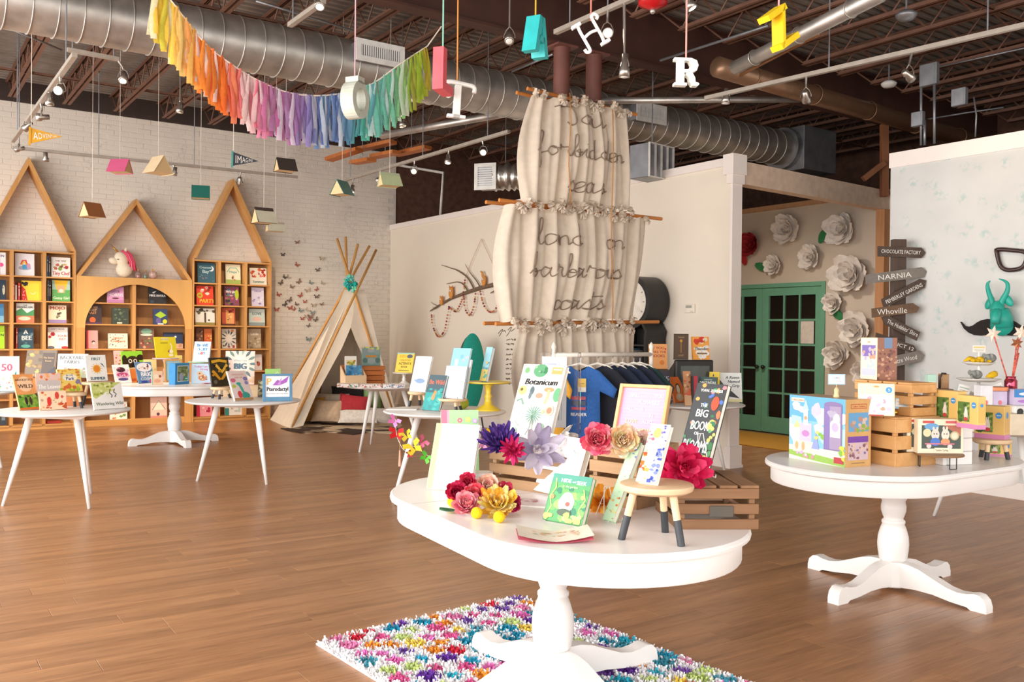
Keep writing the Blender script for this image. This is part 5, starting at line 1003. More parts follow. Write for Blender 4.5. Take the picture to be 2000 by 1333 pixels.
for L in [
 ('pale blue book of fifty things at the left picture edge', (-6, 765), (38, 765), (-6, 697), ZT, .2, 'd3e9ea', [('t', '50', .42, .68, .2, 'e0708a'), ('b', 16, .05, .05, .95, .4, .03, .06, ['e8b8a0', '6aa090', 'e89a8a', 'c8d8b0'], 4), ('l', .8, .4, .3, .08, 1.4, '4a9a7a')]),
 ('orange and green autumn picture book with two children, leftmost at the front', (40, 803), (79, 800), (24, 734), ZT, .2, 'e39a5c', [('r', 0, 0, 1, .42, '6a9a3a'), ('b', 16, 0, .05, 1, .42, .06, .12, ['3f6a2a', '8ab04a', '2f4a24', 'a8c060'], 5), ('e', .5, .72, .38, .22, 'f2c8a0'), ('t', 'ABSOLUTELY', .5, .84, .06, '6a4a3a'), ('t', 'WILD', .5, .66, .11, '6a4a3a'), ('e', .4, .24, .07, .12, '3a2a2a'), ('e', .62, .24, .07, .12, '4a3228'), ('r', 0, 0, 1, .05, 'd86a2a')]),
 ('pink autumn picture book standing behind another copy', (75, 800), (123, 798), (70, 731), ZT, .15, 'd9b4a4', [('r', .05, .25, .95, .8, 'bfb4b0'), ('b', 18, 0, 0, 1, .3, .05, .1, ['d0643a', 'e89a5a', 'b8402a', 'e8b48a'], 4), ('b', 8, 0, .8, 1, 1, .05, .08, ['d86a3a', 'e8a060'], 2), ('t', 'The Leaves', .5, .62, .12, 'efeae4')]),
 ('pink autumn picture book with a girl in red at the front', (79, 803), (131, 800), (76, 766), ZT, .2, 'ecc6a4', [('b', 24, 0, 0, 1, 1, .03, .06, ['d0643a', 'e89a5a', 'f0d8b8', 'c8503a', 'b89a7a'], 7), ('e', .35, .45, .08, .26, 'd0302a'), ('c', .35, .76, .05, 'f0d0b0'), ('e', .65, .75, .08, .2, 'c8402f'), ('b', 6, .8, 0, 1, .35, .06, .1, ['b84a24'], 3)]),
 ('yellow park picture book on the low riser stool', (118, 764), (162, 763), (112, 723), zs2, .2, 'f0cf6a', [('b', 16, 0, .55, 1, 1, .04, .08, ['e8a84a', 'c88a3a', 'f2d890', 'd8803a'], 3), ('e', .5, .62, .32, .16, 'f4ead0'), ('t', 'IN THE', .5, .72, .07, '4a5a8a'), ('t', 'Park', .5, .58, .14, '3a4a8a'), ('b', 14, 0, .05, 1, .42, .06, .12, ['c8b83a', 'a8c040', 'e8d04a', 'd8703a'], 6), ('b', 4, .75, .3, 1, .5, .07, .1, ['8a7a9a'], 2)]),
 ('white picture book with a sun and swallow on the tall riser stool', (172, 741), (211, 740), (166, 695), zs1, .15, 'f2f0ea', [('t', 'FIRST', .5, .85, .11, '3a5a6a'), ('c', .5, .47, .19, 'f2b03a'), ('c', .5, .47, .15, 'e88a2a')]+[('s', [(.5+.2*math.cos(a), .47+.15*math.sin(a)), (.5+.3*math.cos(a), .47+.21*math.sin(a))], .02, 'e8a84a') for a in [k*.524 for k in range(12)]]+[('p', [(.68,.7),(.9,.5),(.8,.65)], '2a3a4a'), ('t', 'SUMMER', .5, .1, .11, '3a5a6a')]),
 ('white picture book with yellow-green scribble and two dancing birds at the front right', (185, 802), (244, 798), (177, 750), ZT, .25, 'eee9e2', [('p', [(0,1),(1,1),(.6,.75),(.1,.4),(0,.5)], 'c8cf7a'), ('b', 26, .02, .55, .7, .98, .03, .06, ['a8b04a', 'd8d88a', '8a9440', 'e8e4a8'], 5), ('s', [(.6,.75),(.56,.6),(.64,.5),(.6,.42)], .03, '4a443e'), ('s', [(.74,.75),(.7,.62),(.78,.55),(.72,.44)], .03, '4a443e'), ('t', 'Wandering Wild', .52, .2, .12, '8a8a80')]),
]: stand(*L[:8], group=ga)
# ================================================================ table by the arched bookcase
gm = 'books on the table by the arched bookcase'
_, zc1 = cake_stand('lavender cake stand holding the yellow picture book', 323, 700, ZM, 745, .17, 'c9b6c8')
_, zc2 = cake_stand('mint green cake stand holding the brave book', 391, 707, ZM, 745, .16, 'a9d3b8')
for L in [
 ('pink picture book with red animals behind the green dog book', (227, 744), (245, 744), (222, 686), ZM, .1, 'e0b4b0', [('b', 18, .05, .1, .95, .95, .08, .16, ['b04a3a', '8a3a34', 'd88a70'], 4)]),
 ('green picture book with a big-eyed brown dog', (243, 745), (284, 744), (236, 687), ZM, .12, '8fcf3a', [('e', .5, .62, .32, .22, '3a2a20'), ('e', .12, .65, .14, .22, '2f221a'), ('e', .88, .78, .18, .1, '2f221a'), ('e', .5, .15, .42, .3, 'd8b08a'), ('c', .38, .66, .09, 'e8e0d8'), ('c', .62, .66, .09, 'e8e0d8'), ('c', .38, .66, .05, '1a1614'), ('c', .62, .66, .05, '1a1614'), ('e', .5, .52, .14, .07, '1f1614')]),
 ('white die-cut picture book of a purple cherry cake', (227, 750), (258, 750), (219, 714), ZM, .18, 'efe6e8', [('e', .5, .45, .4, .34, 'd8b8d0'), ('e', .45, .72, .28, .14, '4a2a34'), ('e', .5, .45, .36, .12, 'b84a7a'), ('t', 'Love', .5, .42, .12, 'f4e4ec'), ('e', .5, .2, .32, .08, '5a4a80'), ('b', 10, .05, .05, .95, .95, .04, .08, ['c8608a', 'e8a0b8', '6a4a80', 'd8d0e0'], 3)]),
 ('orange book edge between the cake and cereal bowl books', (257, 748), (268, 748), (254, 722), ZM, .15, 'e8843a', [('r', .1, .1, .9, .3, 'd8602a')]),
 ('blue and white die-cut picture book of a cereal bowl', (272, 750), (303, 750), (263, 709), ZM, .2, '5a80a8', [('e', .5, .75, .48, .22, 'e6e2e8'), ('b', 10, .15, .65, .85, .9, .04, .08, ['8a4a5a', 'c8b0a0', '6a3a48', 'd8c8b8'], 6), ('t', 'BRKS', .6, .42, .2, 'f0f0f4'), ('t', 'COSMIC', .6, .2, .14, 'd8dce8'), ('e', .35, .05, .2, .08, '3a4a9a'), ('e', .8, .08, .14, .07, 'd0408a')]),
 ('cream picture book behind the cereal bowl book', (282, 745), (307, 745), (280, 703), ZM, .1, 'e0c88a', [('b', 6, .2, .5, .9, .9, .04, .07, ['b08a4a', 'c8a860'], 2)]),
 ('small peach picture book with a child at the middle of the table', (297, 752), (319, 752), (295, 726), ZM, .15, 'f0c8a4', [('c', .4, .6, .22, 'f4dcc0'), ('c', .75, .6, .12, 'a8503a'), ('r', 0, 0, .1, 1, '9ad0c0'), ('e', .5, .25, .3, .14, 'e8a88a')]),
 ('bright yellow picture book with a white goose on the lavender stand', (306, 697), (347, 696), (301, 659), zc1, .12, 'd3c41f', [('r', .3, .84, .65, .95, 'ece4b0'), ('t', 'NOODLE', .47, .895, .07, '4a4420'), ('r', .25, .68, .6, .74, 'a89a1a'), ('e', .72, .3, .1, .1, 'e8e0c8'), ('s', [(.74,.32),(.77,.55),(.72,.7)], .05, 'e8e0c8'), ('s', [(.6,.12),(.8,.12)], .1, 'e8e0c8'), ('p', [(.55,.3),(.66,.42),(.62,.22)], '8a5a2a')]),
 ('pale yellow picture book behind the light blue frame', (330, 744), (357, 744), (328, 695), ZM, .1, 'e8d27a', [('r', .1, .1, .9, .5, 'd8bc5a')]),
 ('light blue picture book of a strong dog at the right end', (373, 750), (414, 750), (374, 711), ZM, .12, 'bcd3e6', [('t', 'Today I am', .45, .86, .1, 'b83a8a'), ('t', 'strong', .6, .73, .1, 'c8308a'), ('e', .55, .3, .22, .16, 'c07a3a'), ('e', .42, .5, .14, .12, 'e0b080'), ('b', 8, .4, .2, .75, .4, .03, .05, ['f0d8b8', '8a4a24'], 2), ('e', .4, .5, .04, .03, '3a2a20')]),
 ('light blue and white picture book with blue lettering on the mint stand', (376, 704), (408, 703), (381, 668), zc2, .15, 'bcd8ec', [('t', 'BRAVE', .5, .82, .14, '2a6ab0'), ('t', 'EVERY', .5, .62, .14, '3a7ab8'), ('t', 'DAY', .5, .42, .12, '2a6ab0'), ('t', 'BRAVE', .51, .825, .14, '2a6ab0'), ('t', 'EVERY', .51, .625, .14, '3a7ab8'), ('t', 'DAY', .51, .425, .12, '2a6ab0'), ('e', .5, .42, .1, .08, 'd86a6a'), ('b', 6, .05, .3, .95, .95, .06, .1, ['b8d8ec', 'e4f0f8'], 2), ('r', 0, 0, 1, .12, 'eef4f8')]),
]: stand(*L[:8], group=gm)
# framed board and toy box
a, b = Pz(322, 747, ZM), Pz(357, 746, ZM); M = frame((a+b)/2, b-a, .12) @ T(0, .02, .003); w = (b-a).length; h = .30
fb = thing('letter_board', 'light blue letter board in a tan wooden frame', 'board', M=M)
for x0, x1, z0, z1 in ((-w/2, -w/2+.02, 0, h), (w/2-.02, w/2, 0, h), (-w/2+.02, w/2-.02, 0, .02), (-w/2+.02, w/2-.02, h-.02, h)): MB().bbox(x0, -.022, z0, x1, 0, z1, .002).build('frame_bar', beech, fb)
m = MB(); art(m, w-.04, h-.04, [('r', 0, 0, 1, 1, 'a4c8d4'), ('t', 'JUST', .5, .75, .1, 'dceaf0'), ('t', 'BE', .5, .55, .1, 'dceaf0'), ('t', 'KIND', .5, .35, .1, 'dceaf0')], f=lambda x, y, k: (x-w/2+.02, -.008-k, y+.02)); m.build('felt_panel', PRINT, fb)
a, b = Pz(342, 752, ZM), Pz(370, 750, ZM); M = frame((a+b)/2, b-a) ; w = (b-a).length
tb = thing('toy_box', 'bright blue boxed toy with a window at the table front', 'toy box', M=M); bl_ = mat('blue_card', '2a8ac8', .4); MB().bbox(-w/2, 0, 0, w/2, .10, .27, .003).build('carton', bl_, tb)
m = MB(); art(m, w, .27, [('r', .16, .13, .92, .88, 'e8e8e0'), ('r', .2, .16, .88, .85, '6a7a4a'), ('b', 12, .25, .4, .85, .82, .08, .14, ['8a9a5a', '5a6a3a', 'a8b070'], 4), ('e', .42, .35, .15, .2, '9aa4c0'), ('c', .76, .26, .12, '2aa08a'), ('r', .7, .24, .84, .28, 'e8f0e8')], f=lambda x, y, k: (x-w/2, -k, y)); m.build('window_print', PRINT, tb)
p = Pz(402, 750, ZM); pf = thing('pink_fan', 'small coral paper fan lying at the right end of the table', 'fan', (p.x, p.y, ZM)); m = MB()
for k in range(7): a = k*.4; m.bar((0, 0, .004), (math.cos(a)*.09, -math.sin(a)*.06, .012), .02, .004)
m.build('blade', mat('coral_paper', 'e8707a', .7), pf)
# ================================================================ dinosaur table
gd = 'books on the dinosaur table'
_, zs3 = stool('riser stool under the golden leaf pattern book', 431, 756, ZT, 779, .10, .10, 2.2)
stand('gold and black geometric leaf book in a dark border on the riser stool', (415, 752), (452, 751), (408, 700), zs3, .12, '2a2418', [('r', .06, .04, .94, .96, '3a3018'), ('s', [(.1,.85),(.5,.9),(.9,.85)], .12, 'e0a82a'), ('s', [(.1,.55),(.5,.2),(.9,.55)], .16, 'd89a22'), ('s', [(.3,.75),(.6,.5),(.9,.75)], .14, 'e8b43a'), ('b', 12, .1, .1, .9, .9, .06, .12, ['1a1810', 'c88a1a', '2a2416'], 4), ('e', .2, .15, .09, .07, '6a6458')], group=gd)
p = Pz(478, 775, ZT)-Vector((.12, .22, 0)); rb = thing('wooden_riser', 'low pale wooden block behind the dinosaur book', 'riser', (p.x+.12, p.y+.22, ZT), -.5); MB().bbox(-.2, -.06, 0, .2, .06, .12, .004).build('block', paleX, rb)
M0 = T(p.x+.12, p.y+.22, ZT+.12) @ Rz(-.5)
book('pink picture book with large blue title word big behind the dinosaur book', .29, .34, .02, 'f1c8b8', [('l', .5+.3*math.cos(a), .62+.26*math.sin(a), .3, .12, a, c) for a, c in zip([i*.45 for i in range(14)], ['4a6a68', '5a7a70', '39565c', '8aa898']*4)]+[('e', .5, .58, .34, .26, 'f4d4c4'), ('t', 'When I am', .5, .72, .06, '8a9a9a'), ('t', 'BIG', .49, .55, .17, '2f5a6e'), ('t', 'BIG', .505, .553, .17, '2f5a6e'), ('t', 'BIG', .52, .55, .17, '2f5a6e'), ('b', 5, .35, .25, .65, .38, .05, .08, ['e89a9a', 'e8b4a4'], 2), ('b', 6, .6, .02, 1, .25, .05, .09, ['d8b08a', 'c88a6a'], 3)], M0 @ T(-.05, 0, .001) @ Rx(-.12), gd)
book('dark camouflage-patterned book beside the pink big book', .13, .17, .02, '4a4630', [('b', 26, .02, .02, .98, .98, .08, .16, ['2a2a20', '8a7a4a', 'a89a6a', '5a5030', 'c0b080'], 4)], T(p.x+.27, p.y+.06, ZT) @ Rz(-.5) @ Rx(-.15), gd)
stand('pale pink picture book of a teal dinosaur and dragons', (460, 785), (496, 780), (444, 727), ZT, .22, 'e8d2cc', [('t', 'DINOSAURS', .5, .87, .06, 'd8a088'), ('t', 'AND ME', .5, .77, .06, 'd8a088'), ('e', .18, .68, .14, .07, 'd8708a'), ('e', .85, .72, .12, .07, '8a80b0'), ('e', .15, .48, .1, .06, 'b8c84a'), ('e', .85, .58, .1, .06, '9088b8'), ('s', [(.42,.55),(.5,.45),(.55,.3),(.65,.18)], .13, '4aa898'), ('e', .42, .56, .13, .05, '4aa898'), ('e', .65, .15, .22, .12, '3f9a8c'), ('e', .35, .2, .12, .12, 'd8484a'), ('r', 0, 0, 1, .08, 'b88a5a')], group=gd, t=.02)
a, b = Pz(513, 785, ZT), Pz(571, 784, ZT); w = (b-a).length; h = .26; M = frame((a+b)/2, b-a, .1) @ T(0, .025, .003); PB = thing('picture_frame', 'blue framed alphabet board with a purple pterodactyl', 'frame', M=M); fbm = mat('denim_blue_frame', '5a8aac', .6)
for x0, x1, z0, z1 in ((-w/2, -w/2+.025, 0, h), (w/2-.025, w/2, 0, h), (-w/2+.025, w/2-.025, 0, .04), (-w/2+.025, w/2-.025, h-.02, h)): MB().bbox(x0, -.025, z0, x1, 0, z1, .002).build('frame_bar', fbm, PB)
m = MB(); W2, H2 = w-.05, h-.06; art(m, W2, H2, [('r', 0, 0, 1, 1, 'f2f2f4'), ('t', 'P', .14, .74, .32, 'e8b04a'), ('p', [(.3,.55),(.5,.82),(.66,.75),(.98,1),(.9,.7),(.6,.55)], 'a85ab8'), ('p', [(.5,.6),(.7,.95),(.62,.55)], 'c08ad0'), ('t', 'Pterodactyl', .5, .38, .19, '26242a'), ('t', 'Pterodactyl', .507, .382, .19, '26242a'), ('t', 'can you find the others in the alphabet', .5, .16, .05, '8a8890')], f=lambda x, y, k: (x-W2/2, -.010-k, y+.04)); m.build('picture', PRINT, PB)
stand('lime green card standing behind the blue framed board', (518, 778), (548, 777), (517, 721), ZT, .03, 'a8d87a', [('s', [(.6,.8),(.8,.9),(.9,.75)], .05, 'f0f4e0'), ('r', .7, .5, .85, .7, 'e8f0d8')], t=.004, pages=False, group=gd)
# ================================================================ tent-side table
ZU = ZT+.01; gt = 'books on the table before the tent'
ct, zcr = crate('orange wooden crate on the table before the tent', (708, 753), (752, 752), ZU, .18, .235, 4, orangew, gap=.008)
hb2 = thing('book_holder', 'pale wooden book holder with two face-out cards', 'holder', M=frame((Pz(674, 755, ZU)+Pz(716, 754, ZU))/2, Pz(716, 754, ZU)-Pz(674, 755, ZU))); w = (Pz(674, 755, ZU)-Pz(716, 754, ZU)).length
MB().bbox(-w/2, 0, 0, w/2, .012, .13, .002).build('front_panel', paleX, hb2); MB().bbox(-w/2, .16, 0, w/2, .172, .25, .002).build('back_panel', orangew, hb2); MB().box(-w/2, .0125, 0, w/2, .1595, .01).build('bottom_panel', paleX, hb2)
for s in (-1, 1): m = MB(); m.prism([(0.013, 0), (.159, 0), (.159, .24), (.013, .125)], s*(w/2-.006)-.006, s*(w/2-.006)+.006, f=lambda x, y, d: (d, x, y)); m.build('side_panel', paleX, hb2, fix=True)
Mh = hb2.matrix_basis
book('blue water pattern card in the pale holder', .20, .20, .01, '4a88b4', [('b', 24, .02, .02, .98, .98, .06, .14, ['2a6a9a', '7ab0d0', '3a78a8', '5a9ac0'], 3), ('b', 4, .3, .05, .7, .3, .05, .09, ['22507a'], 2)], Mh @ T(0, .05, .05) @ Rx(-.12), gt)
book('white card with yellow fruit at the back of the pale holder', .15, .31, .01, 'f0ece4', [('r', .12, .25, .88, .85, 'e8d8a0'), ('b', 18, .15, .28, .85, .82, .07, .12, ['e0b83a', 'b8b83a', 'c8783a', '8a9a3a'], 5)], Mh @ T(-.02, .12, .05) @ Rx(-.05), gt)
a, b = Pz(711, 753, ZU)+Vector((0, .03, .237)), Pz(749, 752, ZU)+Vector((0, .03, .237))
book('teal picture book of grey elephants on the orange crate', .245, .235, .012, '7a9a94', [('e', .5, .82, .22, .13, 'a0a8a8'), ('e', .18, .72, .16, .14, '8a9696'), ('e', .82, .74, .16, .14, '8fa0a0'), ('e', .5, .25, .24, .16, '98a6a4'), ('e', .15, .28, .14, .14, '5a7a78'), ('e', .85, .28, .14, .14, '5a7a78'), ('r', .2, .44, .8, .56, 'c08a4a'), ('b', 8, .02, .85, .98, 1, .05, .09, ['c8d070', 'd8b870'], 3)], frame((a+b)/2, b-a, .08) @ T(0, .05, .004), gt)
_, zc3 = cake_stand('white cake stand holding the yellow activity book', 789, 728, ZU, 753, .145, 'ece6de')
stand('yellow kids activity book on the white cake stand', (771, 724), (804, 724), (778, 690), zc3, .15, 'f0c93a', [('r', 0, .93, 1, 1, '9ac0b0'), ('t', 'KIDS', .35, .82, .14, 'd8a020'), ('e', .75, .82, .17, .1, '5a5a64'), ('t', 'CREATIVE', .5, .62, .1, 'b08420'), ('t', 'ACTIVITY', .52, .45, .12, '4a3c1a'), ('t', 'BOOK', .5, .28, .09, '5a4a20'), ('r', .2, .08, .8, .11, '4a3c1a')], group=gt)
for i, (x0, x1, y, c, lb, cols) in enumerate(((658, 700, 757, 'ece2da', 'flat white floral book at the left edge of the tent-side table', ['3a8a7a', 'c8705a', '8ab0a0']), (702, 745, 758, 'efe4de', 'flat white book with red floral spine in the middle of the table', ['c85a5a', 'e0a0a0', '8a9a7a']), (748, 790, 758, 'f2eeea', 'flat white book with blue dots on its spine at right', ['6a8aa8', 'd8a0a8']))):
    a, b = Pz(x0, y, ZU), Pz(x1, y, ZU); M = frame((a+b)/2, b-a); L = (b-a).length; r = thing('book', lb, 'book', M=M @ T(0, .12, .0005), group='flat floral books on the tent-side table')
    MB().box(-L/2, -.12, 0, L/2, .12, .004).build('cover', paintm(c), r); MB().box(-L/2+.003, -.116, .004, L/2-.003, .117, .034).build('page_block', PAGE, r); m = MB(); m.box(-L/2, -.12, .034, L/2, .12, .038); m.box(-L/2, -.1205, 0, L/2, -.118, .038); m.build('top_cover', paintm(c), r)
    m = MB(); art(m, L, .038, [('b', 22, .02, .1, .98, .9, .02, .05, cols, 3+i)], f=lambda x, y, k, L=L: (x-L/2, -.1206-k, y)); m.build('spine_print', PRINT, r)
# ================================================================ ocean table
go = 'books on the ocean table'
_, zw1 = stool('riser stool under the white whale book', 817, 765, ZT, 794, .10, .09, .9)
_, zw2 = stool('riser stool under the pale blue book with wire easel', 883, 778, ZT, 803, .13, .12, .3)
_, zy = cake_stand('sunny yellow cake stand at the right of the ocean table', 953, 746, ZT, 802, .20, 'e8c93a')
stand('tall white picture book of a blue whale on a riser stool', (799, 765), (830, 766), (813, 697), zw1, .18, 'eff1f2', [('s', [(.15,.9),(.3,.75),(.5,.9),(.7,.78),(.85,.92)], .02, 'b8c8c8'), ('e', .55, .3, .3, .07, '7a94b8'), ('p', [(.2,.36),(.3,.3),(.18,.28)], '7a94b8'), ('b', 12, .05, .05, .95, .95, .02, .05, ['d8e4e4', 'e8dcb8', 'c8d8e0', 'e0e8d8'], 4)], group=go)
stand('dark teal mermaid picture book standing on the table front', (823, 802), (856, 803), (841, 734), ZT, .2, '3f5862', [('t', 'Be Wild', .5, .8, .13, 'd86a4a'), ('r', 0, 0, 1, .5, '2a9a98'), ('b', 16, 0, 0, 1, .65, .06, .14, ['2f8a8c', '48b0a8', '1f7078', '3aa0a0'], 5), ('c', .55, .5, .09, 'd88a4a'), ('e', .5, .38, .1, .1, 'c89060')], group=go, t=.022)
stand('light blue picture book behind the pale ones on the stool', (866, 778), (900, 779), (886, 681), zw2, .2, '8cc4dc', [('b', 8, .1, .1, .9, .9, .06, .12, ['a8d8e8', '78b4d0', 'd8b0b8'], 3), ('r', .1, .6, .9, .62, '5aa0c0')], group=go, dz=.08)
stand('white picture book leaning behind the pale blue one', (876, 778), (908, 779), (890, 703), zw2, .2, 'eef1f4', [('r', .2, .72, .7, .75, 'c8ccd0'), ('s', [(.3,.66),(.5,.7),(.7,.65)], .015, 'b8bcc0')], group=go, dz=.03)
eb = stand('pale blue picture book held by a wire easel on the stool', (862, 777), (902, 779), (873, 716), zw2, .15, 'd4e6f4', [('e', .5, .75, .4, .2, 'e4f0fa'), ('b', 5, .2, .3, .8, .7, .05, .09, ['e0ecf6', 'c8def0'], 3)], group=go, t=.02)
easel('black wire easel holding the pale blue book', eb.matrix_basis @ T(0, .006, 0), .12, .15, .1, True)
stand('thick picture book with blue and yellow fish seen from its spine side', (936, 742), (948, 744), (951, 680), zy, .12, '7ab0c8', [('r', 0, .4, 1, 1, '9accd8'), ('r', 0, 0, 1, .35, 'd8c870'), ('b', 10, .1, .05, .9, .6, .1, .2, ['6ab0a0', 'e8b86a', '5a9ab0'], 3)], group=go, t=.03)
p = Pz(786, 800, ZT); r = thing('booklet', 'thin pale booklet lying at the left edge of the ocean table', 'booklet', (p.x, p.y, ZT), fa); MB().box(-.13, -.08, 0.0005, .13, .08, .006).build('pages', PAGE, r); MB().box(-.13, -.08, .006, .13, .08, .0075).build('cover', paintm('e8e4dc'), r)
tag(MB().ell((0, 0, .05), .05, .05, .05, 14, 9).build('lime_ball', mat('lime_wool', 'b0b83a', .9, bump=.4, scale=90), None, smooth=True, M=T(*Pz(905, 799, ZT))), 'lime green woollen ball behind the ocean riser stool', 'ball')
# butterfly garland below the table edge
G0 = Pz(812, 815, ZT-.03); gtd = (G0-CP).dot(VV)-.15; GA = thing('butterfly_garland', 'string of coloured paper butterflies hanging off the ocean table', 'garland', tuple(Pd(800, 860, gtd))); o3 = Pd(800, 860, gtd)
pts = [(772, 818), (774, 845), (778, 860), (790, 880), (806, 872), (828, 885), (842, 895), (852, 900)]
m = MB(); m.tube([Pd(*p, gtd)-o3 for p in smooth_pts([tuple(map(float, p)) for p in pts], 5)], .0025, 5); m.build('string', mat('white_thread', 'ece4d8', .8), GA)
for x, y, s, c, a in ((771, 822, .085, 'e88ac8', .6), (775, 846, .10, 'd8202a', .1), (794, 850, .085, 'f0dc4a', -.4), (808, 873, .12, 'f2d83a', -.5), (826, 862, .085, 'd86a8a', .9), (800, 886, .05, 'b8303a', 1.2), (833, 893, .085, '6ad84a', .6)):
    p = Pd(x, y, gtd)-o3; m = MB(); c_ = paintm(c, .7)
    for q_ in (-1, 1): m.add([(0, 0, -.3*s), (q_*.15*s, -.02, .35*s), (q_*.55*s, -.05, .5*s), (q_*.62*s, -.06, .2*s), (q_*.2*s, -.02, 0)], [(0, 1, 2, 3, 4)]); m.add([(0, 0, -.3*s), (q_*.2*s, -.02, 0), (q_*.5*s, -.05, -.12*s), (q_*.4*s, -.04, -.5*s)], [(0, 1, 2, 3)])
    m.build('butterfly', c_, GA, M=T(*p) @ Rz(fa) @ Ry(a))
m = MB(); p = Pd(781, 880, gtd)-o3; m.cyl(p, p+Vector((0, 0, -.13)), .006, .012, 8); m.tube([p+Vector((0, 0, .1)), p], .002, 4); m.build('tassel', paintm('e8a890', .8), GA)
# ================================================================ television table
gv = 'books round the old television'; ZV = ZT-.015
a, b = Pz(1338, 788, ZV), Pz(1402, 787, ZV); M = frame((a+b)/2, b-a) @ T(0, .14, 0); w = (b-a).length+.06; h = .43
TV = thing('television', 'old black box television on the white table by the wall', 'television', M=M); tvm = mat('black_tv_plastic', '2c2a28', .45)
m = MB(); m.bbox(-w/2, 0, 0, w/2, .06, h, .012); m.build('front_shell', tvm, TV); m = MB(); 
m.add([(-w/2+.02, .06, .01), (w/2-.02, .06, .01), (w/2-.02, .06, h-.01), (-w/2+.02, .06, h-.01), (-w*.3, .34, .03), (w*.3, .34, .03), (w*.3, .34, h*.7), (-w*.3, .34, h*.7)], [(4,5,6,7),(0,1,5,4),(1,2,6,5),(2,3,7,6),(3,0,4,7)]); m.build('tube_shell', tvm, TV, fix=True)
m = MB(); m.grid(lambda u, v: Vector(((u-.5)*(w-.10), -.002-.012*(1-(2*u-1)**2)*(1-(2*v-1)**2), .07+v*(h-.13))), 10, 8); m.build('screen', mat('grey_tube_glass', '4c524e', .12, spec=.8), TV, smooth=True)
for i in range(4): MB().cyl((w/2-.05-.03*i, 0, .03), (w/2-.05-.03*i, -.008, .03), .008, n=10).build('control_knob', tvm, TV)
Mt = TV.matrix_basis
book('dark brown old book leaning on top of the television', .15, .27, .03, '4a3a2e', [('r', .08, .05, .92, .95, '5a463a'), ('s', [(.5,.25),(.5,.7)], .05, 'a8763a'), ('c', .5, .72, .1, 'b8863a'), ('t', 'TALES', .5, .86, .06, 'a88a5a'), ('t', 'LOST', .5, .14, .06, 'a88a5a')], Mt @ T(-w/2+.08, .05, h+.001) @ Rz(-.5) @ Rx(-.3), gv)
book('orange picture book with a red and white brush title on the television', .20, .24, .012, 'f09a3a', [('r', .06, .04, .94, .96, 'f2a648'), ('b', 6, .25, .7, .8, .9, .12, .2, ['e2482a', 'd83a24', 'f0d8b8'], 3), ('t', 'UNCLE', .5, .8, .1, 'a82a1a'), ('b', 14, .15, .1, .85, .55, .1, .18, ['f4eee4', 'e8e0d4'], 5), ('t', 'Thunder', .52, .48, .13, '3a322c', .2), ('r', .25, .24, .85, .3, '8a6a4a')], Mt @ T(w/2-.13, .04, h+.001) @ Rx(-.12), gv)
for L in [
 ('white picture book with a black raven on the right of the television', (1402, 786), (1450, 784), (1401, 729), ZV, .15, 'eef0ec', [('r', 0, 0, 1, .1, 'e8e0a8'), ('p', [(0,.85),(.12,.75),(.3,.55),(.42,.45),(.6,.35),(.9,.12),(.5,.18),(.25,.2),(.1,.1),(0,.15)], '2a2624'), ('p', [(.2,.1),(.3,.55),(.45,.4),(.3,.1)], '332e2a'), ('t', 'A Raven', .62, .84, .1, '4a545c', .2), ('t', 'Named', .66, .7, .1, '4a545c', .2), ('t', 'Grip', .74, .56, .1, '4a545c', .2)]),
 ('dark green book with white title standing before the television', (1362, 792), (1398, 791), (1366, 737), ZV, .12, '2c4a48', [('t', 'AUGUSTUS', .5, .9, .04, 'c8d0c8'), ('t', 'DAN TUNSTALL', .5, .8, .09, 'f0f0ea'), ('c', .5, .52, .2, '7a2a2a'), ('c', .45, .55, .1, '3a1a1a')]),
 ('yellow book half hidden between the green and raven books', (1384, 786), (1404, 785), (1386, 727), ZV, .1, 'e8c81a', [('p', [(.3,.85),(.4,.95),(.5,.85)], '3a2a1a')]),
 ('red and black book before the television screen', (1352, 793), (1364, 792), (1350, 735), ZV, .1, '2a1a1c', [('r', .35, 0, 1, 1, 'b82a3a')]),
 ('tan patterned book with an orange band at the left of the television', (1338, 793), (1352, 793), (1334, 726), ZV, .1, 'c88a5a', [('b', 14, .05, .3, .95, .95, .12, .25, ['d85a2a', 'e8b88a', '8a4a2a'], 3), ('r', 0, .3, 1, .36, 'd8582a'), ('r', 0, 0, 1, .28, 'd8a87a')]),
 ('orange portrait book of a pale bearded man, leaning at the left', (1319, 788), (1341, 787), (1308, 738), ZV, .2, 'e8742a', [('e', .5, .55, .2, .2, '3a2420'), ('e', .5, .52, .15, .17, 'f0dcc8'), ('e', .5, .2, .3, .16, 'e8c8a8'), ('p', [(.4,.3),(.6,.3),(.5,.12)], 'f4e8dc')]),
 ('black book with scratchy white title beside the rail post', (1280, 790), (1312, 790), (1276, 726), ZV, .15, '353040', [('t', 'DIGGING', .5, .78, .13, 'c8c4cc'), ('t', 'FOR', .5, .62, .08, 'c8c4cc'), ('t', 'WORMS', .5, .46, .13, 'c8c4cc'), ('s', [(.2,.3),(.8,.32)], .03, '8a8490')]),
]: stand(*L[:8], group=gv)
p = Pz(1292, 788, ZV); rb = thing('wooden_riser', 'tall dark wooden block behind the scratchy black book', 'riser', (p.x+.16, p.y+.22, ZV), -.6); MB().bbox(-.10, -.06, 0, .10, .06, .33, .004).build('block', mat('dark_block', '4a3a30', .6), rb)
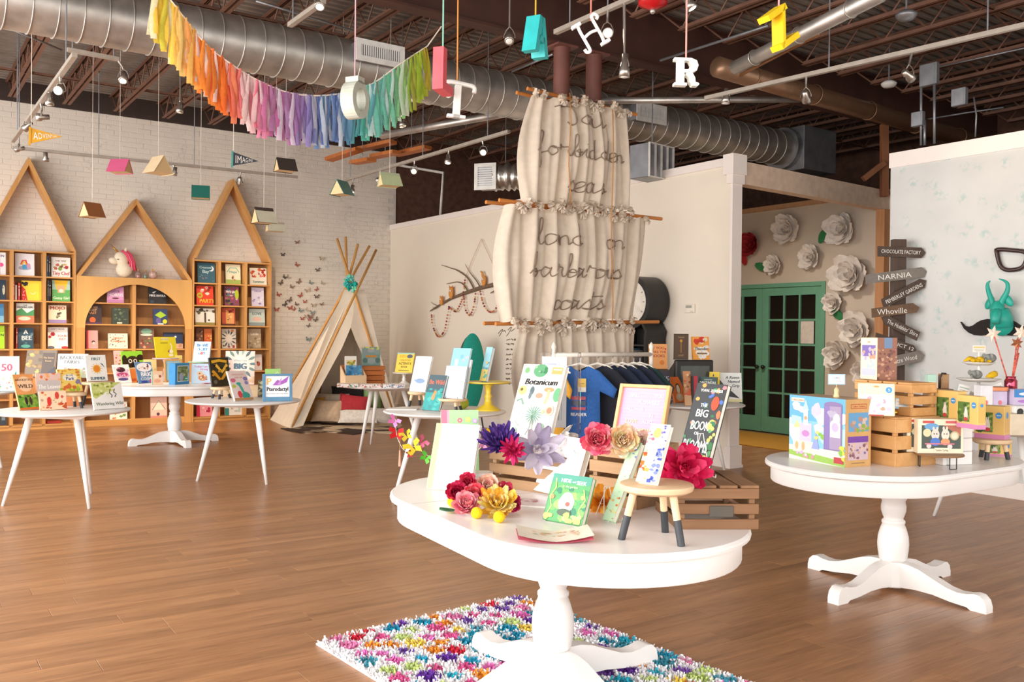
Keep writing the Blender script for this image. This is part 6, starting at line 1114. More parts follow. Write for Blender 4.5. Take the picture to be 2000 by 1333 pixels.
book('orange book with a red question title above the black book', .19, .26, .025, 'e09a5a', [('t', 'IF YOU', .5, .84, .11, 'a8402a'), ('t', 'TAKE THE', .5, .68, .1, 'a8402a'), ('t', 'BOOKS', .5, .52, .11, 'a8402a'), ('c', .7, .25, .13, 'd8782a'), ('c', .9, .8, .05, 'b83a2a')], T(p.x+.16, p.y+.22, ZV+.331) @ Rz(-.6) @ Rx(-.2), gv)
# ================================================================ the big oval table in front
gf = 'books on the big oval table'
CL, zl = crate('brown slatted crate at the back left of the oval table, under the botanical board', (955, 949), (1140, 976), ZF, .30, .165, 3, tanw, group='brown crates on the oval table')
CM, zm = crate('brown slatted crate in the middle of the oval table, under the pink letter board', (1150, 981), (1243, 997), ZF, .30, .24, 4, tanw, group='brown crates on the oval table')
CR, zr_ = crate('dark brown upturned crate at the right edge of the oval table', (1321, 1035), (1482, 1035), ZF, .36, .145, 3, brown, topslats=True, group='brown crates on the oval table')
a = CR.matrix_basis; m = MB(); m.bbox(-.03, -.006, .045, .055, -.0005, .085, .002); m.build('label_plate', mat('worn_metal_plate', '5f5850', .6, .4), CR)
_, zst = stool('large riser stool with black-dipped legs at the front right of the oval table', 1281, 944, ZF, 1054, .125, .118, fa+3.23)
# books
LS = [
 ('tall white picture book with a lime green spine at the left of the oval table', (832, 957), (918, 964), (853, 830), ZF, .22, 'f6f7f4', [('r', 0, 0, .13, 1, 'b4dc86'), ('b', 18, .2, .08, .9, .3, .012, .03, ['d8e8d4', 'c8dfd8', 'e8ecd4'], 4), ('r', .35, .2, .4, .26, 'dfeae8'), ('r', .5, .18, .56, .27, 'dce8ea')], .022),
 ('white flower book leaning in the middle of the oval table', (1041, 962), (1116, 992), (1075, 852), ZF, .25, 'f4f2f2', [('t', 'The', .5, .66, .07, 'e6dde0', .25), ('t', 'Flower', .5, .52, .1, 'e2dce2', .25), ('b', 12, .05, .05, .95, .3, .02, .05, ['e8d4d0', 'd4dcd0', 'ecdce0', 'dcd0e0'], 4), ('b', 10, .05, .72, .95, .98, .02, .045, ['d8dcd0', 'e8d8d8'], 2), ('s', [(.7,.8),(.78,.74),(.85,.76)], .012, 'a8b4a0')], .03),
 ('green hide and seek picture book with a white animal at the table front', (1058, 1020), (1134, 1032), (1083, 930), ZF, .22, '4f9a5c', [('b', 24, .02, .02, .98, .7, .06, .12, ['3a8a54', '6ab85a', '7ac060', '2f7a5c', '90cc60'], 5), ('r', 0, .82, 1, 1, '4a9480'), ('t', 'HIDE', .36, .87, .08, 'f0f4ec', 0, .4), ('t', 'and', .57, .86, .04, 'f0f4ec'), ('t', 'SEEK', .76, .85, .08, 'f0f4ec', 0, .4), ('t', 'in the garden', .5, .75, .05, 'bfe0b0'), ('s', [(.06,.1),(.14,.3),(.05,.5),(.15,.7),(.1,.9)], .03, 'b8e070'), ('s', [(.94,.1),(.85,.3),(.95,.5),(.86,.72)], .03, 'b8e070'), ('e', .5, .4, .2, .2, 'f2e8dc'), ('e', .5, .5, .15, .13, 'f6f0e8'), ('e', .54, .38, .06, .05, 'c85a4a'), ('e', .5, .2, .18, .08, '4a5a48'), ('b', 9, .05, .02, .95, .16, .05, .09, ['d8e86a', 'c8e060', 'e8e880'], 3), ('c', .12, .5, .05, 'd88a5a'), ('c', .88, .55, .05, 'd8a070')], .025),
 ('white book of painted flowers on the riser stool', (1240, 930), (1278, 946), (1272, 834), zst, .27, 'f2efe8', [('e', .5, .55, .3, .3, 'f4eee2'), ('b', 26, .55, .0, 1, .6, .06, .13, ['4a58b0', '7a86cc', '3a4a98', 'a0aadc'], 5), ('b', 18, .0, .0, .45, .55, .07, .13, ['e0702a', 'f0a050', 'd0502a', 'f4c070'], 3), ('b', 10, .0, .5, .3, .95, .06, .12, ['d86a80', 'e8909a', 'f0b8a8'], 4), ('e', .45, .84, .2, .09, 'f4e470'), ('b', 6, .6, .7, 1, 1, .05, .08, ['8a7ac8', '6a60b0'], 2), ('e', .45, .5, .22, .2, 'fbf8f0')], .022),
 ('meadow-green tall book leaning by the stool leg', (1174, 1020), (1194, 1032), (1230, 868), ZF, .42, 'b8d4b0', [('b', 30, 0, .2, 1, .9, .03, .07, ['c8dcc0', '9ac4a8', 'a8d0b8', '88b49a', 'dce8c8'], 5), ('b', 14, 0, 0, 1, .3, .06, .12, ['d8a050', 'e8c870', '8aa050', 'c8704a'], 3), ('b', 5, .4, .8, 1, 1, .1, .16, ['5a60a8', '7a80c0'], 2)], .02),
]
for L in LS: stand(*L[:8], t=L[8], group=gf)
e1 = T(*(Pz(885, 966, ZF))) @ Rz(fa+.3); easel('white wire easel behind the tall white book', T(*(Pz(884, 955, ZF)+VV*.06)) @ Rz(fa+.25), .12, .2, .12)
stand('green floral book with a pink spine behind the tall white book', (862, 940), (936, 945), (860, 803), ZF, .12, 'a6d69a', [('r', 0, 0, .16, 1, 'e87a94'), ('r', .16, 0, .22, 1, 'f0a8b8')]+[('f', x, y, .07, c, d) for x, y, c, d in ((.5, .85, 'e8788a', 'f4d0a8'), (.72, .86, 'ecd868', 'f8f0b0'), (.42, .72, 'd87ac0', 'f0c8e8'), (.6, .72, 'f0b070', 'f8e8c0'), (.78, .74, 'e8788a', 'f0c0a8'), (.9, .7, 'e8c87a', 'f8e8c0'), (.5, .6, 'e86a7a', 'f4c8b8'), (.7, .62, 'f0a870', 'f8e4c0'), (.9, .84, 'c8a8d8', 'f0e0f4'))], t=.02, group=gf)
# botanical board on the left crate
BO = stand('tall cream botanical board with cactus and mushroom drawings on the left crate', (984, 868), (1068, 876), (1022, 716), zl, .22, 'f3f1e8', [('e', .44, .92, .17, .085, '5f9a70'), ('e', .12, .92, .06, .04, '7aa874'), ('b', 5, .3, .86, .58, .98, .03, .05, ['3f7a54', '8ab890'], 3), ('r', .7, .88, .95, .97, 'e8a468'), ('r', .73, .93, .92, .95, 'f4dcc0'), ('t', 'Botanicum', .5, .775, .075, '2a2626', .2, .9), ('t', 'Botanicum', .508, .776, .075, '2a2626', .2, .9), ('e', .12, .66, .1, .06, 'efd07a'), ('c', .1, .67, .035, '6a5a3a'), ('e', .35, .66, .05, .055, '5a6a70'), ('e', .33, .6, .035, .05, '6a7a80'), ('e', .74, .68, .12, .03, 'e8946a'), ('s', [(.74,.68),(.74,.58),(.7,.5)], .06, 'efb08a'), ('e', .54, .6, .08, .035, 'e0907a'), ('e', .95, .62, .09, .09, '6aa87c'), ('s', [(.05,.52),(.15,.55),(.22,.48)], .04, '7a9a86'), ('e', .1, .38, .09, .06, 'ecc0c8'), ('e', .2, .3, .07, .05, 'f0ccd4')]+[('l', .52, .36, .24, .02, a, '4f8f78') for a in [k*.35 for k in range(18)]]+[('e', .86, .42, .1, .07, 'd8b8a8'), ('e', .86, .42, .06, .04, 'b0846a'), ('e', .72, .4, .03, .03, 'd4dc8a'), ('s', [(.5,.35),(.5,.2),(.44,.1)], .014, '6a7a6a'), ('s', [(.6,.1),(.56,.2),(.52,.3)], .012, '6a7a6a'), ('e', .74, .2, .09, .06, '8ab090'), ('e', .14, .14, .08, .05, 'a8ccb0'), ('s', [(.02,.22),(.14,.26),(.26,.2)], .008, '5a5a5a')], t=.028, group=gf, hmax=.6)
# acrylic case behind it
a, b = Pz(1036, 868, zl), Pz(1116, 872, zl); acr = mat('clear_acrylic', 'ffffff', .02, trans=1.0, var=0); acr.node_tree.nodes['Principled BSDF'].inputs['IOR'].default_value = 1.12; M = frame((a+b)/2, b-a) @ T(0, .12, 0); w = (b-a).length; h = hz(1040, 690, a+VV*.1)-zl
AC = thing('acrylic_case', 'clear acrylic display case with printed sheets behind the botanical board', 'case', M=M); d_ = .05
for nm, bx in (('front_panel', (-w/2, 0, 0, w/2, .004, h)), ('back_panel', (-w/2, d_, 0, w/2, d_+.004, h)), ('side_panel', (-w/2, .0045, 0, -w/2+.004, d_-.0005, h)), ('side_panel', (w/2-.004, .0045, 0, w/2, d_-.0005, h)), ('top_panel', (-w/2, 0, h+.0005, w/2, d_+.004, h+.0045))): MB().box(*bx).build(nm, acr, AC)
m = MB(); art(m, w*.62, h*.8, [('r', 0, 0, 1, 1, 'f0f0f4'), ('r', .05, .72, .6, .95, 'b8bcd0'), ('r', .05, .5, .6, .66, 'd8dce8'), ('r', .66, .1, .72, .95, 'c0c4cc'), ('r', .78, .1, .82, .95, 'ccd0d8')], f=lambda x, y, k: (x-w/2+.012, d_*.5-k, y+h*.16)); m.build('printed_sheet', PRINT, AC)
# pink letter board
a, b = Pz(1191, 886, zm), Pz(1289, 893, zm); fr_ = wood('light_oak_frame', 'd8a066', 'ecc08c', .5, 2)
def lboard(label, w, h, t, cover, spec, M, group=None):
    r = thing('letter_board', label, 'board', M=M); fw = .014
    for x0, x1, z0, z1 in ((-w/2, -w/2+fw, 0, h), (w/2-fw, w/2, 0, h), (-w/2+fw, w/2-fw, 0, fw), (-w/2+fw, w/2-fw, h-fw, h)): MB().bbox(x0, -t, z0, x1, 0, z1, .0015).build('frame_bar', fr_, r)
    m = MB(); W2, H2 = w-2*fw, h-2*fw; art(m, W2, H2, spec, f=lambda x, y, k: (x-W2/2, -t*.4-k, y+fw)); m.build('felt_panel', PRINT, r); return r
stand('pink felt letter board in a light wooden frame', (1191, 866), (1290, 872), (1211, 753), zm+.001, .2, '', [('r', 0, 0, 1, 1, 'e8a8cc')]+[('r', 0, y/16, 1, y/16+.004, 'dc98be') for y in range(1, 16)]+[('t', 'FIND', .28, .86, .06, 'f4dcc0'), ('t', 'YOU', .84, .86, .06, 'f8ecf4'), ('t', 'FLOWERS', .62, .73, .07, 'f9f0f6'), ('t', 'ALL', .22, .6, .06, 'f9f0f6'), ('t', 'A', .5, .6, .06, 'f9f0f6'), ('t', 'IN', .72, .48, .06, 'f9f0f6'), ('t', 'LOVE', .3, .36, .07, 'ecd09a'), ('t', 'ALSO', .66, .36, .06, 'f9f0f6'), ('t', 'BLOOMING', .5, .2, .07, 'ecd09a')], t=.025, fn=lboard)
# big black flower book on the right crate
BB = stand('large black flower book with white hand lettering on the upturned crate', (1317, 921), (1376, 938), (1364, 752), zr_, .3, '2e3234', [('b', 12, 0, .72, 1, .98, .05, .08, ['d87a80', 'e89a50', '4a6ab8', 'd8c860', '3a8a5a'], 5), ('b', 22, .72, .05, 1, .95, .05, .1, ['3a7a4a', '5a9a60', '2f6a44', 'd8704a', 'c8c060'], 7), ('b', 10, 0, 0, .3, .6, .04, .08, ['3a7a50', 'd87a5a', '4a8a5a'], 3), ('b', 10, .1, 0, .9, .2, .06, .1, ['4a5a9a', 'd8884a', '3a8a5a', 'e8b860'], 8), ('e', .76, .78, .12, .08, 'd8482a'), ('t', 'YUVAL ZOMMER', .55, .92, .03, 'e8e4e0'), ('t', 'THE', .42, .75, .04, 'f0f0ec'), ('t', 'BIG', .42, .66, .085, 'f4f4f0'), ('t', 'BOOK', .45, .52, .10, 'f4f4f0', 0, .6), ('t', 'OF', .4, .43, .035, 'f0f0ec'), ('t', 'BLOOMS', .46, .29, .13, 'f4f4f0', 0, .82)], t=.022, group=gf, hmax=.6)
# flat papers
p = Pz(1082, 1048, ZF+.006); r = thing('booklet', 'open cream booklet with a pink underside lying at the table front', 'booklet', (p.x, p.y, ZF), fa+.05)
m = MB(); W2 = .125
m.grid(lambda u, v: Vector(((u-.5)*2*W2, (v-.5)*.17, .006+.022*abs(2*u-1)**1.5)), 8, 2); m.build('upper_leaf', mat('cream_leaf', 'efe4d2', .6), r, smooth=True)
m = MB(); m.grid(lambda u, v: Vector(((u-.5)*2*W2, (v-.5)*.17-.003, .001+.014*abs(2*u-1)**1.5)), 8, 2); m.build('pink_leaf', mat('rose_leaf', 'd86a80', .6), r, smooth=True)
m = MB(); art(m, .2, .13, [('b', 18, .15, .2, .95, .85, .03, .06, ['e8a080', 'f0c8a0', 'c8d0b0', 'e8b8a8'], 3)], f=lambda x, y, k: (x-.1, y-.065, .007+k+.022*abs((x-.1)/W2)**1.5)); m.build('leaf_print', PRINT, r)
p = Pz(1030, 984, ZF); r = thing('booklet', 'glossy leaflet with a pink drawing lying behind the green book', 'booklet', (p.x, p.y, ZF), fa-.3); MB().box(-.11, -.075, .0005, .11, .075, .006).build('pages', PAGE, r); MB().box(-.11, -.075, .006, .11, .075, .0072).build('cover', paintm('e4dfe4', .25), r); m = MB(); art(m, .2, .13, [('b', 14, .1, .4, .7, .9, .03, .06, ['e89aa0', 'd87a88', 'f0b8b8', 'c8a8b0'], 3)], f=lambda x, y, k: (x-.1, y-.065, .0074+k)); m.build('cover_print', PRINT, r)
# white block stand
p = Pz(942, 951, ZF); r = thing('block_stand', 'small white wooden block with a wider top behind the tall white book', 'stand', (p.x, p.y, ZF), fa); MB().bbox(-.035, -.035, 0, .035, .035, .05, .002).build('base', white2, r); MB().bbox(-.048, -.045, .05, .048, .045, .066, .002).build('top', white2, r)
easel('white wire easel leaning under the meadow-green book', T(*(Pz(1196, 1022, ZF)+VV*.05)) @ Rz(fa+.5), .06, .12, .1); easel('white wire easel behind the black flower book', T(*(Pz(1378, 934, zr_)+VV*.02)) @ Rz(fa+.4), .06, .16, .09)
# ---------------------------------------------------------------- flowers
def petal_mesh(L, W, cup, n=5, tip=.3, wav=0.0):
    m = MB()
    def f(u, v):
        w = W*math.sin(PI*min(1, (.12+.88*v)**.8*(1-.0)))**.7 if v < .999 else W*tip*.3
        w = W*(math.sin(PI*(.08+.84*v)))**.8; x = (u-.5)*2*w; z = cup*L*v*v+.35*cup*abs(u-.5)**2*4*w+wav*L*math.sin(6*v+4*u)+.05*L*v*math.cos(9*u)
        return Vector((x, L*v, z))
    m.grid(f, 4, n); return m
def flower(label, M, layers, L, W, cols, heart=None, cat='flower', name='flower', group=None, seed=1, joined=False):
    """layers: (number, lift angle, scale) rings of petals round the centre, opening along +z"""
    r = thing(name, label, cat, M=M, group=group); rr = random.Random(seed); pm_ = petal_mesh(L, W, .35, 6); J = MB()
    mt_ = vcol('petal_cloth', .8, .2, .08, 60, .25)
    me = None
    if not joined:
        me = {}
    for li, (n, lift, sc) in enumerate(layers):
        for i in range(n):
            a = 2*PI*(i+.5*(li % 2))/n+rr.uniform(-.12, .12); Q = Rz(a) @ Rx(lift+rr.uniform(-.15, .15)) @ Matrix.Scale(sc*rr.uniform(.88, 1.1), 4); c = hx(cols[(li+i) % len(cols)])
            if joined: J.col = tuple(min(1, x*rr.uniform(.9, 1.1)) for x in c); J.add([Q @ Vector(p) for p in pm_.v], pm_.f)
            else:
                if c not in me: pm_.c = [c]*len(pm_.f); me[c] = pm_.mesh('petal', mt_, True)
                link(me[c], 'petal', r, Q)
    if joined: J.build('petals', mt_, r, smooth=True)
    if heart: hm = MB(); hm.ell((0, 0, L*.12), L*.2, L*.2, L*.16, 10, 7); hm.build('heart', mat('flower_heart_'+heart, heart, .9, bump=.5, scale=120), r, smooth=True)
    return r
def at(px, py, z, back=0.0, lift=0.0): p = Pz(px, py, z)+Vector((VV.x, VV.y, 0)).normalized()*back; return Vector((p.x, p.y, z+lift))
def aim(o, d): x, y, z = basis(d); return axes(o, x, y, z)
tow = (-VV+Vector((0, 0, .9))).normalized(); tow2 = (-VV+Vector((0, 0, .3))).normalized()
PEO = [(5, .25, 1.0), (6, .55, .92), (6, .85, .78), (6, 1.1, .62), (5, 1.35, .48)]
gb = 'fabric flowers on the oval table'
def pc_(px, py, z, yb, off=0.0): p = Pz(px, yb, z); return Pd(px, py, (p-CP).dot(VV)-off)
PE2 = [(8, .05, .95), (10, .35, 1.0), (11, .6, .95), (11, .85, .86), (10, 1.08, .74), (9, 1.3, .62)]
for lb, px, py, yb, s, cols, d in (
 ('pink ruffled fabric peony, lower left of the front posy', 912, 990, 1006, .060, ['f09aa4', 'e87a8a', 'f4b8ba'], tow),
 ('coral red fabric peony in the middle of the front posy', 926, 974, 996, .056, ['e8505a', 'f0808a', 'd83a50'], tow),
 ('pale apricot fabric peony at the top of the front posy', 952, 958, 985, .066, ['f8c8b4', 'f4b0a0', 'fadcc8'], tow),
 ('yellow fabric dahlia at the right of the front posy', 972, 990, 1006, .105, ['f6d46a', 'f8e49a', 'ecb840'], tow),
 ('crimson fabric rose at the upper left of the front posy', 892, 963, 990, .048, ['c8204a', 'e03a64', 'a8183c'], tow2),
 ('small crimson fabric bud standing up from the front posy', 913, 942, 986, .040, ['d0284e', 'e04a6a'], tow2),
 ('crimson fabric rose at the upper right of the front posy', 984, 961, 986, .045, ['c8284a', 'd8405e'], tow2),
 ('magenta fabric rose at the right end of the front posy', 1002, 985, 1000, .040, ['d8286a', 'c81e54', 'e85a8a'], tow2)):
    flower(lb, aim(pc_(px, py, ZF, yb), d), PE2 if 'dahlia' not in lb else [(14, .1, 1.0), (14, .4, .95), (13, .65, .85), (12, .9, .72), (10, 1.15, .58), (8, 1.4, .45)], s*(.78 if 'dahlia' in lb else 1), s*(.40 if 'dahlia' not in lb else .17), cols, name='fabric_flower', group=gb, seed=px, joined=True)
for px, yb, lb in ((884, 991, 'yellow craspedia ball at the left of the front posy'), (931, 1014, 'yellow craspedia ball in the middle of the front posy'), (975, 1022, 'yellow craspedia ball at the right of the front posy')):
    p = Pz(px, yb, ZF); r = thing('craspedia', lb, 'flower', (p.x, p.y, ZF), group='yellow craspedia balls'); MB().ell((0, 0, .022), .022, .022, .022, 14, 10).build('ball', mat('craspedia_yellow', 'f0c414', .95, bump=.6, scale=160), r, smooth=True); m = MB(); m.tube([(0, .015, .012), (.03, .06, .008), (.05, .1, .004)], .0015, 5); m.build('stem', mat('green_stem', '6a8a4a', .8), r)
p = Pz(894, 1003, ZF)+Vector((0, 0, .01)); m = petal_mesh(.07, .026, .1); r = thing('fabric_leaf', 'dark green fabric leaf at the left foot of the front posy', 'leaf', M=axes(p, Vector((0, 0, 1)).cross(-RR), -RR, Vector((0, 0, 1))) @ Rz(0)); m.c = [None]*len(m.f); m.build('leaf', mat('leaf_green', '3f7a52', .8), r, smooth=True)
for lb, px, py, z, yb, s, cols, d, lay, W, heart in (
 ('deep purple shaggy fabric chrysanthemum on the left crate', 978, 869, zl, 893, .095, ['5a3a8a', '6f4aa0', '48307a'], (tow2*.8+Vector((0, 0, .5))-RR*.2).normalized(), [(16, .1, 1), (16, .35, .95), (16, .6, .85), (14, .9, .7), (10, 1.2, .55)], .15, None),
 ('magenta fabric chrysanthemum hanging over the left crate edge', 1001, 881, zl, 899, .06, ['c81e5a', 'e03a78', 'b0184a'], tow2, [(14, .1, 1), (14, .5, .85), (12, .9, .65)], .17, None),
 ('coral pink fabric peony on the middle crate', 1166, 861, zm, 885, .072, ['ee6a84', 'f48a9c', 'e2506e', 'f4a0a8'], tow2, PE2, .40, None),
 ('cream fabric peony before the pink letter board', 1216, 862, zm, 886, .068, ['f6dcb8', 'f8e8d0', 'f0cc9c'], tow2, PE2, .43, None),
 ('pale blush fabric rose at the right of the cream peony', 1249, 866, zm, 884, .05, ['f4d8c8', 'f0c8b8', 'f8e8dc'], tow2, PE2, .43, None)):
    flower(lb, aim(pc_(px, py, z, yb), d), lay, s, s*W*.85, cols, heart, name='fabric_flower', group=gb, seed=px, joined=True)
flower('large lilac-grey fabric lily on the left crate', aim(pc_(1050, 880, zl, 898, -.08), (tow2+RR*.1).normalized()), [(6, -.1, 1.0), (6, .35, .95), (4, .8, .7), (3, 1.2, .5)], .115, .024, ['b8adc4', 'cfc6d6', 'a89cb8', 'd8d0de'], 'e8e0d8', name='fabric_flower', group=gb, seed=3)
flower('pale cream fabric lily bud at the right of the lilac lily', aim(pc_(1096, 858, zl, 884, -.05), (tow2+RR*.8).normalized()), [(4, .6, 1.0), (3, 1.0, .9)], .085, .024, ['ece4dc', 'f2ece6', 'd8cce0'], None, name='fabric_flower', group=gb, seed=5)
flower('hot pink fabric dahlia hanging over the upturned crate', aim(pc_(1334, 916, zr_, 946), (tow2+RR*.1).normalized()), [(10, .05, 1.0), (11, .35, .95), (10, .7, .8), (8, 1.1, .58)], .098, .026, ['d81e58', 'ec4a7a', 'c0144a', 'e83468'], 'b01040', name='fabric_flower', group=gb, seed=9)
flower('orange fabric lily lying behind the meadow-green book', aim(pc_(1176, 982, ZF, 1000), (tow2-RR*.3).normalized()), [(7, .1, 1.0), (6, .55, .85), (4, 1.0, .6)], .075, .024, ['f0a438', 'f4b850', 'e08a20'], 'c8701a', name='fabric_flower', group=gb, seed=6)
for x, y, c, lb in ((958, 848, 'f0c020', 'yellow paper butterfly at the right end of the table string'), (945, 868, 'e8a0d0', 'pink paper butterfly at the right end of the table string')):
    p = Pd(x, y, 4.6); s = .05; m = MB()
    for q_ in (-1, 1): m.add([(0, 0, -.3*s), (q_*.15*s, -.02, .35*s), (q_*.55*s, -.03, .5*s), (q_*.62*s, -.03, .2*s), (q_*.2*s, -.02, 0)], [(0, 1, 2, 3, 4)]); m.add([(0, 0, -.3*s), (q_*.2*s, -.02, 0), (q_*.5*s, -.03, -.12*s), (q_*.4*s, -.03, -.5*s)], [(0, 1, 2, 3)])
    b_ = thing('paper_butterfly', lb, 'butterfly', M=T(*p) @ Rz(fa) @ Ry(.4)); m.build('wings', paintm(c, .7), b_); m = MB(); m.tube([(0, 0, 0), (-.02, .03, -.06), (-.05, .06, -.10)], .0015, 5); m.build('string', mat('white_thread', 'ece4d8', .8), b_)
# ================================================================ toy table on the right
kraft = mat('kraft_card', 'd2a468', .6, var=.03, scale=20)
def px_box(A, B_, C_, z, top=None, h=None, dep=None):
    """upright box: front bottom corners at pixels A, B, side going back to pixel C; returns frame at the front left corner and w, d, h"""
    a, b, c = Pz(*A, z), Pz(*B_, z), Pz(*C_, z); x = (b-a); w = x.length; M = frame(a, x); y = M.to_3x3() @ Vector((0, 1, 0)); d = dep or max(.05, (c-b).dot(y)); return M, w, d, (h or hz(B_[0], top, b)-z)
def carton(name, label, M, w, d, h, col, front, side=None, top=None, cat='toy box', group=None, bev=.0015):
    r = thing(name, label, cat, M=M, group=group); m_ = col if not isinstance(col, str) else mat('card_'+col, col, .45, var=.015)
    MB().bbox(0, 0, 0, w, d, h, bev).build('carton', m_, r)
    if front: art(MB(), w, h, front, f=lambda x, y, k: (x, -k, y)).build('front_print', PRINT, r)
    if side: art(MB(), d, h, side, f=lambda x, y, k: (w+k, x, y)).build('side_print', PRINT, r)
    if top: art(MB(), w, d, top, f=lambda x, y, k: (x, y, h+k)).build('top_print', PRINT, r)
    return r
M, w, d, h = px_box((1541, 894), (1650, 914), (1699, 910), ZR, 781)
d = min(d, .26)
TB = carton('toy_box', 'large sky-blue toy castle box with a window, at the left of the toy table', M, w, d, h, kraft,
 [('r', 0, 0, 1, 1, '8cc8ec'), ('r', 0, .62, 1, 1, '6ab4e4'), ('b', 12, 0, .35, 1, .75, .08, .14, ['b8def4', 'd8eefa', 'f0f4fa'], 3), ('r', 0, 0, 1, .22, 'e8ead8'), ('p', [(0,.06),(.5,.02),(1,0),(1,.08),(.5,.12),(0,.14)], '9cc45a'),
  ('r', .04, .9, .28, .96, 'f2e6c8'), ('t', 'Calico Critters', .16, .93, .03, 'b83a34', 0, .22), ('b', 3, .05, .78, .24, .86, .05, .08, ['e0c8ec', 'f0d8ec'], 2), ('b', 3, .4, .76, .55, .86, .05, .08, ['d8c8ec', 'e8ecf8'], 5),
  ('r', .1, .15, .2, .5, 'f0d8d8'), ('p', [(.08,.5),(.15,.62),(.22,.5)], 'e8d49a'), ('r', .2, .15, .42, .58, 'e0c8e4'), ('r', .27, .55, .35, .78, 'ecd8ec'), ('p', [(.25,.78),(.31,.95),(.37,.78)], 'b8d4f0'), ('e', .31, .66, .03, .03, 'e8a878'), ('e', .31, .42, .07, .05, 'c88ac8'), ('r', .08, .12, .46, .3, 'f0dcd0'), ('e', .15, .22, .03, .06, 'e0b080'), ('e', .27, .22, .03, .07, 'e0b080'), ('p', [(.42,.2),(.5,.45),(.56,.2)], '9aa8e0'), ('b', 8, .05, .05, .55, .2, .02, .03, ['a8c8f0', 'e898a8', 'f4f0e8', 'd8b0e0'], 6), ('b', 5, .5, .3, .62, .5, .03, .05, ['8abf4a', 'e8d070'], 4),
  ('r', .64, .22, .95, .9, '8a78a8'), ('e', .795, .9, .155, .05, '8a78a8'), ('r', .66, .24, .93, .88, 'a898b8'), ('p', [(.66,.24),(.74,.24),(.74,.88),(.66,.88)], '8d78b8'), ('r', .75, .42, .92, .62, 'f4f0f4'), ('e', .835, .62, .085, .06, 'f4f0f4'), ('e', .835, .57, .06, .07, 'c8b8d8'), ('b', 4, .7, .65, .92, .85, .04, .06, ['d0d8e8', 'b8b0c8'], 7), ('r', .82, .04, .98, .13, 'c0404a'), ('b', 4, .92, .1, 1, .3, .03, .05, ['8abf4a', 'e8d84a'], 2)],
 [('r', .2, .86, .82, .93, 'b8483a'), ('r', .22, .87, .8, .92, 'd8a868'), ('t', 'Calico Critters', .51, .895, .03, 'a83a2a', 0, .52), ('r', .12, .52, .9, .8, '6aa4d0'), ('b', 10, .25, .55, .8, .72, .06, .1, ['c8a890', 'b89080', 'd8c0b0'], 3), ('b', 4, .14, .53, .88, .62, .05, .08, ['8ab04a', 'c88a9a'], 5), ('r', .1, .1, .88, .45, 'd0b8c0'), ('r', .1, .36, .88, .45, '7a4aa8'), ('b', 26, .13, .12, .85, .36, .03, .06, ['a87a70', '8a5a68', 'c89a80', '7a6a98', 'e0c0a8'], 4), ('r', .25, .05, .75, .06, '8a6a40')],
 [('r', .01, .01, .99, .99, 'c8ac8c')])
# price card on a clip standing on the castle box
p = (TB.matrix_basis @ Vector((w*.62, d*.5, h))); r = thing('price_card', 'small blue-edged price card on a cream figurine clip on the castle box', 'price card', M=T(*p) @ Rz(fa)); m = MB(); m.lathe([(.016, 0), (.017, .006), (.012, .02), (.014, .04), (.006, .055)], 12); m.tube([(0, 0, .05), (0, 0, .075)], .002, 5); m.build('clip_figurine', mat('gilt_cream', 'e4cf9a', .4), r, smooth=True)
m = MB(); m.box(-.047, -.001, .07, .047, .0005, .128); m.build('card', paintm('f0f2f2'), r); m = MB(); art(m, .094, .058, [('r', 0, 0, 1, 1, 'a8d4ec'), ('r', .06, .1, .94, .9, 'f4f4f2'), ('t', 'Calico', .5, .66, .16, '6a7a8a'), ('r', .2, .3, .8, .34, '9aa8b0'), ('r', .25, .44, .75, .47, '9aa8b0')], f=lambda x, y, k: (x-.047, -.001-k, y+.07)); m.build('card_print', PRINT, r)
# pine crates
gp = 'pine crates on the toy table'
b1 = Pz(1748, 913, ZR); c1_ = Pz(1842, 906, ZR); yv = (c1_-b1); yv.z = 0; xv = Vector((yv.y, -yv.x, 0)).normalized(); a1 = b1-xv*.36
crate('lower pine crate on the toy table, beside the castle box', None, None, ZR, .34, .255, 3, pine, topslats=True, group=gp, world=(a1, b1))
ZC1 = ZR+.268
b2 = Pz(1785, 815, ZC1)+Vector((.02, .03, 0)); a2 = b2-xv*.40
crate('upper pine crate stacked on the lower one', None, None, ZC1, .20, .17, 3, pine, topslats=True, group=gp, world=(a2, b2))
# lid boards on the lower crate so that the upper one stands on it
ZC2 = ZC1+.183
M, w, d, h = px_box((1686, 740), (1719, 743), (1752, 739), ZC2, 660); d = min(d, .125)
carton('toy_box', 'tall white and brown toy box on top of the upper pine crate', M @ T(0, -.02, 0), w, d, h, mat('card_cream', 'ecdcc0', .45), [('r', .04, .03, .96, .97, 'f2ead8'), ('r', .1, .55, .9, .82, '8a78c0'), ('b', 10, .12, .5, .88, .75, .06, .1, ['d8a890', 'c8b8d8', 'e8c8b8'], 3), ('b', 4, .2, .3, .8, .48, .06, .1, ['c8d8e0', 'e0d0c8'], 5), ('r', .1, .1, .9, .26, 'd0d4ec'), ('t', 'Calico', .5, .9, .04, 'c89a5a')], [('r', 0, 0, 1, 1, '94604a'), ('r', .35, .75, .75, 1, '6a84a8'), ('b', 44, .02, .03, .98, .8, .05, .1, ['7a4438', 'b07a5a', '8a4a50', 'a86858', 'c89878', '6a3a34'], 4)])
a, b = Pz(1676, 812, ZC1), Pz(1749, 817, ZC1)
def pack(label, w, h, t, cover, spec, M, group=None):
    r = thing('toy_pack', label, 'toy box', M=M, group=group); MB().bbox(-w/2, -t, 0, w/2, 0, h, .003).build('carton', paintm(cover), r); art(MB(), w, h, spec, f=lambda x, y, k: (x-w/2, -t-k, y)).build('front_print', PRINT, r); return r
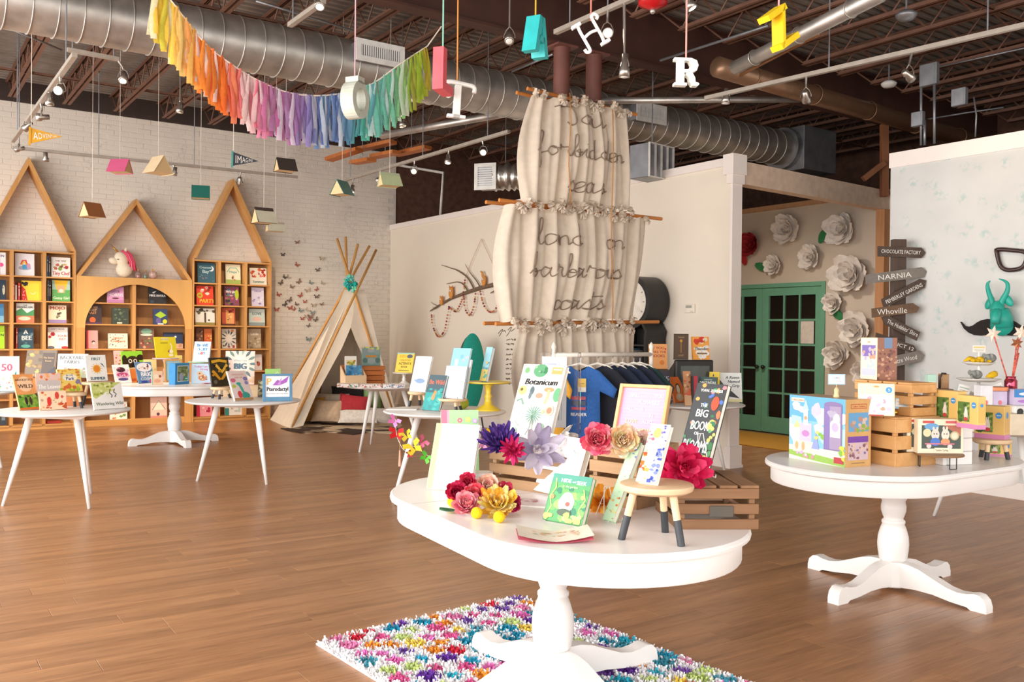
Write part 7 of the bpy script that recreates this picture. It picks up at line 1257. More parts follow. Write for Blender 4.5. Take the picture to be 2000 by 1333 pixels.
stand('cream toy pack with a blue sticker leaning on the upper pine crate', (1676, 813), (1748, 817), (1676, 750), ZC1+.001, .16, 'efe0c0', [('r', .06, .04, .94, .66, 'e8dcec'), ('e', .5, .9, .08, .03, 'c8a060'), ('c', .84, .8, .09, '4a9ad8'), ('t', '5', .84, .8, .08, 'e8f2fa'), ('b', 14, .1, .06, .9, .55, .04, .08, ['f0e4d4', 'e8a8b8', 'd8c8e0', 'c8a888', 'f4e8e4'], 5), ('r', .3, 0, .7, .03, 'c83a3a')], t=.03, fn=pack)
p = Pz(1744, 811, ZC1); r = thing('price_card', 'blue and white price card on a gold clip before the upper crate', 'price card', M=T(p.x, p.y, ZC1) @ Rz(fa)); m = MB(); m.ell((-.02, 0, .018), .024, .018, .018, 12, 8); m.ell((.012, 0, .014), .02, .014, .014, 10, 7); m.tube([(0, 0, .02), (.01, 0, .05)], .002, 5); m.build('clip_figurine', mat('gold_foil', 'd8ab4a', .3, .8), r, smooth=True)
m = MB(); M5 = T(.02, -.004, .035) @ Ry(.12); m.box(-.015, -.001, 0, .075, .0005, .058, M=M5); m.build('card', paintm('f0f2f2'), r); m = MB(); art(m, .09, .058, [('r', 0, 0, 1, 1, 'a8d4ec'), ('r', .04, .2, .96, .92, 'f4f4f2'), ('t', 'Calico Critters', .5, .7, .14, '6a7a8a'), ('r', .2, .4, .8, .46, '9aa8b0'), ('e', .9, .2, .08, .12, '4a6ab0')], f=lambda x, y, k: M5 @ Vector((x-.015, -.001-k, y))); m.build('card_print', PRINT, r)
# window toy boxes
yel = 'e8c070'
def wbox(label, A, B_, C_, z, top, h=None, dep=None, spec=None, grp='yellow window toy boxes'):
    M, w, d, h = px_box(A, B_, C_, z, top, h, dep); return carton('toy_box', label, M, w, min(d, .16), h, yel, spec or [('r', 0, 0, 1, .14, 'd88ab8'), ('r', .06, .2, .62, .8, '5a7a3a'), ('b', 12, .1, .22, .6, .75, .05, .09, ['7a9a4a', '3f5f2a', '9ab060'], 3), ('e', .45, .4, .09, .16, 'e8dcd0'), ('e', .45, .52, .06, .07, 'f0e4dc'), ('e', .42, .6, .02, .06, 'f0e4dc'), ('e', .48, .6, .02, .06, 'f0e4dc'), ('e', .45, .28, .1, .06, 'c8484a'), ('c', .82, .72, .11, '4a94d0'), ('r', .75, .71, .89, .73, 'e8f0f8')], [('r', .1, .2, .9, .8, 'e4b460'), ('r', 0, 0, 1, .14, 'd88ab8'), ('c', .5, .72, .2, '4a94d0')], group=grp)
M, w, d, h = px_box((1842, 910), (1899, 908), (1915, 903), ZR, 830); wr = thing('riser_box', 'plain white riser box of three tiers behind the twin doll box', 'riser', M=M)
for k in range(3): MB().bbox(0, 0, h*k/3+.001, w, .16, h*(k+1)/3-.001, .003).build('tier', white2, wr)
zr3 = ZR+h+.002
wbox('yellow window toy box at the left on the white riser box', (1826, 827), (1869, 832), (1876, 829), zr3, 765, dep=.07)
wbox('yellow window toy box at the right on the white riser box', (1868, 834), (1909, 840), (1914, 836), zr3, 775, dep=.05)
_, zst2 = stool('small riser stool with black-dipped legs on the toy table', 1937, 857, ZR, 897, .105, .085, 1.2)
wbox('yellow window toy box lying on the small riser stool', (1902, 855), (1961, 860), (1980, 857), zst2, 795, dep=.10)
wbox('yellow window toy box under the small riser stool', (1916, 890), (1976, 893), (1992, 888), ZR, 858, dep=.10, h=.085)
p = Pz(1834, 895+18, ZR); h = .075; r = thing('wire_riser', 'low round wooden riser on hairpin wire legs before the pine crate', 'riser', (p.x, p.y, ZR)); MB().lathe([(0, h-.01), (.122, h-.01), (.125, h-.005), (.122, h), (0, h)], 36).build('disc', wood('walnut_disc', '7a5638', '9a7450', .5, 0), r, angle=40)
for a in (.2, 2.3, 4.4):
    m = MB(); c, s = math.cos(a), math.sin(a); u = Vector((-s, c, 0))*.022; q = Vector((c, s, 0))*.10; m.tube([q-u+Vector((0, 0, h-.01)), q-u+Vector((0, 0, .003)), q+u+Vector((0, 0, .003)), q+u+Vector((0, 0, h-.01))], .0028, 6); m.build('hairpin_leg', mat('black_wire', '1c1c1e', .4, .6), r)
for n, (dx, lb) in enumerate(((0, 'front boxed pair of toy animals on scooters on the wire riser'), (-.035, 'rear boxed pair of toy animals behind the front one'))):
    A = Pz(1790, 894, ZR+h); M = frame((p.x, p.y, ZR+h+.001), (RR.x, RR.y, 0)) @ T(-.125+dx, -.02+n*.055, 0)
    carton('toy_box', lb, M, .245, .05, .185, mat('card_cream', 'ecdcc0', .45), [('r', .02, .02, .98, .98, 'f0e4c8'), ('r', .08, .14, .94, .82, '4a544c'), ('e', .3, .78, .16, .1, '6aa0d0'), ('p', [(.55,.82),(.94,.82),(.94,.5)], 'b8705a'), ('c', .2, .6, .09, 'd8d4a8'), ('e', .38, .55, .09, .16, 'ded4c8'), ('e', .34, .72, .025, .06, 'ded4c8'), ('e', .42, .72, .025, .06, 'ded4c8'), ('e', .38, .34, .11, .12, '4a78c8'), ('e', .6, .55, .09, .16, 'e8dccc'), ('e', .56, .73, .025, .06, 'e8dccc'), ('e', .63, .73, .025, .06, 'e8dccc'), ('e', .6, .34, .1, .1, 'e09a6a'), ('c', .8, .52, .1, 'c8b890'), ('c', .8, .52, .07, 'e8dcc0'), ('c', .24, .22, .055, 'd8d4d0'), ('c', .7, .2, .055, 'd8d4d0'), ('r', .15, .26, .8, .3, 'd07a8a'), ('e', .35, .57, .012, .02, '2a2422'), ('e', .41, .57, .012, .02, '2a2422'), ('e', .57, .57, .012, .02, '2a2422'), ('e', .63, .57, .012, .02, '2a2422'), ('r', .1, .88, .35, .95, 'c8484a'), ('r', .6, .88, .9, .95, 'd8686a'), ('r', .36, .04, .68, .17, 'f4ecd0'), ('t', 'Tandem Cycling', .52, .1, .06, '8a6a40', 0, .28)], None, group='boxed pairs of toy animals')
# ================================================================ table behind the toys
Z6 = ZT; DB = 6.55
def onb(px, back=0.0): q = Pd(px, 700, DB+back); return Vector((q.x, q.y, Z6))
a, b = onb(1868), onb(1975); crate('whitewashed crate on the far table under the cake stand', None, None, Z6, .26, .27, 4, whitew, world=(a, b)); zw = Z6+.272
m = MB()
for k in range(6): an = k*PI/3; m.tube([(0, 0, 0), (.02*math.cos(an), -.01, .02+.02*math.sin(an)), (.03*math.cos(an), -.012, .03*math.sin(an))], .004, 5)
q = onb(1889)-VV*.01; o = m.build('straw_bow', mat('straw', 'b89a6a', .9), None, M=T(q.x, q.y-.01, zw-.09)); tag(o, 'straw bow tied on the front of the whitewashed crate', 'bow')
q = onb(1912, .13); r = thing('cake_stand', 'white two-tier cake stand with yellow plush on the whitewashed crate', 'cake stand', (q.x, q.y, zw)); wc = mat('white_china', 'f0ebe2', .25)
za, zb_ = hz(1912, 744, q)-zw, hz(1912, 712, q)-zw
for nm, zz, rr_ in (('lower_plate', max(.03, za), .15), ('upper_plate', zb_, .11)): m = MB(); m.lathe([(0, zz-.008), (rr_*.7, zz-.006), (rr_, zz+.012), (rr_*1.02, zz+.016), (rr_*.96, zz+.014), (rr_*.7, zz), (0, zz)], 28); m.build(nm, wc, r, smooth=True)
m = MB(); m.lathe([(.05, 0), (.05, .006), (.012, .015), (.010, zb_), (.012, zb_+.05), (.006, zb_+.09)], 12); m.build('stem', wc, r, smooth=True)
yp, gp2 = mat('yellow_plush', 'e6b91c', .95, bump=.4, scale=60), mat('grey_plush', '8d8f8a', .95, bump=.4, scale=60)
rr = random.Random(8)
for k, (dx, dy, zz, mt_, lb) in enumerate(((-.06, -.02, zb_, yp, 'yellow plush starfish at the left of the upper plate'), (0, -.05, zb_, yp, 'yellow plush starfish in the middle of the upper plate'), (.035, .01, zb_, yp, 'yellow plush starfish at the back of the upper plate'), (.07, -.03, zb_, gp2, 'olive grey plush at the right of the upper plate'), (-.05, -.06, max(.03, za), gp2, 'grey plush elephant lying on the lower plate'), (.05, -.07, max(.03, za), yp, 'yellow plush banana on the lower plate'))):
    o = thing('plush_toy', lb, 'plush toy', M=T(q.x+dx*RR.x-dy*0, q.y+dx*RR.y+dy*.6, zw+zz+.012), group='plush toys on the cake stand'); m = MB()
    if mt_ is yp and 'star' in lb:
        for i in range(5): an = i*1.257+k; m.tube([(0, 0, .025), (.03*math.cos(an), .03*math.sin(an), .022+.01*math.sin(an)), (.06*math.cos(an), .06*math.sin(an), .012)], [.02, .016, .006], 7)
    elif mt_ is yp: m.tube([(-.07, 0, .02), (-.02, -.02, .035), (.05, 0, .04), (.085, 0, .03)], [.006, .026, .024, .006], 8)
    else: m.ell((0, 0, .035), .05, .035, .034, 12, 8); m.ell((-.05, 0, .04), .026, .026, .026, 10, 7); m.tube([(-.07, 0, .035), (-.09, -.01, .02), (-.095, -.01, .008)], [.01, .008, .005], 6); m.ell((-.045, .028, .05), .006, .016, .02, 8, 6); m.ell((-.045, -.028, .05), .006, .016, .02, 8, 6)
    m.build('body', mt_, o, smooth=True)
pc = thing('price_card', 'cream price card standing at the top of the two-tier cake stand', 'price card', M=T(q.x, q.y, zw+zb_+.09) @ Rz(fa)); m = MB(); m.box(-.048, -.001, 0, .048, .001, .05); m.build('card', paintm('efe8dc'), pc); m = MB(); art(m, .096, .05, [('r', .08, .6, .92, .82, 'e8c87a'), ('r', .12, .3, .88, .36, '9a9488'), ('r', .2, .15, .8, .2, '9a9488')], f=lambda x, y, k: (x-.048, -.001-k, y)); m.build('card_print', PRINT, pc)
q2 = onb(1882, -.06); pc = thing('price_card', 'tilted white price card before the lower plate', 'price card', M=T(q2.x, q2.y, zw+.001) @ Rz(fa) @ Ry(.25)); MB().box(-.045, -.001, 0, .045, .001, .06).build('card', paintm('ece8e0'), pc); m = MB(); art(m, .09, .06, [('r', .1, .6, .9, .7, '8ab0a8'), ('r', .15, .3, .85, .36, '9a9488')], f=lambda x, y, k: (x-.045, -.001-k, y)); m.build('card_print', PRINT, pc)
q3 = onb(1951, -.04); pc = thing('price_card', 'white price card with a copper clip at the foot of the pink jar', 'price card', M=T(q3.x, q3.y, zw+.001) @ Rz(fa) @ Ry(-.35)); MB().box(-.045, -.001, 0, .045, .001, .07).build('card', paintm('ece8e0'), pc); m = MB(); art(m, .09, .07, [('r', .1, .6, .9, .7, '8ab0a8'), ('r', .15, .3, .85, .36, '9a9488')], f=lambda x, y, k: (x-.045, -.001-k, y)); m.build('card_print', PRINT, pc)
qj = onb(1975, .05); j = thing('jar', 'rose pink mirrored glass jar holding star wands', 'jar', (qj.x, qj.y, zw)); jm = mat('rose_mercury_glass', 'b8485c', .12, .85); m = MB(); m.lathe([(.035, 0), (.043, .008), (.044, .09), (.034, .105), (.034, .118), (.037, .122), (.030, .118), (.030, .02), (0, .018)], 20); m.build('jar_body', jm, j, smooth=True)
cop = mat('copper_glitter', 'c8805a', .35, .7); blush = mat('blush_star', 'eed8c4', .6); cor = mat('coral_stripe', 'e0604e', .5, var=.3, scale=40, stretch=(1, 1, 3))
for k, (x, y, sm, s, lb) in enumerate(((1940, 652, blush, .062, 'blush star wand leaning left out of the pink jar'), (1994, 650, blush, .062, 'blush star wand leaning right out of the pink jar'), (1986, 671, cop, .05, 'copper star wand in the middle of the pink jar'), (1990, 690, cor, .0, 'coral striped straw wand in the pink jar'))):
    tip = Pd(x, y, (qj-CP).dot(VV)); base = Vector((qj.x, qj.y, zw+.025)); W_ = thing('star_wand', lb, 'wand', tuple(base), group='star wands in the pink jar'); m = MB(); m.tube([(0, 0, 0), tip-base], .005, 8); m.build('stick', cor, W_, smooth=True)
    if s:
        P = [(s*(1 if i % 2 == 0 else .48)*math.sin(i*PI/6+.2), s*(1 if i % 2 == 0 else .48)*math.cos(i*PI/6+.2)) for i in range(12)]; m = MB(); n = 12; V = [(x_, 0, y_) for x_, y_ in P]+[(0, -.016, 0), (0, .016, 0)]; m.add(V, [(i, (i+1) % n, 12) for i in range(n)]+[((i+1) % n, i, 13) for i in range(n)]); m.build('star', sm, W_, M=T(*(tip-base)) @ Rz(fa))
qh = onb(1917, -.20); M6 = frame(qh, (RR.x, RR.y, 0))
hs = thing('toy_house', 'white and lilac toy house box with a copper roof', 'toy house', M=M6 @ T(.0, 0, .0)); zz = max(.06, hz(1917, 792, qh)-Z6)
blk2 = thing('riser_box', 'white riser box carrying the toy house', 'riser', M=M6); MB().bbox(0, 0, 0, .22, .12, zz-.001, .003).build('tier', white2, blk2); hs.matrix_basis = M6 @ T(.0, 0, zz)
MB().bbox(0, 0, 0, .085, .1, .14, .003).build('left_wing', mat('white_card', 'f0eef2', .5), hs); MB().bbox(.087, .005, 0, .19, .1, .10, .003).build('right_wing', mat('lilac_card', 'd2c4e0', .5), hs); MB().bbox(.085, .0, .1005, .195, .105, .13, .003).build('roof', cop, hs)
m = MB(); art(m, .19, .1, [('e', .2, .2, .06, .16, 'e87a80'), ('e', .72, .2, .06, .16, 'e87a80')], f=lambda x, y, k: (x, -.001-k, y)); m.build('door_print', PRINT, hs)
ql = onb(1982, -.25); M7 = frame(ql, (RR.x, RR.y, 0)); zz = max(.02, hz(1985, 792, ql)-Z6)
blk3 = thing('riser_box', 'cream block under the blue and lilac box at the right edge', 'riser', M=M7); MB().bbox(-.05, 0, 0, .2, .12, zz-.001, .003).build('tier', mat('card_cream', 'ecdcc0', .45), blk3)
carton('toy_box', 'blue and lilac toy box at the right picture edge', M7 @ T(0, 0, zz), .16, .1, .11, mat('lilac_card', 'd2c4e0', .5), [('r', 0, .5, 1, 1, '3a8ad0'), ('e', .5, .72, .3, .1, 'f0f2f6'), ('e', .5, .25, .35, .1, 'b87ad0')], None)
tg = thing('toy_van', 'white toy van with a black wheel on the block at the right edge', 'toy', M=M7 @ T(-.02, -.05, zz-.075)); MB().bbox(0, 0, .02, .15, .05, .075, .008).build('body', white2, tg)
MB().cyl((.035, -.003, .035), (.035, .01, .035), .022, n=16).build('wheel', blk, tg); MB().cyl((.115, -.003, .035), (.115, .01, .035), .022, n=16).build('wheel', blk, tg)
blk4 = thing('riser_box', 'cream riser under the toy van', 'riser', M=M7 @ T(-.06, -.07, 0)); MB().bbox(0, 0, 0, .2, .065, zz-.0565, .003).build('tier', mat('card_cream', 'ecdcc0', .45), blk4)
# small things left of the crate
qf = onb(1836, .1); M8 = frame(qf, (RR.x, RR.y, 0)); zz = max(.05, hz(1836, 760, qf)-Z6); st = thing('riser_box', 'brown riser block with a thin top board at the left of the far table', 'riser', M=M8); MB().bbox(-.08, 0, 0, .08, .1, zz-.012, .003).build('tier', mat('brown_block', '8a6a4c', .6), st); MB().bbox(-.10, -.01, zz-.011, .10, .11, zz-.001, .002).build('top_board', mat('brown_block', '8a6a4c', .6), st)
carton('gift_box', 'mint and white gift box beside the brown wooden bracket', M8 @ T(-.075, .02, zz), .06, .05, .105, 'b8e0cc', [('r', .1, .1, .9, .5, 'e4f0e4')], None, cat='box')
br = thing('wooden_bracket', 'brown wooden bracket with a dark curved arm on the far table', 'bracket', M=M8 @ T(.02, .02, zz)); MB().bbox(0, 0, 0, .06, .05, .11, .003).build('block', tanw, br); m = MB(); m.tube([(-.012, .0, .005), (-.014, -.01, .08), (0, -.014, .115), (.03, -.012, .112)], .007, 7); m.build('arm', mat('dark_walnut', '3a2a20', .5), br, smooth=True)
# ================================================================ signpost
DP = (Px(1754, 600, XM-.17)-CP).dot(VV); sx = Vector((RR.x, RR.y, 0)).normalized()
po = Pd(1754, 600, DP); SP = thing('signpost', 'dark wooden signpost with seven storybook arrow boards by the wallpapered wall', 'signpost', (po.x, po.y, 0)); O = T(-po.x, -po.y, 0)
dw = wood('weathered_dark_wood', '3d3029', '5a483d', .75, 2, 8.0); dwX = wood('weathered_dark_board', '41342d', '5d4c41', .75, 0, 8.0); gyX = wood('grey_board', '6c645d', '867d75', .75, 0, 8.0); brX = wood('brown_sign_board', '5a4433', '775b45', .75, 0, 8.0)
zt_ = Pd(1754, 468, DP).z; m = MB(); m.bbox(-.065, -.03, 0, .065, .05, zt_, .006, M=Rz(fa)); m.build('post', dw, SP)
so = po-VV*.06
def sp(px, py, k=0.0): n = Vector((VV.x, VV.y, 0)).normalized(); q = Pplane(px, py, so-n*k, n); return O @ q
paint = mat('white_sign_paint', 'e6e0d8', .7)
for i, (P, mt_, tx, c0_, c1_, hh, k, cond) in enumerate((
 ([(1715, 481), (1800, 484), (1808, 494), (1800, 504), (1715, 501)], dwX, 'CHOCOLATE FACTORY', (1721, 490.5), (1798, 494), 9, 0, .8),
 ([(1691, 537), (1800, 522), (1811, 531), (1804, 542), (1692, 555)], gyX, 'NARNIA', (1714, 543), (1780, 536), 12, .004, 1.25),
 ([(1722, 585), (1797, 545), (1809, 548), (1806, 562), (1727, 602)], dwX, 'PEMBERLEY GARDENS', (1730, 591), (1801, 556), 9, .012, .7),
 ([(1703, 603), (1783, 592), (1796, 601), (1790, 611), (1704, 621)], brX, 'Whoville', (1713, 610), (1772, 606), 13, .022, 1.0),
 ([(1722, 620), (1735, 617), (1797, 649), (1791, 666), (1729, 634)], dwX, "The Hobbits' Shire", (1733, 627), (1793, 655), 10, .010, .7),
 ([(1712, 650), (1785, 675), (1790, 684), (1785, 690), (1710, 668)], dwX, 'DISTRICT 12', (1722, 663), (1785, 683), 8, .004, .9),
 ([(1700, 706), (1796, 685), (1805, 694), (1798, 706), (1702, 727)], gyX, 'Hundred Acre Wood', (1708, 714.5), (1791, 697), 11, .014, .8))):
    V = [sp(x, y, k) for x, y in P]; n_ = len(V); nrm = (V[1]-V[0]).cross(V[-1]-V[0]).normalized(); nrm = nrm if nrm.dot(VV) < 0 else -nrm
    m = MB(); B2 = [v-nrm*.018 for v in V]; m.add(V+B2, [tuple(range(n_)), tuple(range(2*n_-1, n_-1, -1))]+[(q, (q+1) % n_, n_+(q+1) % n_, n_+q) for q in range(n_)]); sb = m.build('sign_board', mt_, SP, fix=True)
    A, B_ = sp(*c0_, k), sp(*c1_, k); ex = (B_-A); L = ex.length; ex.normalize(); ey = nrm.cross(ex); ey = ey if ey.z > 0 else -ey; hm = hh*DP/F*.82
    V2, F2, tw = text_polys(tx, hm); s_ = L/tw; C_ = (A+B_)/2+nrm*.0012
    m = MB(); m.add([C_+ex*(x*s_)+ey*y for x, y in V2], F2); lt = m.build('sign_lettering', paint, sb)
# ================================================================ moustache, antelope head, spectacles on the wallpapered wall
def wx(px, py, o): return Px(px, py, XM-o)
P = [(1879, 629), (1886, 637), (1895, 639), (1904, 636), (1912, 630), (1920, 626), (1932, 623.5), (1942, 625), (1948, 629)]
Bt = [(1948, 648), (1940, 651), (1930, 654), (1918, 656), (1906, 655), (1895, 650), (1886, 642)]
half = P+Bt; mc = wx(1948, 640, .01)
pts = [wx(*q, .01) for q in half]; poly = [(-(q.y-mc.y), q.z-mc.z) for q in pts]; nL = len(P)
full = poly[:nL]+[(-x, z) for x, z in reversed(poly[:nL-1])]+[(-x, z) for x, z in reversed(poly[nL+1:])]+poly[nL:]
m = MB(); m.prism(full, 0, .035, f=lambda x, y, d: (-d, -x, y)); o = m.build('wall_moustache', mat('black_felt', '26201f', .95, bump=.2, scale=80), None, M=T(*mc), fix=True); tag(o, 'big black felt moustache on the wallpapered wall', 'wall ornament')
tm_ = mat('teal_enamel', '1fa08e', .45); c = wx(1950, 612, .0); A_ = thing('antelope_head', 'teal antelope head with curved horns above the moustache', 'wall ornament', (c.x, c.y, c.z))
def wr_(px, py, o): return wx(px, py, o)-c
m = MB(); m.tube([wr_(1957, 638, .10), wr_(1956, 622, .11), wr_(1952, 606, .13)], [.095, .09, .075], 14); m.cyl(wr_(1957, 636, .004), wr_(1957, 636, .11), .10, .09, 16); m.ell(wr_(1948, 606, .15), .075, .06, .085, 14, 10); m.tube([wr_(1947, 604, .15), wr_(1944, 618, .22), wr_(1943, 630, .26)], [.06, .045, .032], 12); m.build('head', tm_, A_, smooth=True)
for P, rs in (([(1941, 598), (1936, 585), (1930, 567), (1929, 555), (1934, 549)], [.026, .024, .02, .014, .005]), ([(1954, 597), (1959, 585), (1967, 570), (1968, 556), (1962, 549), (1951, 545)], [.028, .026, .022, .017, .011, .004])): m = MB(); Q = smooth_pts([tuple(wr_(x, y, .14)) for x, y in P], 4); m.tube(Q, list(np.interp(np.linspace(0, 1, len(Q)), np.linspace(0, 1, len(rs)), rs)), 10); m.build('horn', tm_, A_, smooth=True)
for (x, y), rt in (((1933, 592), .5), ((1969, 587), -.6)): m = MB(); m.ell((0, 0, 0), .02, .035, .065, 10, 8, Rx(rt)); m.build('ear', tm_, A_, smooth=True, M=T(*wr_(x, y, .12)))
g0 = wx(2012, 505, .01); SG = thing('wall_spectacles', 'large dark brown spectacle frame on the wallpapered wall', 'wall ornament', (g0.x, g0.y, g0.z)); spm = mat('dark_brown_acetate', '3a2422', .3)
OL = [(1946, 488), (1958, 487.5), (1975, 489), (2000, 492), (2005, 500), (2003, 513), (1994, 524), (1974, 528), (1962, 526), (1954, 519), (1949, 504)]
for s in (0, 1):
    Q = smooth_pts([(float(x), float(y)) for x, y in OL]+[tuple(map(float, OL[0]))], 4)[:-1]; V = [wx(x if not s else 4020-x, y, .03)-g0 for x, y in Q]; m = MB(); m.tube(V, .020, 7, closed=True); m.build('rim', spm, SG, smooth=True)
m = MB(); m.tube([wx(2003, 498, .03)-g0, wx(2010, 494, .04)-g0, wx(2017, 498, .03)-g0], .018, 7); m.build('bridge', spm, SG, smooth=True)
# ================================================================ paper flowers in the hall
pap = mat('cream_paper', 'f0e8e1', .85, var=.03); redp = mat('red_paper', 'a8222c', .85); lfm = mat('green_paper_leaf', '2f7a48', .85)
pmesh = {}
def pflower(label, px, py, rpx, mt_, seed):
    p = Px(px, py, XH-.03); d = (p-CP).dot(VV); R_ = rpx*d/F; r = thing('paper_flower', label, 'paper flower', M=axes(p, Vector((0, -1, 0)), Vector((0, 0, 1)), Vector((-1, 0, 0))), group='giant paper flowers on the hall wall'); rr = random.Random(seed)
    if mt_ not in pmesh: q = petal_mesh(1.0, .46, .42, 6, wav=.02); pmesh[mt_] = q.mesh('petal', mt_, True)
    for n, lift, s, z in ((7, .12, 1.0, 0), (7, .35, .85, .05), (6, .65, .66, .1), (5, 1.0, .46, .12)):
        for i in range(n): a = 2*PI*(i+.5*(n % 2))/n+rr.uniform(-.15, .15); link(pmesh[mt_], 'petal', r, T(0, 0, z*R_) @ Rz(a) @ Rx(lift+rr.uniform(-.12, .12)) @ Matrix.Scale(R_*s*rr.uniform(.9, 1.1), 4))
    m = MB(); m.ell((0, 0, .22*R_), .16*R_, .16*R_, .14*R_, 10, 7); m.build('heart', mt_, r, smooth=True); return r
for k, (x, y, rp, mt_, lb) in enumerate(((1470, 478, 27, redp, 'red paper flower beside the white post, the only red one'), (1541, 450, 33, pap, 'large cream paper flower high above the double doors'), (1648, 448, 37, pap, 'large cream paper flower at the top right of the hall wall'), (1514, 519, 23, pap, 'small cream paper flower just above the left of the doors'), (1586, 503, 27, pap, 'cream paper flower with a green leaf above the right door'), (1666, 537, 42, pap, 'largest cream paper flower, beside the signpost'), (1630, 592, 23, pap, 'small cream paper flower at the right edge of the door frame'), (1676, 645, 38, pap, 'large cream paper flower low on the wall with a green leaf at its left'), (1639, 692, 32, pap, 'cream paper flower lowest beside the door frame'), (1690, 728, 26, pap, 'cream paper flower half hidden behind the toy boxes'))): pflower(lb, x, y, rp, mt_, k)
for k, (x, y, a, lb) in enumerate(((1600, 475, .3, 'green paper leaf above the flower over the right door'), (1497, 527, 2.0, 'green paper leaf at the left of the small flower'), (1645, 625, 1.6, 'green paper leaf at the left of the large low flower'), (1456, 518, 1.2, 'red paper petal low beside the white post'))):
    p = Px(x, y, XH-.05); m = petal_mesh(.2, .06, .2); r = thing('paper_leaf', lb, 'paper leaf', M=axes(p, Vector((0, -1, 0)), Vector((0, 0, 1)), Vector((-1, 0, 0))) @ Rz(a-.9)); m.build('blade', lfm if k < 3 else redp, r, smooth=True)
# ================================================================ overhead: ducts, pipes
galv = mat('galvanised_spiral', 'bab4ad', .42, .8, var=.12, scale=5, bump=.05); galvd = mat('galvanised_sheet', '8f9094', .45, .7, var=.1, scale=6)
YD, ZD, RD = 8.6, 4.19, .25
DU = thing('spiral_duct', 'wide silver spiral duct running under the roof with two registers', 'duct', (4, YD, ZD))
m = MB(); m.cyl((-6, 0, 0), (6.75, 0, 0), RD, n=40); m.build('duct_shell', galv, DU, angle=40)
m = MB(); m.tube([(0, (RD+.004)*math.cos(2*PI*i/32), (RD+.004)*math.sin(2*PI*i/32)) for i in range(32)], .007, 5, closed=True); sm = m.mesh('seam_ring', galv, True)
for k in range(53): link(sm, 'seam_ring', DU, T(-3.6+k*.195, 0, 0) @ Rz(.06))
m = MB(); m.cyl((6.75, 0, 0), (6.85, 0, 0), RD+.05, n=40); m.build('end_flange', galvd, DU, angle=40); MB().bbox(6.85, -.32, -.33, 7.6, .34, .30, .006).build('plenum_box', galvd, DU)
def register(px0, py0, px1, py1, yf):
    a, b = Py(px0, py0, yf), Py(px1, py1, yf); x0, x1 = a.x-4, b.x-4; z1, z0 = max(a.z, b.z+.0)-ZD, min(a.z, b.z)-ZD; y0 = yf-YD
    box = MB(); box.bbox(x0, y0+.012, z0, x1, -.05, z1, .003); rb = box.build('register_box', galvd, DU)
    w = mat('white_register', 'dedad4', .45); m = MB(); f = .035
    m.box(x0-.02, y0, z0-.02, x0+f, y0+.012, z1+.02); m.box(x1-f, y0, z0-.02, x1+.02, y0+.012, z1+.02); m.box(x0+f, y0, z0-.02, x1-f, y0+.012, z0+f); m.box(x0+f, y0, z1-f, x1-f, y0+.012, z1+.02); m.build('register_frame', w, rb)
    n = 18; lm = MB().box(0, 0, z0+f, .006, .02, z1-f).mesh('louver', w)
    for i in range(n): link(lm, 'louver', rb, T(x0+f+(x1-x0-2*f)*(i+.5)/n, y0+.002, 0) @ Rz(.5))
    MB().box(x0+f, y0+.0215, z0+f, x1-f, y0+.024, z1-f).build('dark_throat', mat('dark_throat', '1c1a19', .9), rb)
register(700, 77, 787, 130, 8.22); register(1247, 200, 1300, 242, 8.22)
def pipe(label, pts, r, m_, name='pipe', cat='pipe', group=None, n=14, rings=0):
    o = Vector(pts[0]); t = thing(name, label, cat, tuple(o), group=group); m = MB(); m.tube([Vector(p)-o for p in pts], r, n); m.build('run', m_, t, smooth=True)
    L = Vector(pts[-1])-o
    for k in range(rings): 
        x, y, d = basis(L); c = L*((k+.5)/rings); mm = MB(); mm.tube([c+(x*math.cos(2*PI*i/20)+y*math.sin(2*PI*i/20))*(r+.004) for i in range(20)], .006, 5, closed=True); mm.build('coupling_ring', m_, t, smooth=True)
    return t
pipe('silver pipe sloping behind the green end of the garland', [Pz(745, 265, 4.0), Pz(985, 222, 4.0)], .045, galv)
pipe('silver pipe crossing right of the top sail', [Pz(1122, 197, 3.95), Pz(1562, 194, 3.95)], .034, galv)
pipe('silver flexible pipe rising to the top picture edge at right', [Pz(1436, 132, 3.9), Pz(1500, 100, 3.9), Pz(1720, -12, 3.9)], .062, galv, rings=3)
pipe('long brownish duct pipe running to the right above the hall', [Pz(1402, 131, 4.0), Pz(1560, 178, 4.0), Pz(1910, 278, 4.0)], .10, mat('brown_reflection_duct', '8a6a52', .4, .6), rings=5)  # galvanised duct; the brown it reflects is painted into the base colour
pipe('thin copper-coloured pipe under the silver flexible one', [Pz(1440, 150, 3.95), Pz(1520, 108, 3.95), Pz(1600, 66, 3.95)], .016, mat('copper_pipe', 'a87850', .4, .6))
for k, (P, r, lb) in enumerate((([(1290, 118), (1470, 60), (1500, 50)], .014, 'thin conduit right of the white letter R'), ([(1828, 132), (2010, 92)], .010, 'thin conduit running right from the junction box'), ([(1770, 240), (1890, 220), (1960, 210)], .012, 'thin conduit above the wallpapered wall'), ([(690, 60), (560, 20), (500, 2)], .010, 'thin conduit above the wide duct'), ([(1000, 140), (1080, 106)], .012, 'thin conduit left of the columns'), ([(120, 98), (30, 60)], .012, 'thin conduit near the left picture edge'))): pipe(lb, [Pz(*p, 4.35) for p in P], r, galvd, 'conduit', 'conduit', 'conduits under the roof', 8)
for px, y0, y1, lb in ((1799, 135, 284, 'left vertical conduit rising from the wallpapered wall'), (1806, 235, 284, 'short vertical conduit between two others on the wallpapered wall'), (1825, 150, 281, 'right vertical conduit rising from the wallpapered wall')): pipe(lb, [Px(px, y1, XM+.07), Px(px, y0, XM+.07)], .013, galvd, 'conduit', 'conduit', 'conduits under the roof', 8)
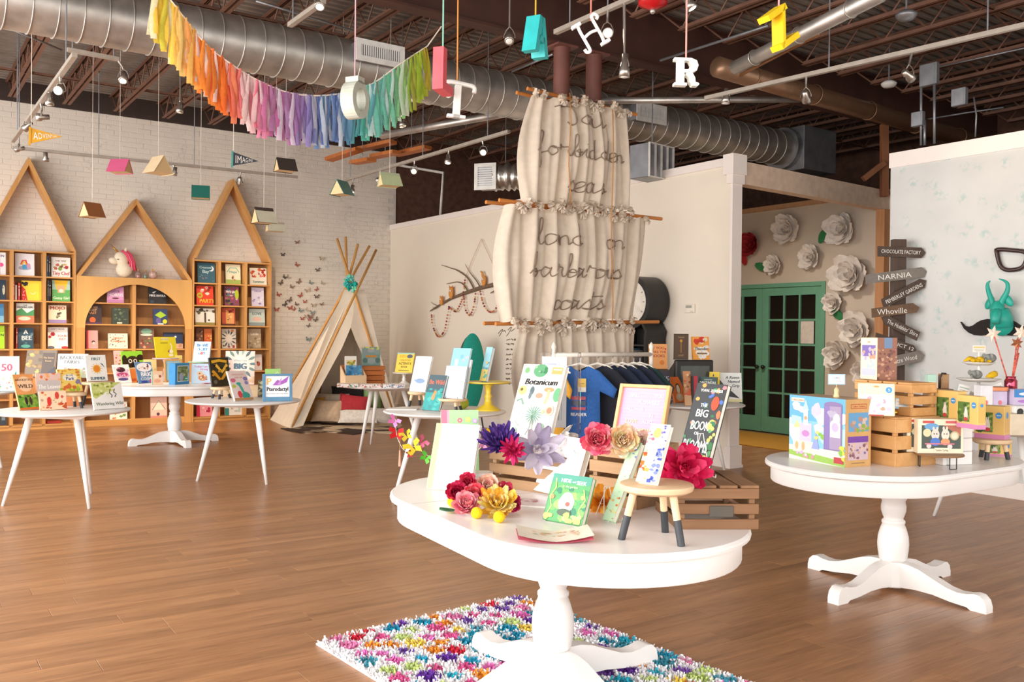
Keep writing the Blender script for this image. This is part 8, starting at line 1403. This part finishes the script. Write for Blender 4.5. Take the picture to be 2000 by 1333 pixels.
q = Px(1860, 170, XM+.07); pipe('curved cable drooping to the top of the wallpapered wall', [Px(1902, 190, XM+.1), Px(1907, 225, XM+.1), Px(1905, 268, XM+.1)], .008, galvd, 'cable', 'cable', None, 6)
for x, y, s, lb in ((1815, 146, .09, 'square metal junction box at the top of the conduits'), (1793, 233, .06, 'small metal switch box on the left conduit'), (1874, 190, .07, 'small grey box high above the wallpapered wall')):
    p = Px(x, y, XM+.05); o = thing('junction_box', lb, 'box', (p.x, p.y, p.z)); MB().bbox(-.03, -s, -s*1.2, .03, s, s*1.2, .006).build('housing', galvd, o); MB().box(-.0325, -s*.8, -s, -.0302, s*.8, s).build('cover_plate', galvd, o)
wht = mat('white_plastic', 'dad6d0', .5)
for x, y, z, c, lb in ((1736, 163, 4.45, wht, 'cream round smoke detector under the roof at right'), (1770, 28, 4.2, galvd, 'round metal junction box near the top right')):
    p = Pz(x, y, z); o = thing('smoke_detector' if c is wht else 'junction_box', lb, 'detector' if c is wht else 'box', tuple(p)); MB().lathe([(.0, -.05), (.06, -.045), (.085, -.02), (.09, 0), (.05, .03), (0, .03)], 20).build('housing', c, o, smooth=True); MB().cyl((0, 0, .03), (0, 0, CEIL-p.z), .008, n=6).build('drop_rod', galvd, o)
p = Pz(1275, 4, 4.2); o = thing('fire_alarm', 'red fire bell at the top picture edge', 'alarm', tuple(p)); MB().lathe([(0, -.06), (.03, -.06), (.05, -.05), (.12, -.02), (.12, .03), (.06, .05), (0, .05)], 24).build('bell', mat('signal_red', 'c01a20', .3), o, smooth=True); MB().ell((0, 0, -.075), .025, .025, .025, 10, 7).build('hub', galv, o, smooth=True); MB().cyl((0, 0, .05), (0, 0, CEIL-.36-p.z), .01, n=6).build('drop_rod', galvd, o)
# timber boards, white conduit, foil duct and grille above the partition
for k, (x0, y0, x1, y1, lb) in enumerate(((642, 312, 702, 292, 'orange timber board lowest at the left of the roof corner'), (703, 292, 768, 277, 'orange timber board near the garland end'), (772, 302, 836, 288, 'orange timber board furthest right in the roof corner'), (690, 318, 726, 312, 'short orange timber board under the others'), (730, 306, 775, 297, 'short orange timber board in the middle of the stack'))):
    a, b = Pd(x0, y0, 13.4), Pd(x1, y1, 13.0); m = MB(); c = (a+b)/2; m.bar(a-c, b-c, .16, .05); o = m.build('timber_board', orangew); o.location = c; m = MB(); m.cyl((0, 0, .02), (0, 0, CEIL-c.z), .006, n=5); m.build('hanger_rod', galvd, o); tag(o, lb, 'board', 'timber boards stored under the roof')
pipe('white conduit bending down to the top of the cream wall', [Px(688, 290, XW+.08), Px(691, 308, XW+.08), Px(866, 338, XW+.08), Px(860, 420, XW+.08)], .022, wht, 'conduit', 'conduit')
foil = mat('crinkled_foil', 'b4b0aa', .28, .9, var=.15, scale=10, bump=.9); p = Pd(948, 345, 11.6); FD = thing('foil_duct', 'crinkled foil duct with a white register behind the sails', 'duct', M=frame(p, (RR.x, RR.y, 0)) @ Rz(-.35))
MB().bbox(-.13, 0, -.15, .13, .22, .15, .006).build('register_box', galvd, FD); m = MB()
for a, b, c_, d_ in ((-.15, -.17, -.10, .17), (.10, -.17, .15, .17), (-.10, -.17, .10, -.12), (-.10, .12, .10, .17)): m.box(a, -.014, b, c_, -.001, d_)
m.build('register_frame', wht, FD)
for i in range(8): MB().box(-.1, -.010, -.11+i*.029, .1, -.004, -.095+i*.029).build('louver', wht, FD)
m = MB(); rr = random.Random(4); Q = [(.05, .15, 0), (.25, .2, .02), (.45, .25, 0), (.65, .3, -.05)]; Q = smooth_pts(Q, 7); m.tube(Q, [.17+.02*math.sin(i*2.1)+rr.uniform(-.01, .01) for i in range(len(Q))], 16); m.build('foil_sleeve', foil, FD, smooth=True)
MB().cyl((.2, .2, .15), (.2, .2, CEIL-p.z), .006, n=5).build('hanger_rod', galvd, FD)
p = Pd(1293, 316, 10.6); RG = thing('return_grille', 'grey metal return grille above the cream wall', 'grille', M=frame(p, (1, .15, 0))); MB().bbox(-.23, .02, -.20, .23, .3, .20, .006).build('housing', galvd, RG)
for i in range(5): MB().box(-.235+i*.115, -.005, -.2, -.225+i*.115, .0195, .2).build('mullion', wht, RG)
for z0 in (-.2, .188): MB().box(-.225, -.004, z0, .225, .0195, z0+.012).build('rail', wht, RG)
MB().cyl((0, .15, .2), (0, .15, CEIL-p.z), .008, n=5).build('hanger_rod', galvd, RG)
# ================================================================ track lighting
trk = mat('beige_track', 'a79c90', .45, .3); brush = mat('brushed_nickel', 'b4aea6', .3, .9); hot = mat('lit_lamp_face', 'fff0d0', .5, emit=(1.0, .82, .55), estr=9.0, var=0); cold = mat('lamp_glass_off', 'd8d4cc', .1)
TRK = []
def track(label, a, b, z, rods=(.1, .9)):
    A, B_ = Pz(*a, z), Pz(*b, z); t = thing('light_track', label, 'light track', tuple(A), group='lighting tracks'); m = MB(); m.bar((0, 0, 0), B_-A, .04, .035); m.build('rail', trk, t)
    TRK.append((A, B_))
    for r in rods: q = (B_-A)*r; MB().cyl(q+Vector((0, 0, .0177)), q+Vector((0, 0, CEIL-z)), .006, n=6).build('hanger_rod', galvd, t)
    return A, B_
track('left light track running towards the brick wall', (25, 276), (146, 107), 3.62); track('left light track parallel to the brick wall over the bookcases', (24, 288), (581, 346), 3.62, (.02, .27, .6, .95)); track('light track from the tent corner towards the sails', (672, 353), (994, 257), 3.62, (.05, .55, .9)); track('short light track before the columns', (1085, 63), (1236, -4), 3.8, (.2, .7)); track('long light track at right ending near the letter R', (1378, 192), (2010, 47), 3.7, (.45, .9)); track('short light track high at the left', (131, 97), (232, 116), 3.9); track('short light track above the wide duct', (566, 49), (632, 2), 3.9)
nspot = 0
def spot(px, py, z, aim_, lit, label, kind=0, power=0, L=.11, r=.034):
    """lamp can on a short stem below the track; (px, py) is the can's middle"""
    best = (30, None)
    for A, B_ in TRK:
        for k in range(41):
            q = A.lerp(B_, k/40); u = proj(q); dd_ = abs(u[0]-px)+.25*max(0, abs(u[1]-py)-12)
            if u[1] < py+4 and dd_ < best[0]: best = (dd_, q)
    if best[1] is not None: top_ = best[1]-Vector((0, 0, .0177)); p = Pd(px, py, (top_-CP).dot(VV))
    else: p = Pz(px, py, z-.13); top_ = Vector((p.x, p.y, CEIL-.02))
    d = Vector(aim_).normalized(); t = thing('track_spotlight', label, 'spotlight', tuple(p), group='track spotlights'); top_ = top_-p
    m = MB(); m.tube([top_, Vector((top_.x*.3, top_.y*.3, min(.11, top_.z*.7))), (0, 0, min(.085, top_.z*.5))], [.012 if best[1] else .006, .008, .010], 7)
    for s in (-1, 1):
        x = basis(d)[0]*s*(r+.010); m.tube([(0, 0, min(.09, top_.z*.5)), x*.6+Vector((0, 0, .06)), x+Vector((0, 0, .02)), x], .004, 5)
    m.build('stem', brush, t); m = MB(); x, y, _ = basis(d); Mx = axes(Vector((0, 0, 0)), x, y, d); m.lathe([(.010, -L*.6), (r*.72, -L*.58), (r*.75, -L*.1), (r*1.1, L*.1), (r*1.15, L*.42), (r*1.02, L*.42)], 18, M=Mx); m.build('can', brush, t, smooth=True)
    m = MB(); m.lathe([(r*1.02, L*.40), (r*.6, L*.45), (0, L*.47)], 16, M=Mx); m.build('lamp_face', hot if lit else cold, t, smooth=True)
    if power:
        l = bpy.data.lights.new('spot_lamp', 'SPOT'); l.energy = power; l.color = (1, .80, .56); l.spot_size = 1.5; l.spot_blend = .8; l.shadow_soft_size = .05; o = bpy.data.objects.new('spot_lamp', l); COL.objects.link(o); o.location = p+d*(L*.6); o.rotation_euler = d.to_track_quat('-Z', 'Y').to_euler()
S = spot; wl = (0, 1, -.75); tow_ = (-.5, -.75, -.35)
S(118, 176, 3.62, tow_, True, 'lit spotlight glaring at the camera at the upper left', power=25); S(241, 152, 3.95, (-.2, -.5, -.8), True, 'lit spotlight near the start of the garland')
S(97, 196, 3.62, (0, .1, -1), False, 'unlit spotlight pointing down beside the glaring one'); S(82, 229, 3.62, (-1, .3, -.1), False, 'unlit spotlight lying level on the left track'); S(53, 247, 3.62, (-.5, .6, -.6), False, 'unlit spotlight near the yellow pennant'); S(37, 291, 3.62, (-1, .4, -.2), False, 'spotlight at the end of the long left track')
S(89, 308, 3.62, (.05, .3, -1), False, 'spotlight hanging straight down over the left bookcase', power=140); S(341, 336, 3.62, (-.1, .3, -1), False, 'spotlight on the left track between two hanging books', power=140); S(469, 355, 3.62, (.3, .6, -.8), True, 'tilted lit spotlight at the peak of the right bookcase', power=140); S(236, 322, 3.62, (0, .5, -1), False, 'spotlight behind the pink hanging book', power=140)
S(352, 212, 3.95, (-.2, 0, -1), False, 'spotlight pointing down under the orange garland strips')
S(688, 370, 3.62, (-.2, -.2, -1), True, 'lit spotlight beside the tent-side hanging book', power=35); S(741, 350, 3.62, (-.6, .2, -.7), False, 'spotlight behind the pale green hanging book'); S(809, 334, 3.62, tow_, True, 'lit spotlight in the middle of the track toward the sails', power=30); S(875, 312, 3.62, (-.2, -.2, -1), True, 'lit spotlight left of the brightest one by the sails', power=30); S(944, 297, 3.62, tow_, True, 'brightest glaring spotlight left of the top sail', power=25)
S(785, 240, 3.95, (.2, -.2, -1), False, 'spotlight under the lime end of the garland'); S(995, 74, 3.95, (-.3, -.4, -.7), False, 'spotlight left of the teal letter A'); S(1186, 64, 3.8, tow_, True, 'glaring spotlight beside the white letter H', power=25); S(1220, 132, 3.8, (0, .05, -1), False, 'spotlight hanging straight down right of the columns', L=.16); S(1346, 6, 3.9, (.3, -.3, -.7), True, 'lit spotlight at the top edge above the letter R'); S(1418, 190, 3.7, (-.1, 0, -1), False, 'spotlight at the left end of the long right track', L=.14); S(1574, 190, 3.7, (.6, .3, -.5), True, 'lit spotlight over the hall opening'); S(1775, 148, 3.7, (.8, -.1, -.4), True, 'lit spotlight over the wallpapered wall', power=25); S(626, 6, 4.0, (-.3, -.4, -.8), True, 'lit spotlight at the top edge above the wide duct')
# ================================================================ rag garland
YG = 7.0; GR = thing('rag_garland', 'rainbow garland of torn cloth strips hanging across the roof', 'garland', tuple(Py(560, 178, YG))); og = Py(560, 178, YG)
top = [(300, -40), (318, -14), (335, 2), (352, 24), (400, 84), (450, 124), (500, 155), (560, 180), (620, 187), (680, 180), (730, 162), (780, 126), (835, 90)]
bot = [(296, 70), (308, 88), (322, 108), (340, 130), (400, 188), (450, 232), (500, 262), (560, 280), (620, 287), (680, 279), (720, 270), (770, 248), (848, 170)]
ramp = [(300, 'f2cf4a'), (330, 'f6d860'), (360, 'f4c878'), (385, 'f2a04e'), (420, 'ee8440'), (445, 'ea7a3c'), (470, 'ea8a86'), (500, 'f0a0a8'), (530, 'c878a8'), (560, 'b883b4'), (590, 'a88cc0'), (615, '7d8cba'), (640, '6f94c0'), (670, '7899c8'), (695, '5fa8b4'), (720, '6fc4b8'), (750, '84d0c0'), (775, '8ccc98'), (800, 'a8c050'), (820, 'b4b440'), (845, 'b8ac30')]
def ip(P, x): return float(np.interp(x, [p[0] for p in P], [p[1] for p in P]))
def ramp_at(x):
    for (a, c), (b, d) in zip(ramp, ramp[1:]):
        if x <= b: t = max(0, (x-a)/(b-a)); return tuple(u*(1-t)+v*t for u, v in zip(hx(c), hx(d)))
    return hx(ramp[-1][1])
m = MB(); TP_ = [Py(*p, YG)-og for p in smooth_pts([tuple(map(float, p)) for p in top], 4)]+[Py(862, 52, YG)-og]; m.tube(TP_, .006, 6); m.build('cord', mat('pale_cord', 'e8d8c8', .8), GR)
rag = vcol('torn_cotton', .85, .15, .1, 40, .35); rr = random.Random(12); N = 190
for i in range(N):
    x = 301+(835-301)*(i+rr.uniform(-.3, .3))/N; y0 = ip(top, x); x2 = x+(8 if x > 780 else 0)*((x-780)/55)+(-8 if x < 330 else 0)+rr.uniform(-2, 2); y1 = ip(bot, x2)+rr.uniform(-14, 6)
    c = ramp_at(x); k = rr.random(); c = tuple(min(1, v*rr.uniform(.82, 1.12)) for v in c)
    if k < .22: c = tuple(v*.45+.55*.85 for v in c)
    dy = rr.uniform(-.03, .03); A = Py(x, y0, YG+dy)-og; B_ = Py(x2, y1, YG+dy)-og; w = rr.uniform(.028, .044); tw = rr.uniform(-.3, .3); m = MB(); m.col = c; V = []
    for j in range(6):
        t = j/5; P = A.lerp(B_, t)+Vector((.010*math.sin(t*5+i), .012*math.sin(t*6+i*2), 0)); ww = w*(.45+.55*min(1, t*3)); a = tw*math.sin(t*3+i); e = Vector((math.cos(a), math.sin(a)+.35*math.sin(i*1.7), 0)).normalized()*ww/2
        V += [P-e, P+Vector((0, -.006, 0)), P+e]
    m.add(V, [(j*3+q, j*3+q+1, j*3+q+4, j*3+q+3) for j in range(5) for q in (0, 1)]); m.build('strip', rag, GR, smooth=True)
# ================================================================ hanging letters
def cord(par, org, px, y_from, D, col, ytop=-30):
    m = MB(); p0 = Pd(px, y_from, D); n = max(1, 2); m.tube([Vector((0, 0, p0.z-org.z)) + Vector((p0.x-org.x, p0.y-org.y, 0)), Vector((p0.x-org.x, p0.y-org.y, CEIL-.01-org.z))], .005, 5); m.build('cord', mat('cord_'+col, col, .8), par)
def letter(name_ch, px, py, hpx, D, yaw, roll, col, polys, ccol, t=.05, label=''):
    p = Pd(px, py, D); s = hpx*D/F; o = thing('hanging_letter', label, 'letter', M=T(*p), group='letters hanging from the roof'); R_ = Rz(fa+yaw) @ Ry(roll); mt_ = mat('letter_'+col, col, .5)
    m = MB()
    for P in polys:
        if P[0] == 'tube': m.tube([(x*s, 0, y*s) for x, y in smooth_pts(P[1], 4)], P[2]*s, 8)
        elif P[0] == 'ring':
            for a0 in range(28):
                a, b = a0*2*PI/28, (a0+1)*2*PI/28; q = [(P[1]*math.cos(a), P[2]*math.sin(a)), (P[1]*math.cos(b), P[2]*math.sin(b)), (P[3]*math.cos(b), P[4]*math.sin(b)), (P[3]*math.cos(a), P[4]*math.sin(a))]; m.prism([(x*s, y*s) for x, y in q], -t/2, t/2)
        else: m.prism([(x*s, y*s) for x, y in P], -t/2, t/2)
    m.build('letter_body', mt_, o, M=R_, fix=True); cord(o, p, px, py-hpx*.42, D, ccol); return o
letter('L', 865, 140, 82, 5.6, 1.25, .04, 'dd5a62', [[(-.3, -.5), (.35, -.5), (.35, -.3), (-.08, -.3), (-.08, .5), (-.3, .5)]], '8fd0b8', .07, 'coral red block letter L seen almost edge on')
letter('T', 893, 194, 74, 5.8, .25, .06, 'e6e2dc', [[(-.09, -.5), (.09, -.5), (.08, .36), (-.08, .36)], [(-.24, -.5), (.24, -.5), (.24, -.42), (-.24, -.42)], ('tube', [(-.34, .12), (-.24, .06), (-.18, .16), (-.28, .24), (-.40, .18), (-.40, .36), (-.2, .44), (.1, .42), (.42, .38), (.44, .22)], .06)], 'd88a3a', .04, 'white curly letter T hanging right of the garland')
letter('O', 693, 196, 80, 6.0, 1.15, 0, 'b9bcae', [('ring', .36, .46, .20, .28), [(-.14, .40), (.14, .40), (.14, .55), (-.14, .55)]], 'd8a8b0', .10, 'grey-green letter O hanging before the blue garland strips')
letter('A', 1046, 71, 74, 5.4, 1.12, .03, '2fb5b5', [[(-.42, -.5), (-.2, -.5), (.06, .5), (-.16, .5)], [(.42, -.5), (.2, -.5), (-.06, .5), (.16, .5)], [(-.2, -.18), (.2, -.18), (.16, -.02), (-.16, -.02)]], 'c8a83a', .09, 'teal block letter A hanging left of the columns')
letter('H', 1154, 66, 60, 5.0, .1, -.55, 'f0eeea', [('tube', [(-.36, .42), (-.26, .46), (-.28, .2), (-.28, -.2), (-.3, -.46), (-.42, -.46), (-.44, -.34)], .055), ('tube', [(.38, -.46), (.26, -.46), (.28, -.2), (.28, .2), (.3, .46), (.42, .5), (.48, .38), (.4, .32)], .055), ('tube', [(-.28, -.02), (0, .04), (.28, .0)], .05), [(-.46, .40), (-.14, .40), (-.14, .50), (-.46, .50)], [(.12, -.52), (.44, -.52), (.44, -.42), (.12, -.42)]], 'c87a6a', .03, 'white curly letter H tilted beside the glaring spotlight')
letter('R', 1340, 142, 54, 4.8, .1, 0, 'eef0e8', [[(-.46, .5), (-.46, .40), (-.34, .40), (-.34, -.40), (-.46, -.40), (-.46, -.5), (0, -.5), (0, -.40), (-.1, -.40), (-.1, .40), (-.1, .5)], [(-.1, .5), (.16, .5), (.36, .42), (.42, .25), (.36, .06), (.18, -.02), (-.1, -.02), (-.1, .08), (.08, .09), (.16, .24), (.08, .39), (-.1, .40)], [(.0, 0), (.2, -.02), (.3, -.2), (.32, -.36), (.42, -.38), (.46, -.42), (.40, -.5), (.2, -.5), (.1, -.36), (.08, -.2), (-.04, -.1)]], 'd89a90', .04, 'white slab letter R hanging from a pink cord')
letter('Z', 1521, 55, 72, 4.7, .5, -.62, 'f2cc10', [[(-.38, .5), (.38, .5), (.38, .34), (-.38, .34)], [(-.38, -.34), (.38, -.34), (.38, -.5), (-.38, -.5)], [(.38, .5), (.16, .34), (-.38, -.5), (-.16, -.34)]], 'd8a0a0', .08, 'yellow block letter Z hanging at the right')
# ================================================================ pennants and hanging books
def pennant(label, P, D, col, txt, edge):
    V = [Pd(x, y, D+(.12 if i == 2 else 0)) for i, (x, y) in enumerate(P)]; c = sum(V, Vector())/3; o = thing('pennant', label, 'pennant', tuple(c)); n = (V[1]-V[0]).cross(V[2]-V[0]).normalized(); n = n if n.dot(VV) < 0 else -n
    m = MB(); A = [v-c for v in V]; B2 = [v-n*.006 for v in A]; m.add(A+B2, [(0, 1, 2), (5, 4, 3), (0, 3, 4, 1), (1, 4, 5, 2), (2, 5, 3, 0)]); m.build('felt', mat('felt_'+col, col, .95), o, fix=True)
    ex = (V[2]-(V[0]+V[1])/2); L = ex.length; ex.normalize(); ey = n.cross(ex); ey = ey if ey.z > 0 else -ey; h0 = (V[0]-V[1]).length; m = MB()
    kk = .62
    for _ in range(30):
        x = L*.07
        for ch in txt: x += text_polys(ch, h0*(1-x/L)*kk, condense=.6)[2]+L*.006
        if x < L*.84: break
        kk *= .94
    x = L*.07
    for ch in txt:
        hh = h0*(1-x/L)*kk; V2, F2, tw = text_polys(ch, hh, condense=.6); m.add([((V[0]+V[1])/2-c)+n*.002+ex*(x+tw/2+a)+ey*b for a, b in V2], F2); x += tw+L*.006
    m.build('pennant_lettering', mat('white_sign_paint', 'e6e0d8', .7), o); m = MB(); e0 = (V[0]-V[1]).normalized(); m.bar(A[0]+e0*.01-ex*.01, A[1]-e0*.02-ex*.01, .02, .01, n); m.build('edge_band', mat('felt_'+edge, edge, .95), o); m = MB(); m.tube([A[0], Vector((A[0].x, A[0].y, CEIL-.01-c.z))], .003, 4); m.build('cord', mat('pale_cord', 'e8d8c8', .8), o)
pennant('mustard yellow felt pennant reading adventure, hanging at the left', [(61, 250), (60, 280), (122, 267)], 8.5, 'c8922a', 'ADVENTURE', 'c8922a'); pennant('charcoal felt pennant reading imagine, above the bookcases', [(456, 297), (455, 324), (505, 315)], 9.5, '3f4248', 'IMAGINE', '5a9a94')
for k, (x, y, w, h, D, yaw, col, lb) in enumerate(((234, 325, 38, 26, 10.5, -.5, 'c8567c', 'pink patterned book hung open like a roof'), (309, 323, 40, 34, 10.5, -1.0, 'd8c09a', 'cream book hung open with its pages spread at the camera'), (180, 411, 36, 28, 10.5, .55, '9a6038', 'brown book hung open over the middle gable'), (392, 376, 34, 25, 10.8, .0, '1f6a5c', 'dark green book hung between the gables'), (558, 323, 38, 25, 10.5, .35, '453a34', 'dark brown book hung right of the charcoal pennant'), (515, 422, 38, 30, 10.5, .4, '4a3a34', 'white book with a dark spine hung right of the right gable'), (538, 444, 34, 18, 11.6, .25, 'b8a890', 'small pale book hung just below the dark-spined one'), (668, 368, 34, 28, 10.0, .9, '4f7a72', 'teal and orange book hung above the tent'), (761, 352, 40, 26, 9.5, .35, 'b8c09a', 'pale green book hung near the roof corner'))):
    p = Pd(x, y, D); W_ = w*D/F; H_ = h*D/F; o = thing('hanging_book', lb, 'book', M=T(*p) @ Rz(fa+yaw-math.atan((x-1000)/F)), group='open books hung from the roof'); a = .55
    m = MB(); t2 = math.tan(a)
    for s in (-1, 1): m.add([(-W_/2, 0, H_/2), (W_/2, 0, H_/2), (W_/2, s*H_*t2, -H_/2), (-W_/2, s*H_*t2, -H_/2), (-W_/2, 0, H_/2+.008), (W_/2, 0, H_/2+.008), (W_/2, s*(H_*t2+.007), -H_/2), (-W_/2, s*(H_*t2+.007), -H_/2)], [(0, 1, 2, 3), (4, 7, 6, 5), (0, 3, 7, 4), (1, 5, 6, 2), (3, 2, 6, 7)])
    m.build('cover', paintm(col, .7), o, fix=True); m = MB(); pg_ = mat('old_pages', 'd8b888', .85, var=.12, scale=60, stretch=(1, 30, 1))
    m.add([(-W_/2+.006, 0, H_/2-.004), (W_/2-.006, 0, H_/2-.004), (-W_/2+.006, -H_*t2*.93, -H_/2+.006), (W_/2-.006, -H_*t2*.93, -H_/2+.006), (-W_/2+.006, H_*t2*.93, -H_/2+.006), (W_/2-.006, H_*t2*.93, -H_/2+.006)], [(0, 2, 4), (1, 5, 3), (2, 3, 5, 4), (0, 1, 3, 2), (0, 4, 5, 1)]); m.build('pages', pg_, o, fix=True)
    if k in (5, 6, 8): m = MB(); m.add([(-W_/2-.001, -.006, H_/2-.03*(H_/.17)), (W_/2+.001, -.006, H_/2-.03*(H_/.17)), (W_/2+.001, -H_*t2-.012, -H_/2), (-W_/2-.001, -H_*t2-.012, -H_/2)], [(0, 3, 2, 1)]); mm = m.build('cover_paper', paintm('d8d2b8' if k != 8 else 'c4cfa0', .7), o); mm.matrix_basis = T(0, -.024*(H_/.17)*t2-.003, 0)
    m = MB(); m.tube([(0, 0, H_/2+.006), (0, 0, CEIL-.01-p.z)], .0022, 4); m.build('thread', mat('pale_cord', 'e8d8c8', .8), o)
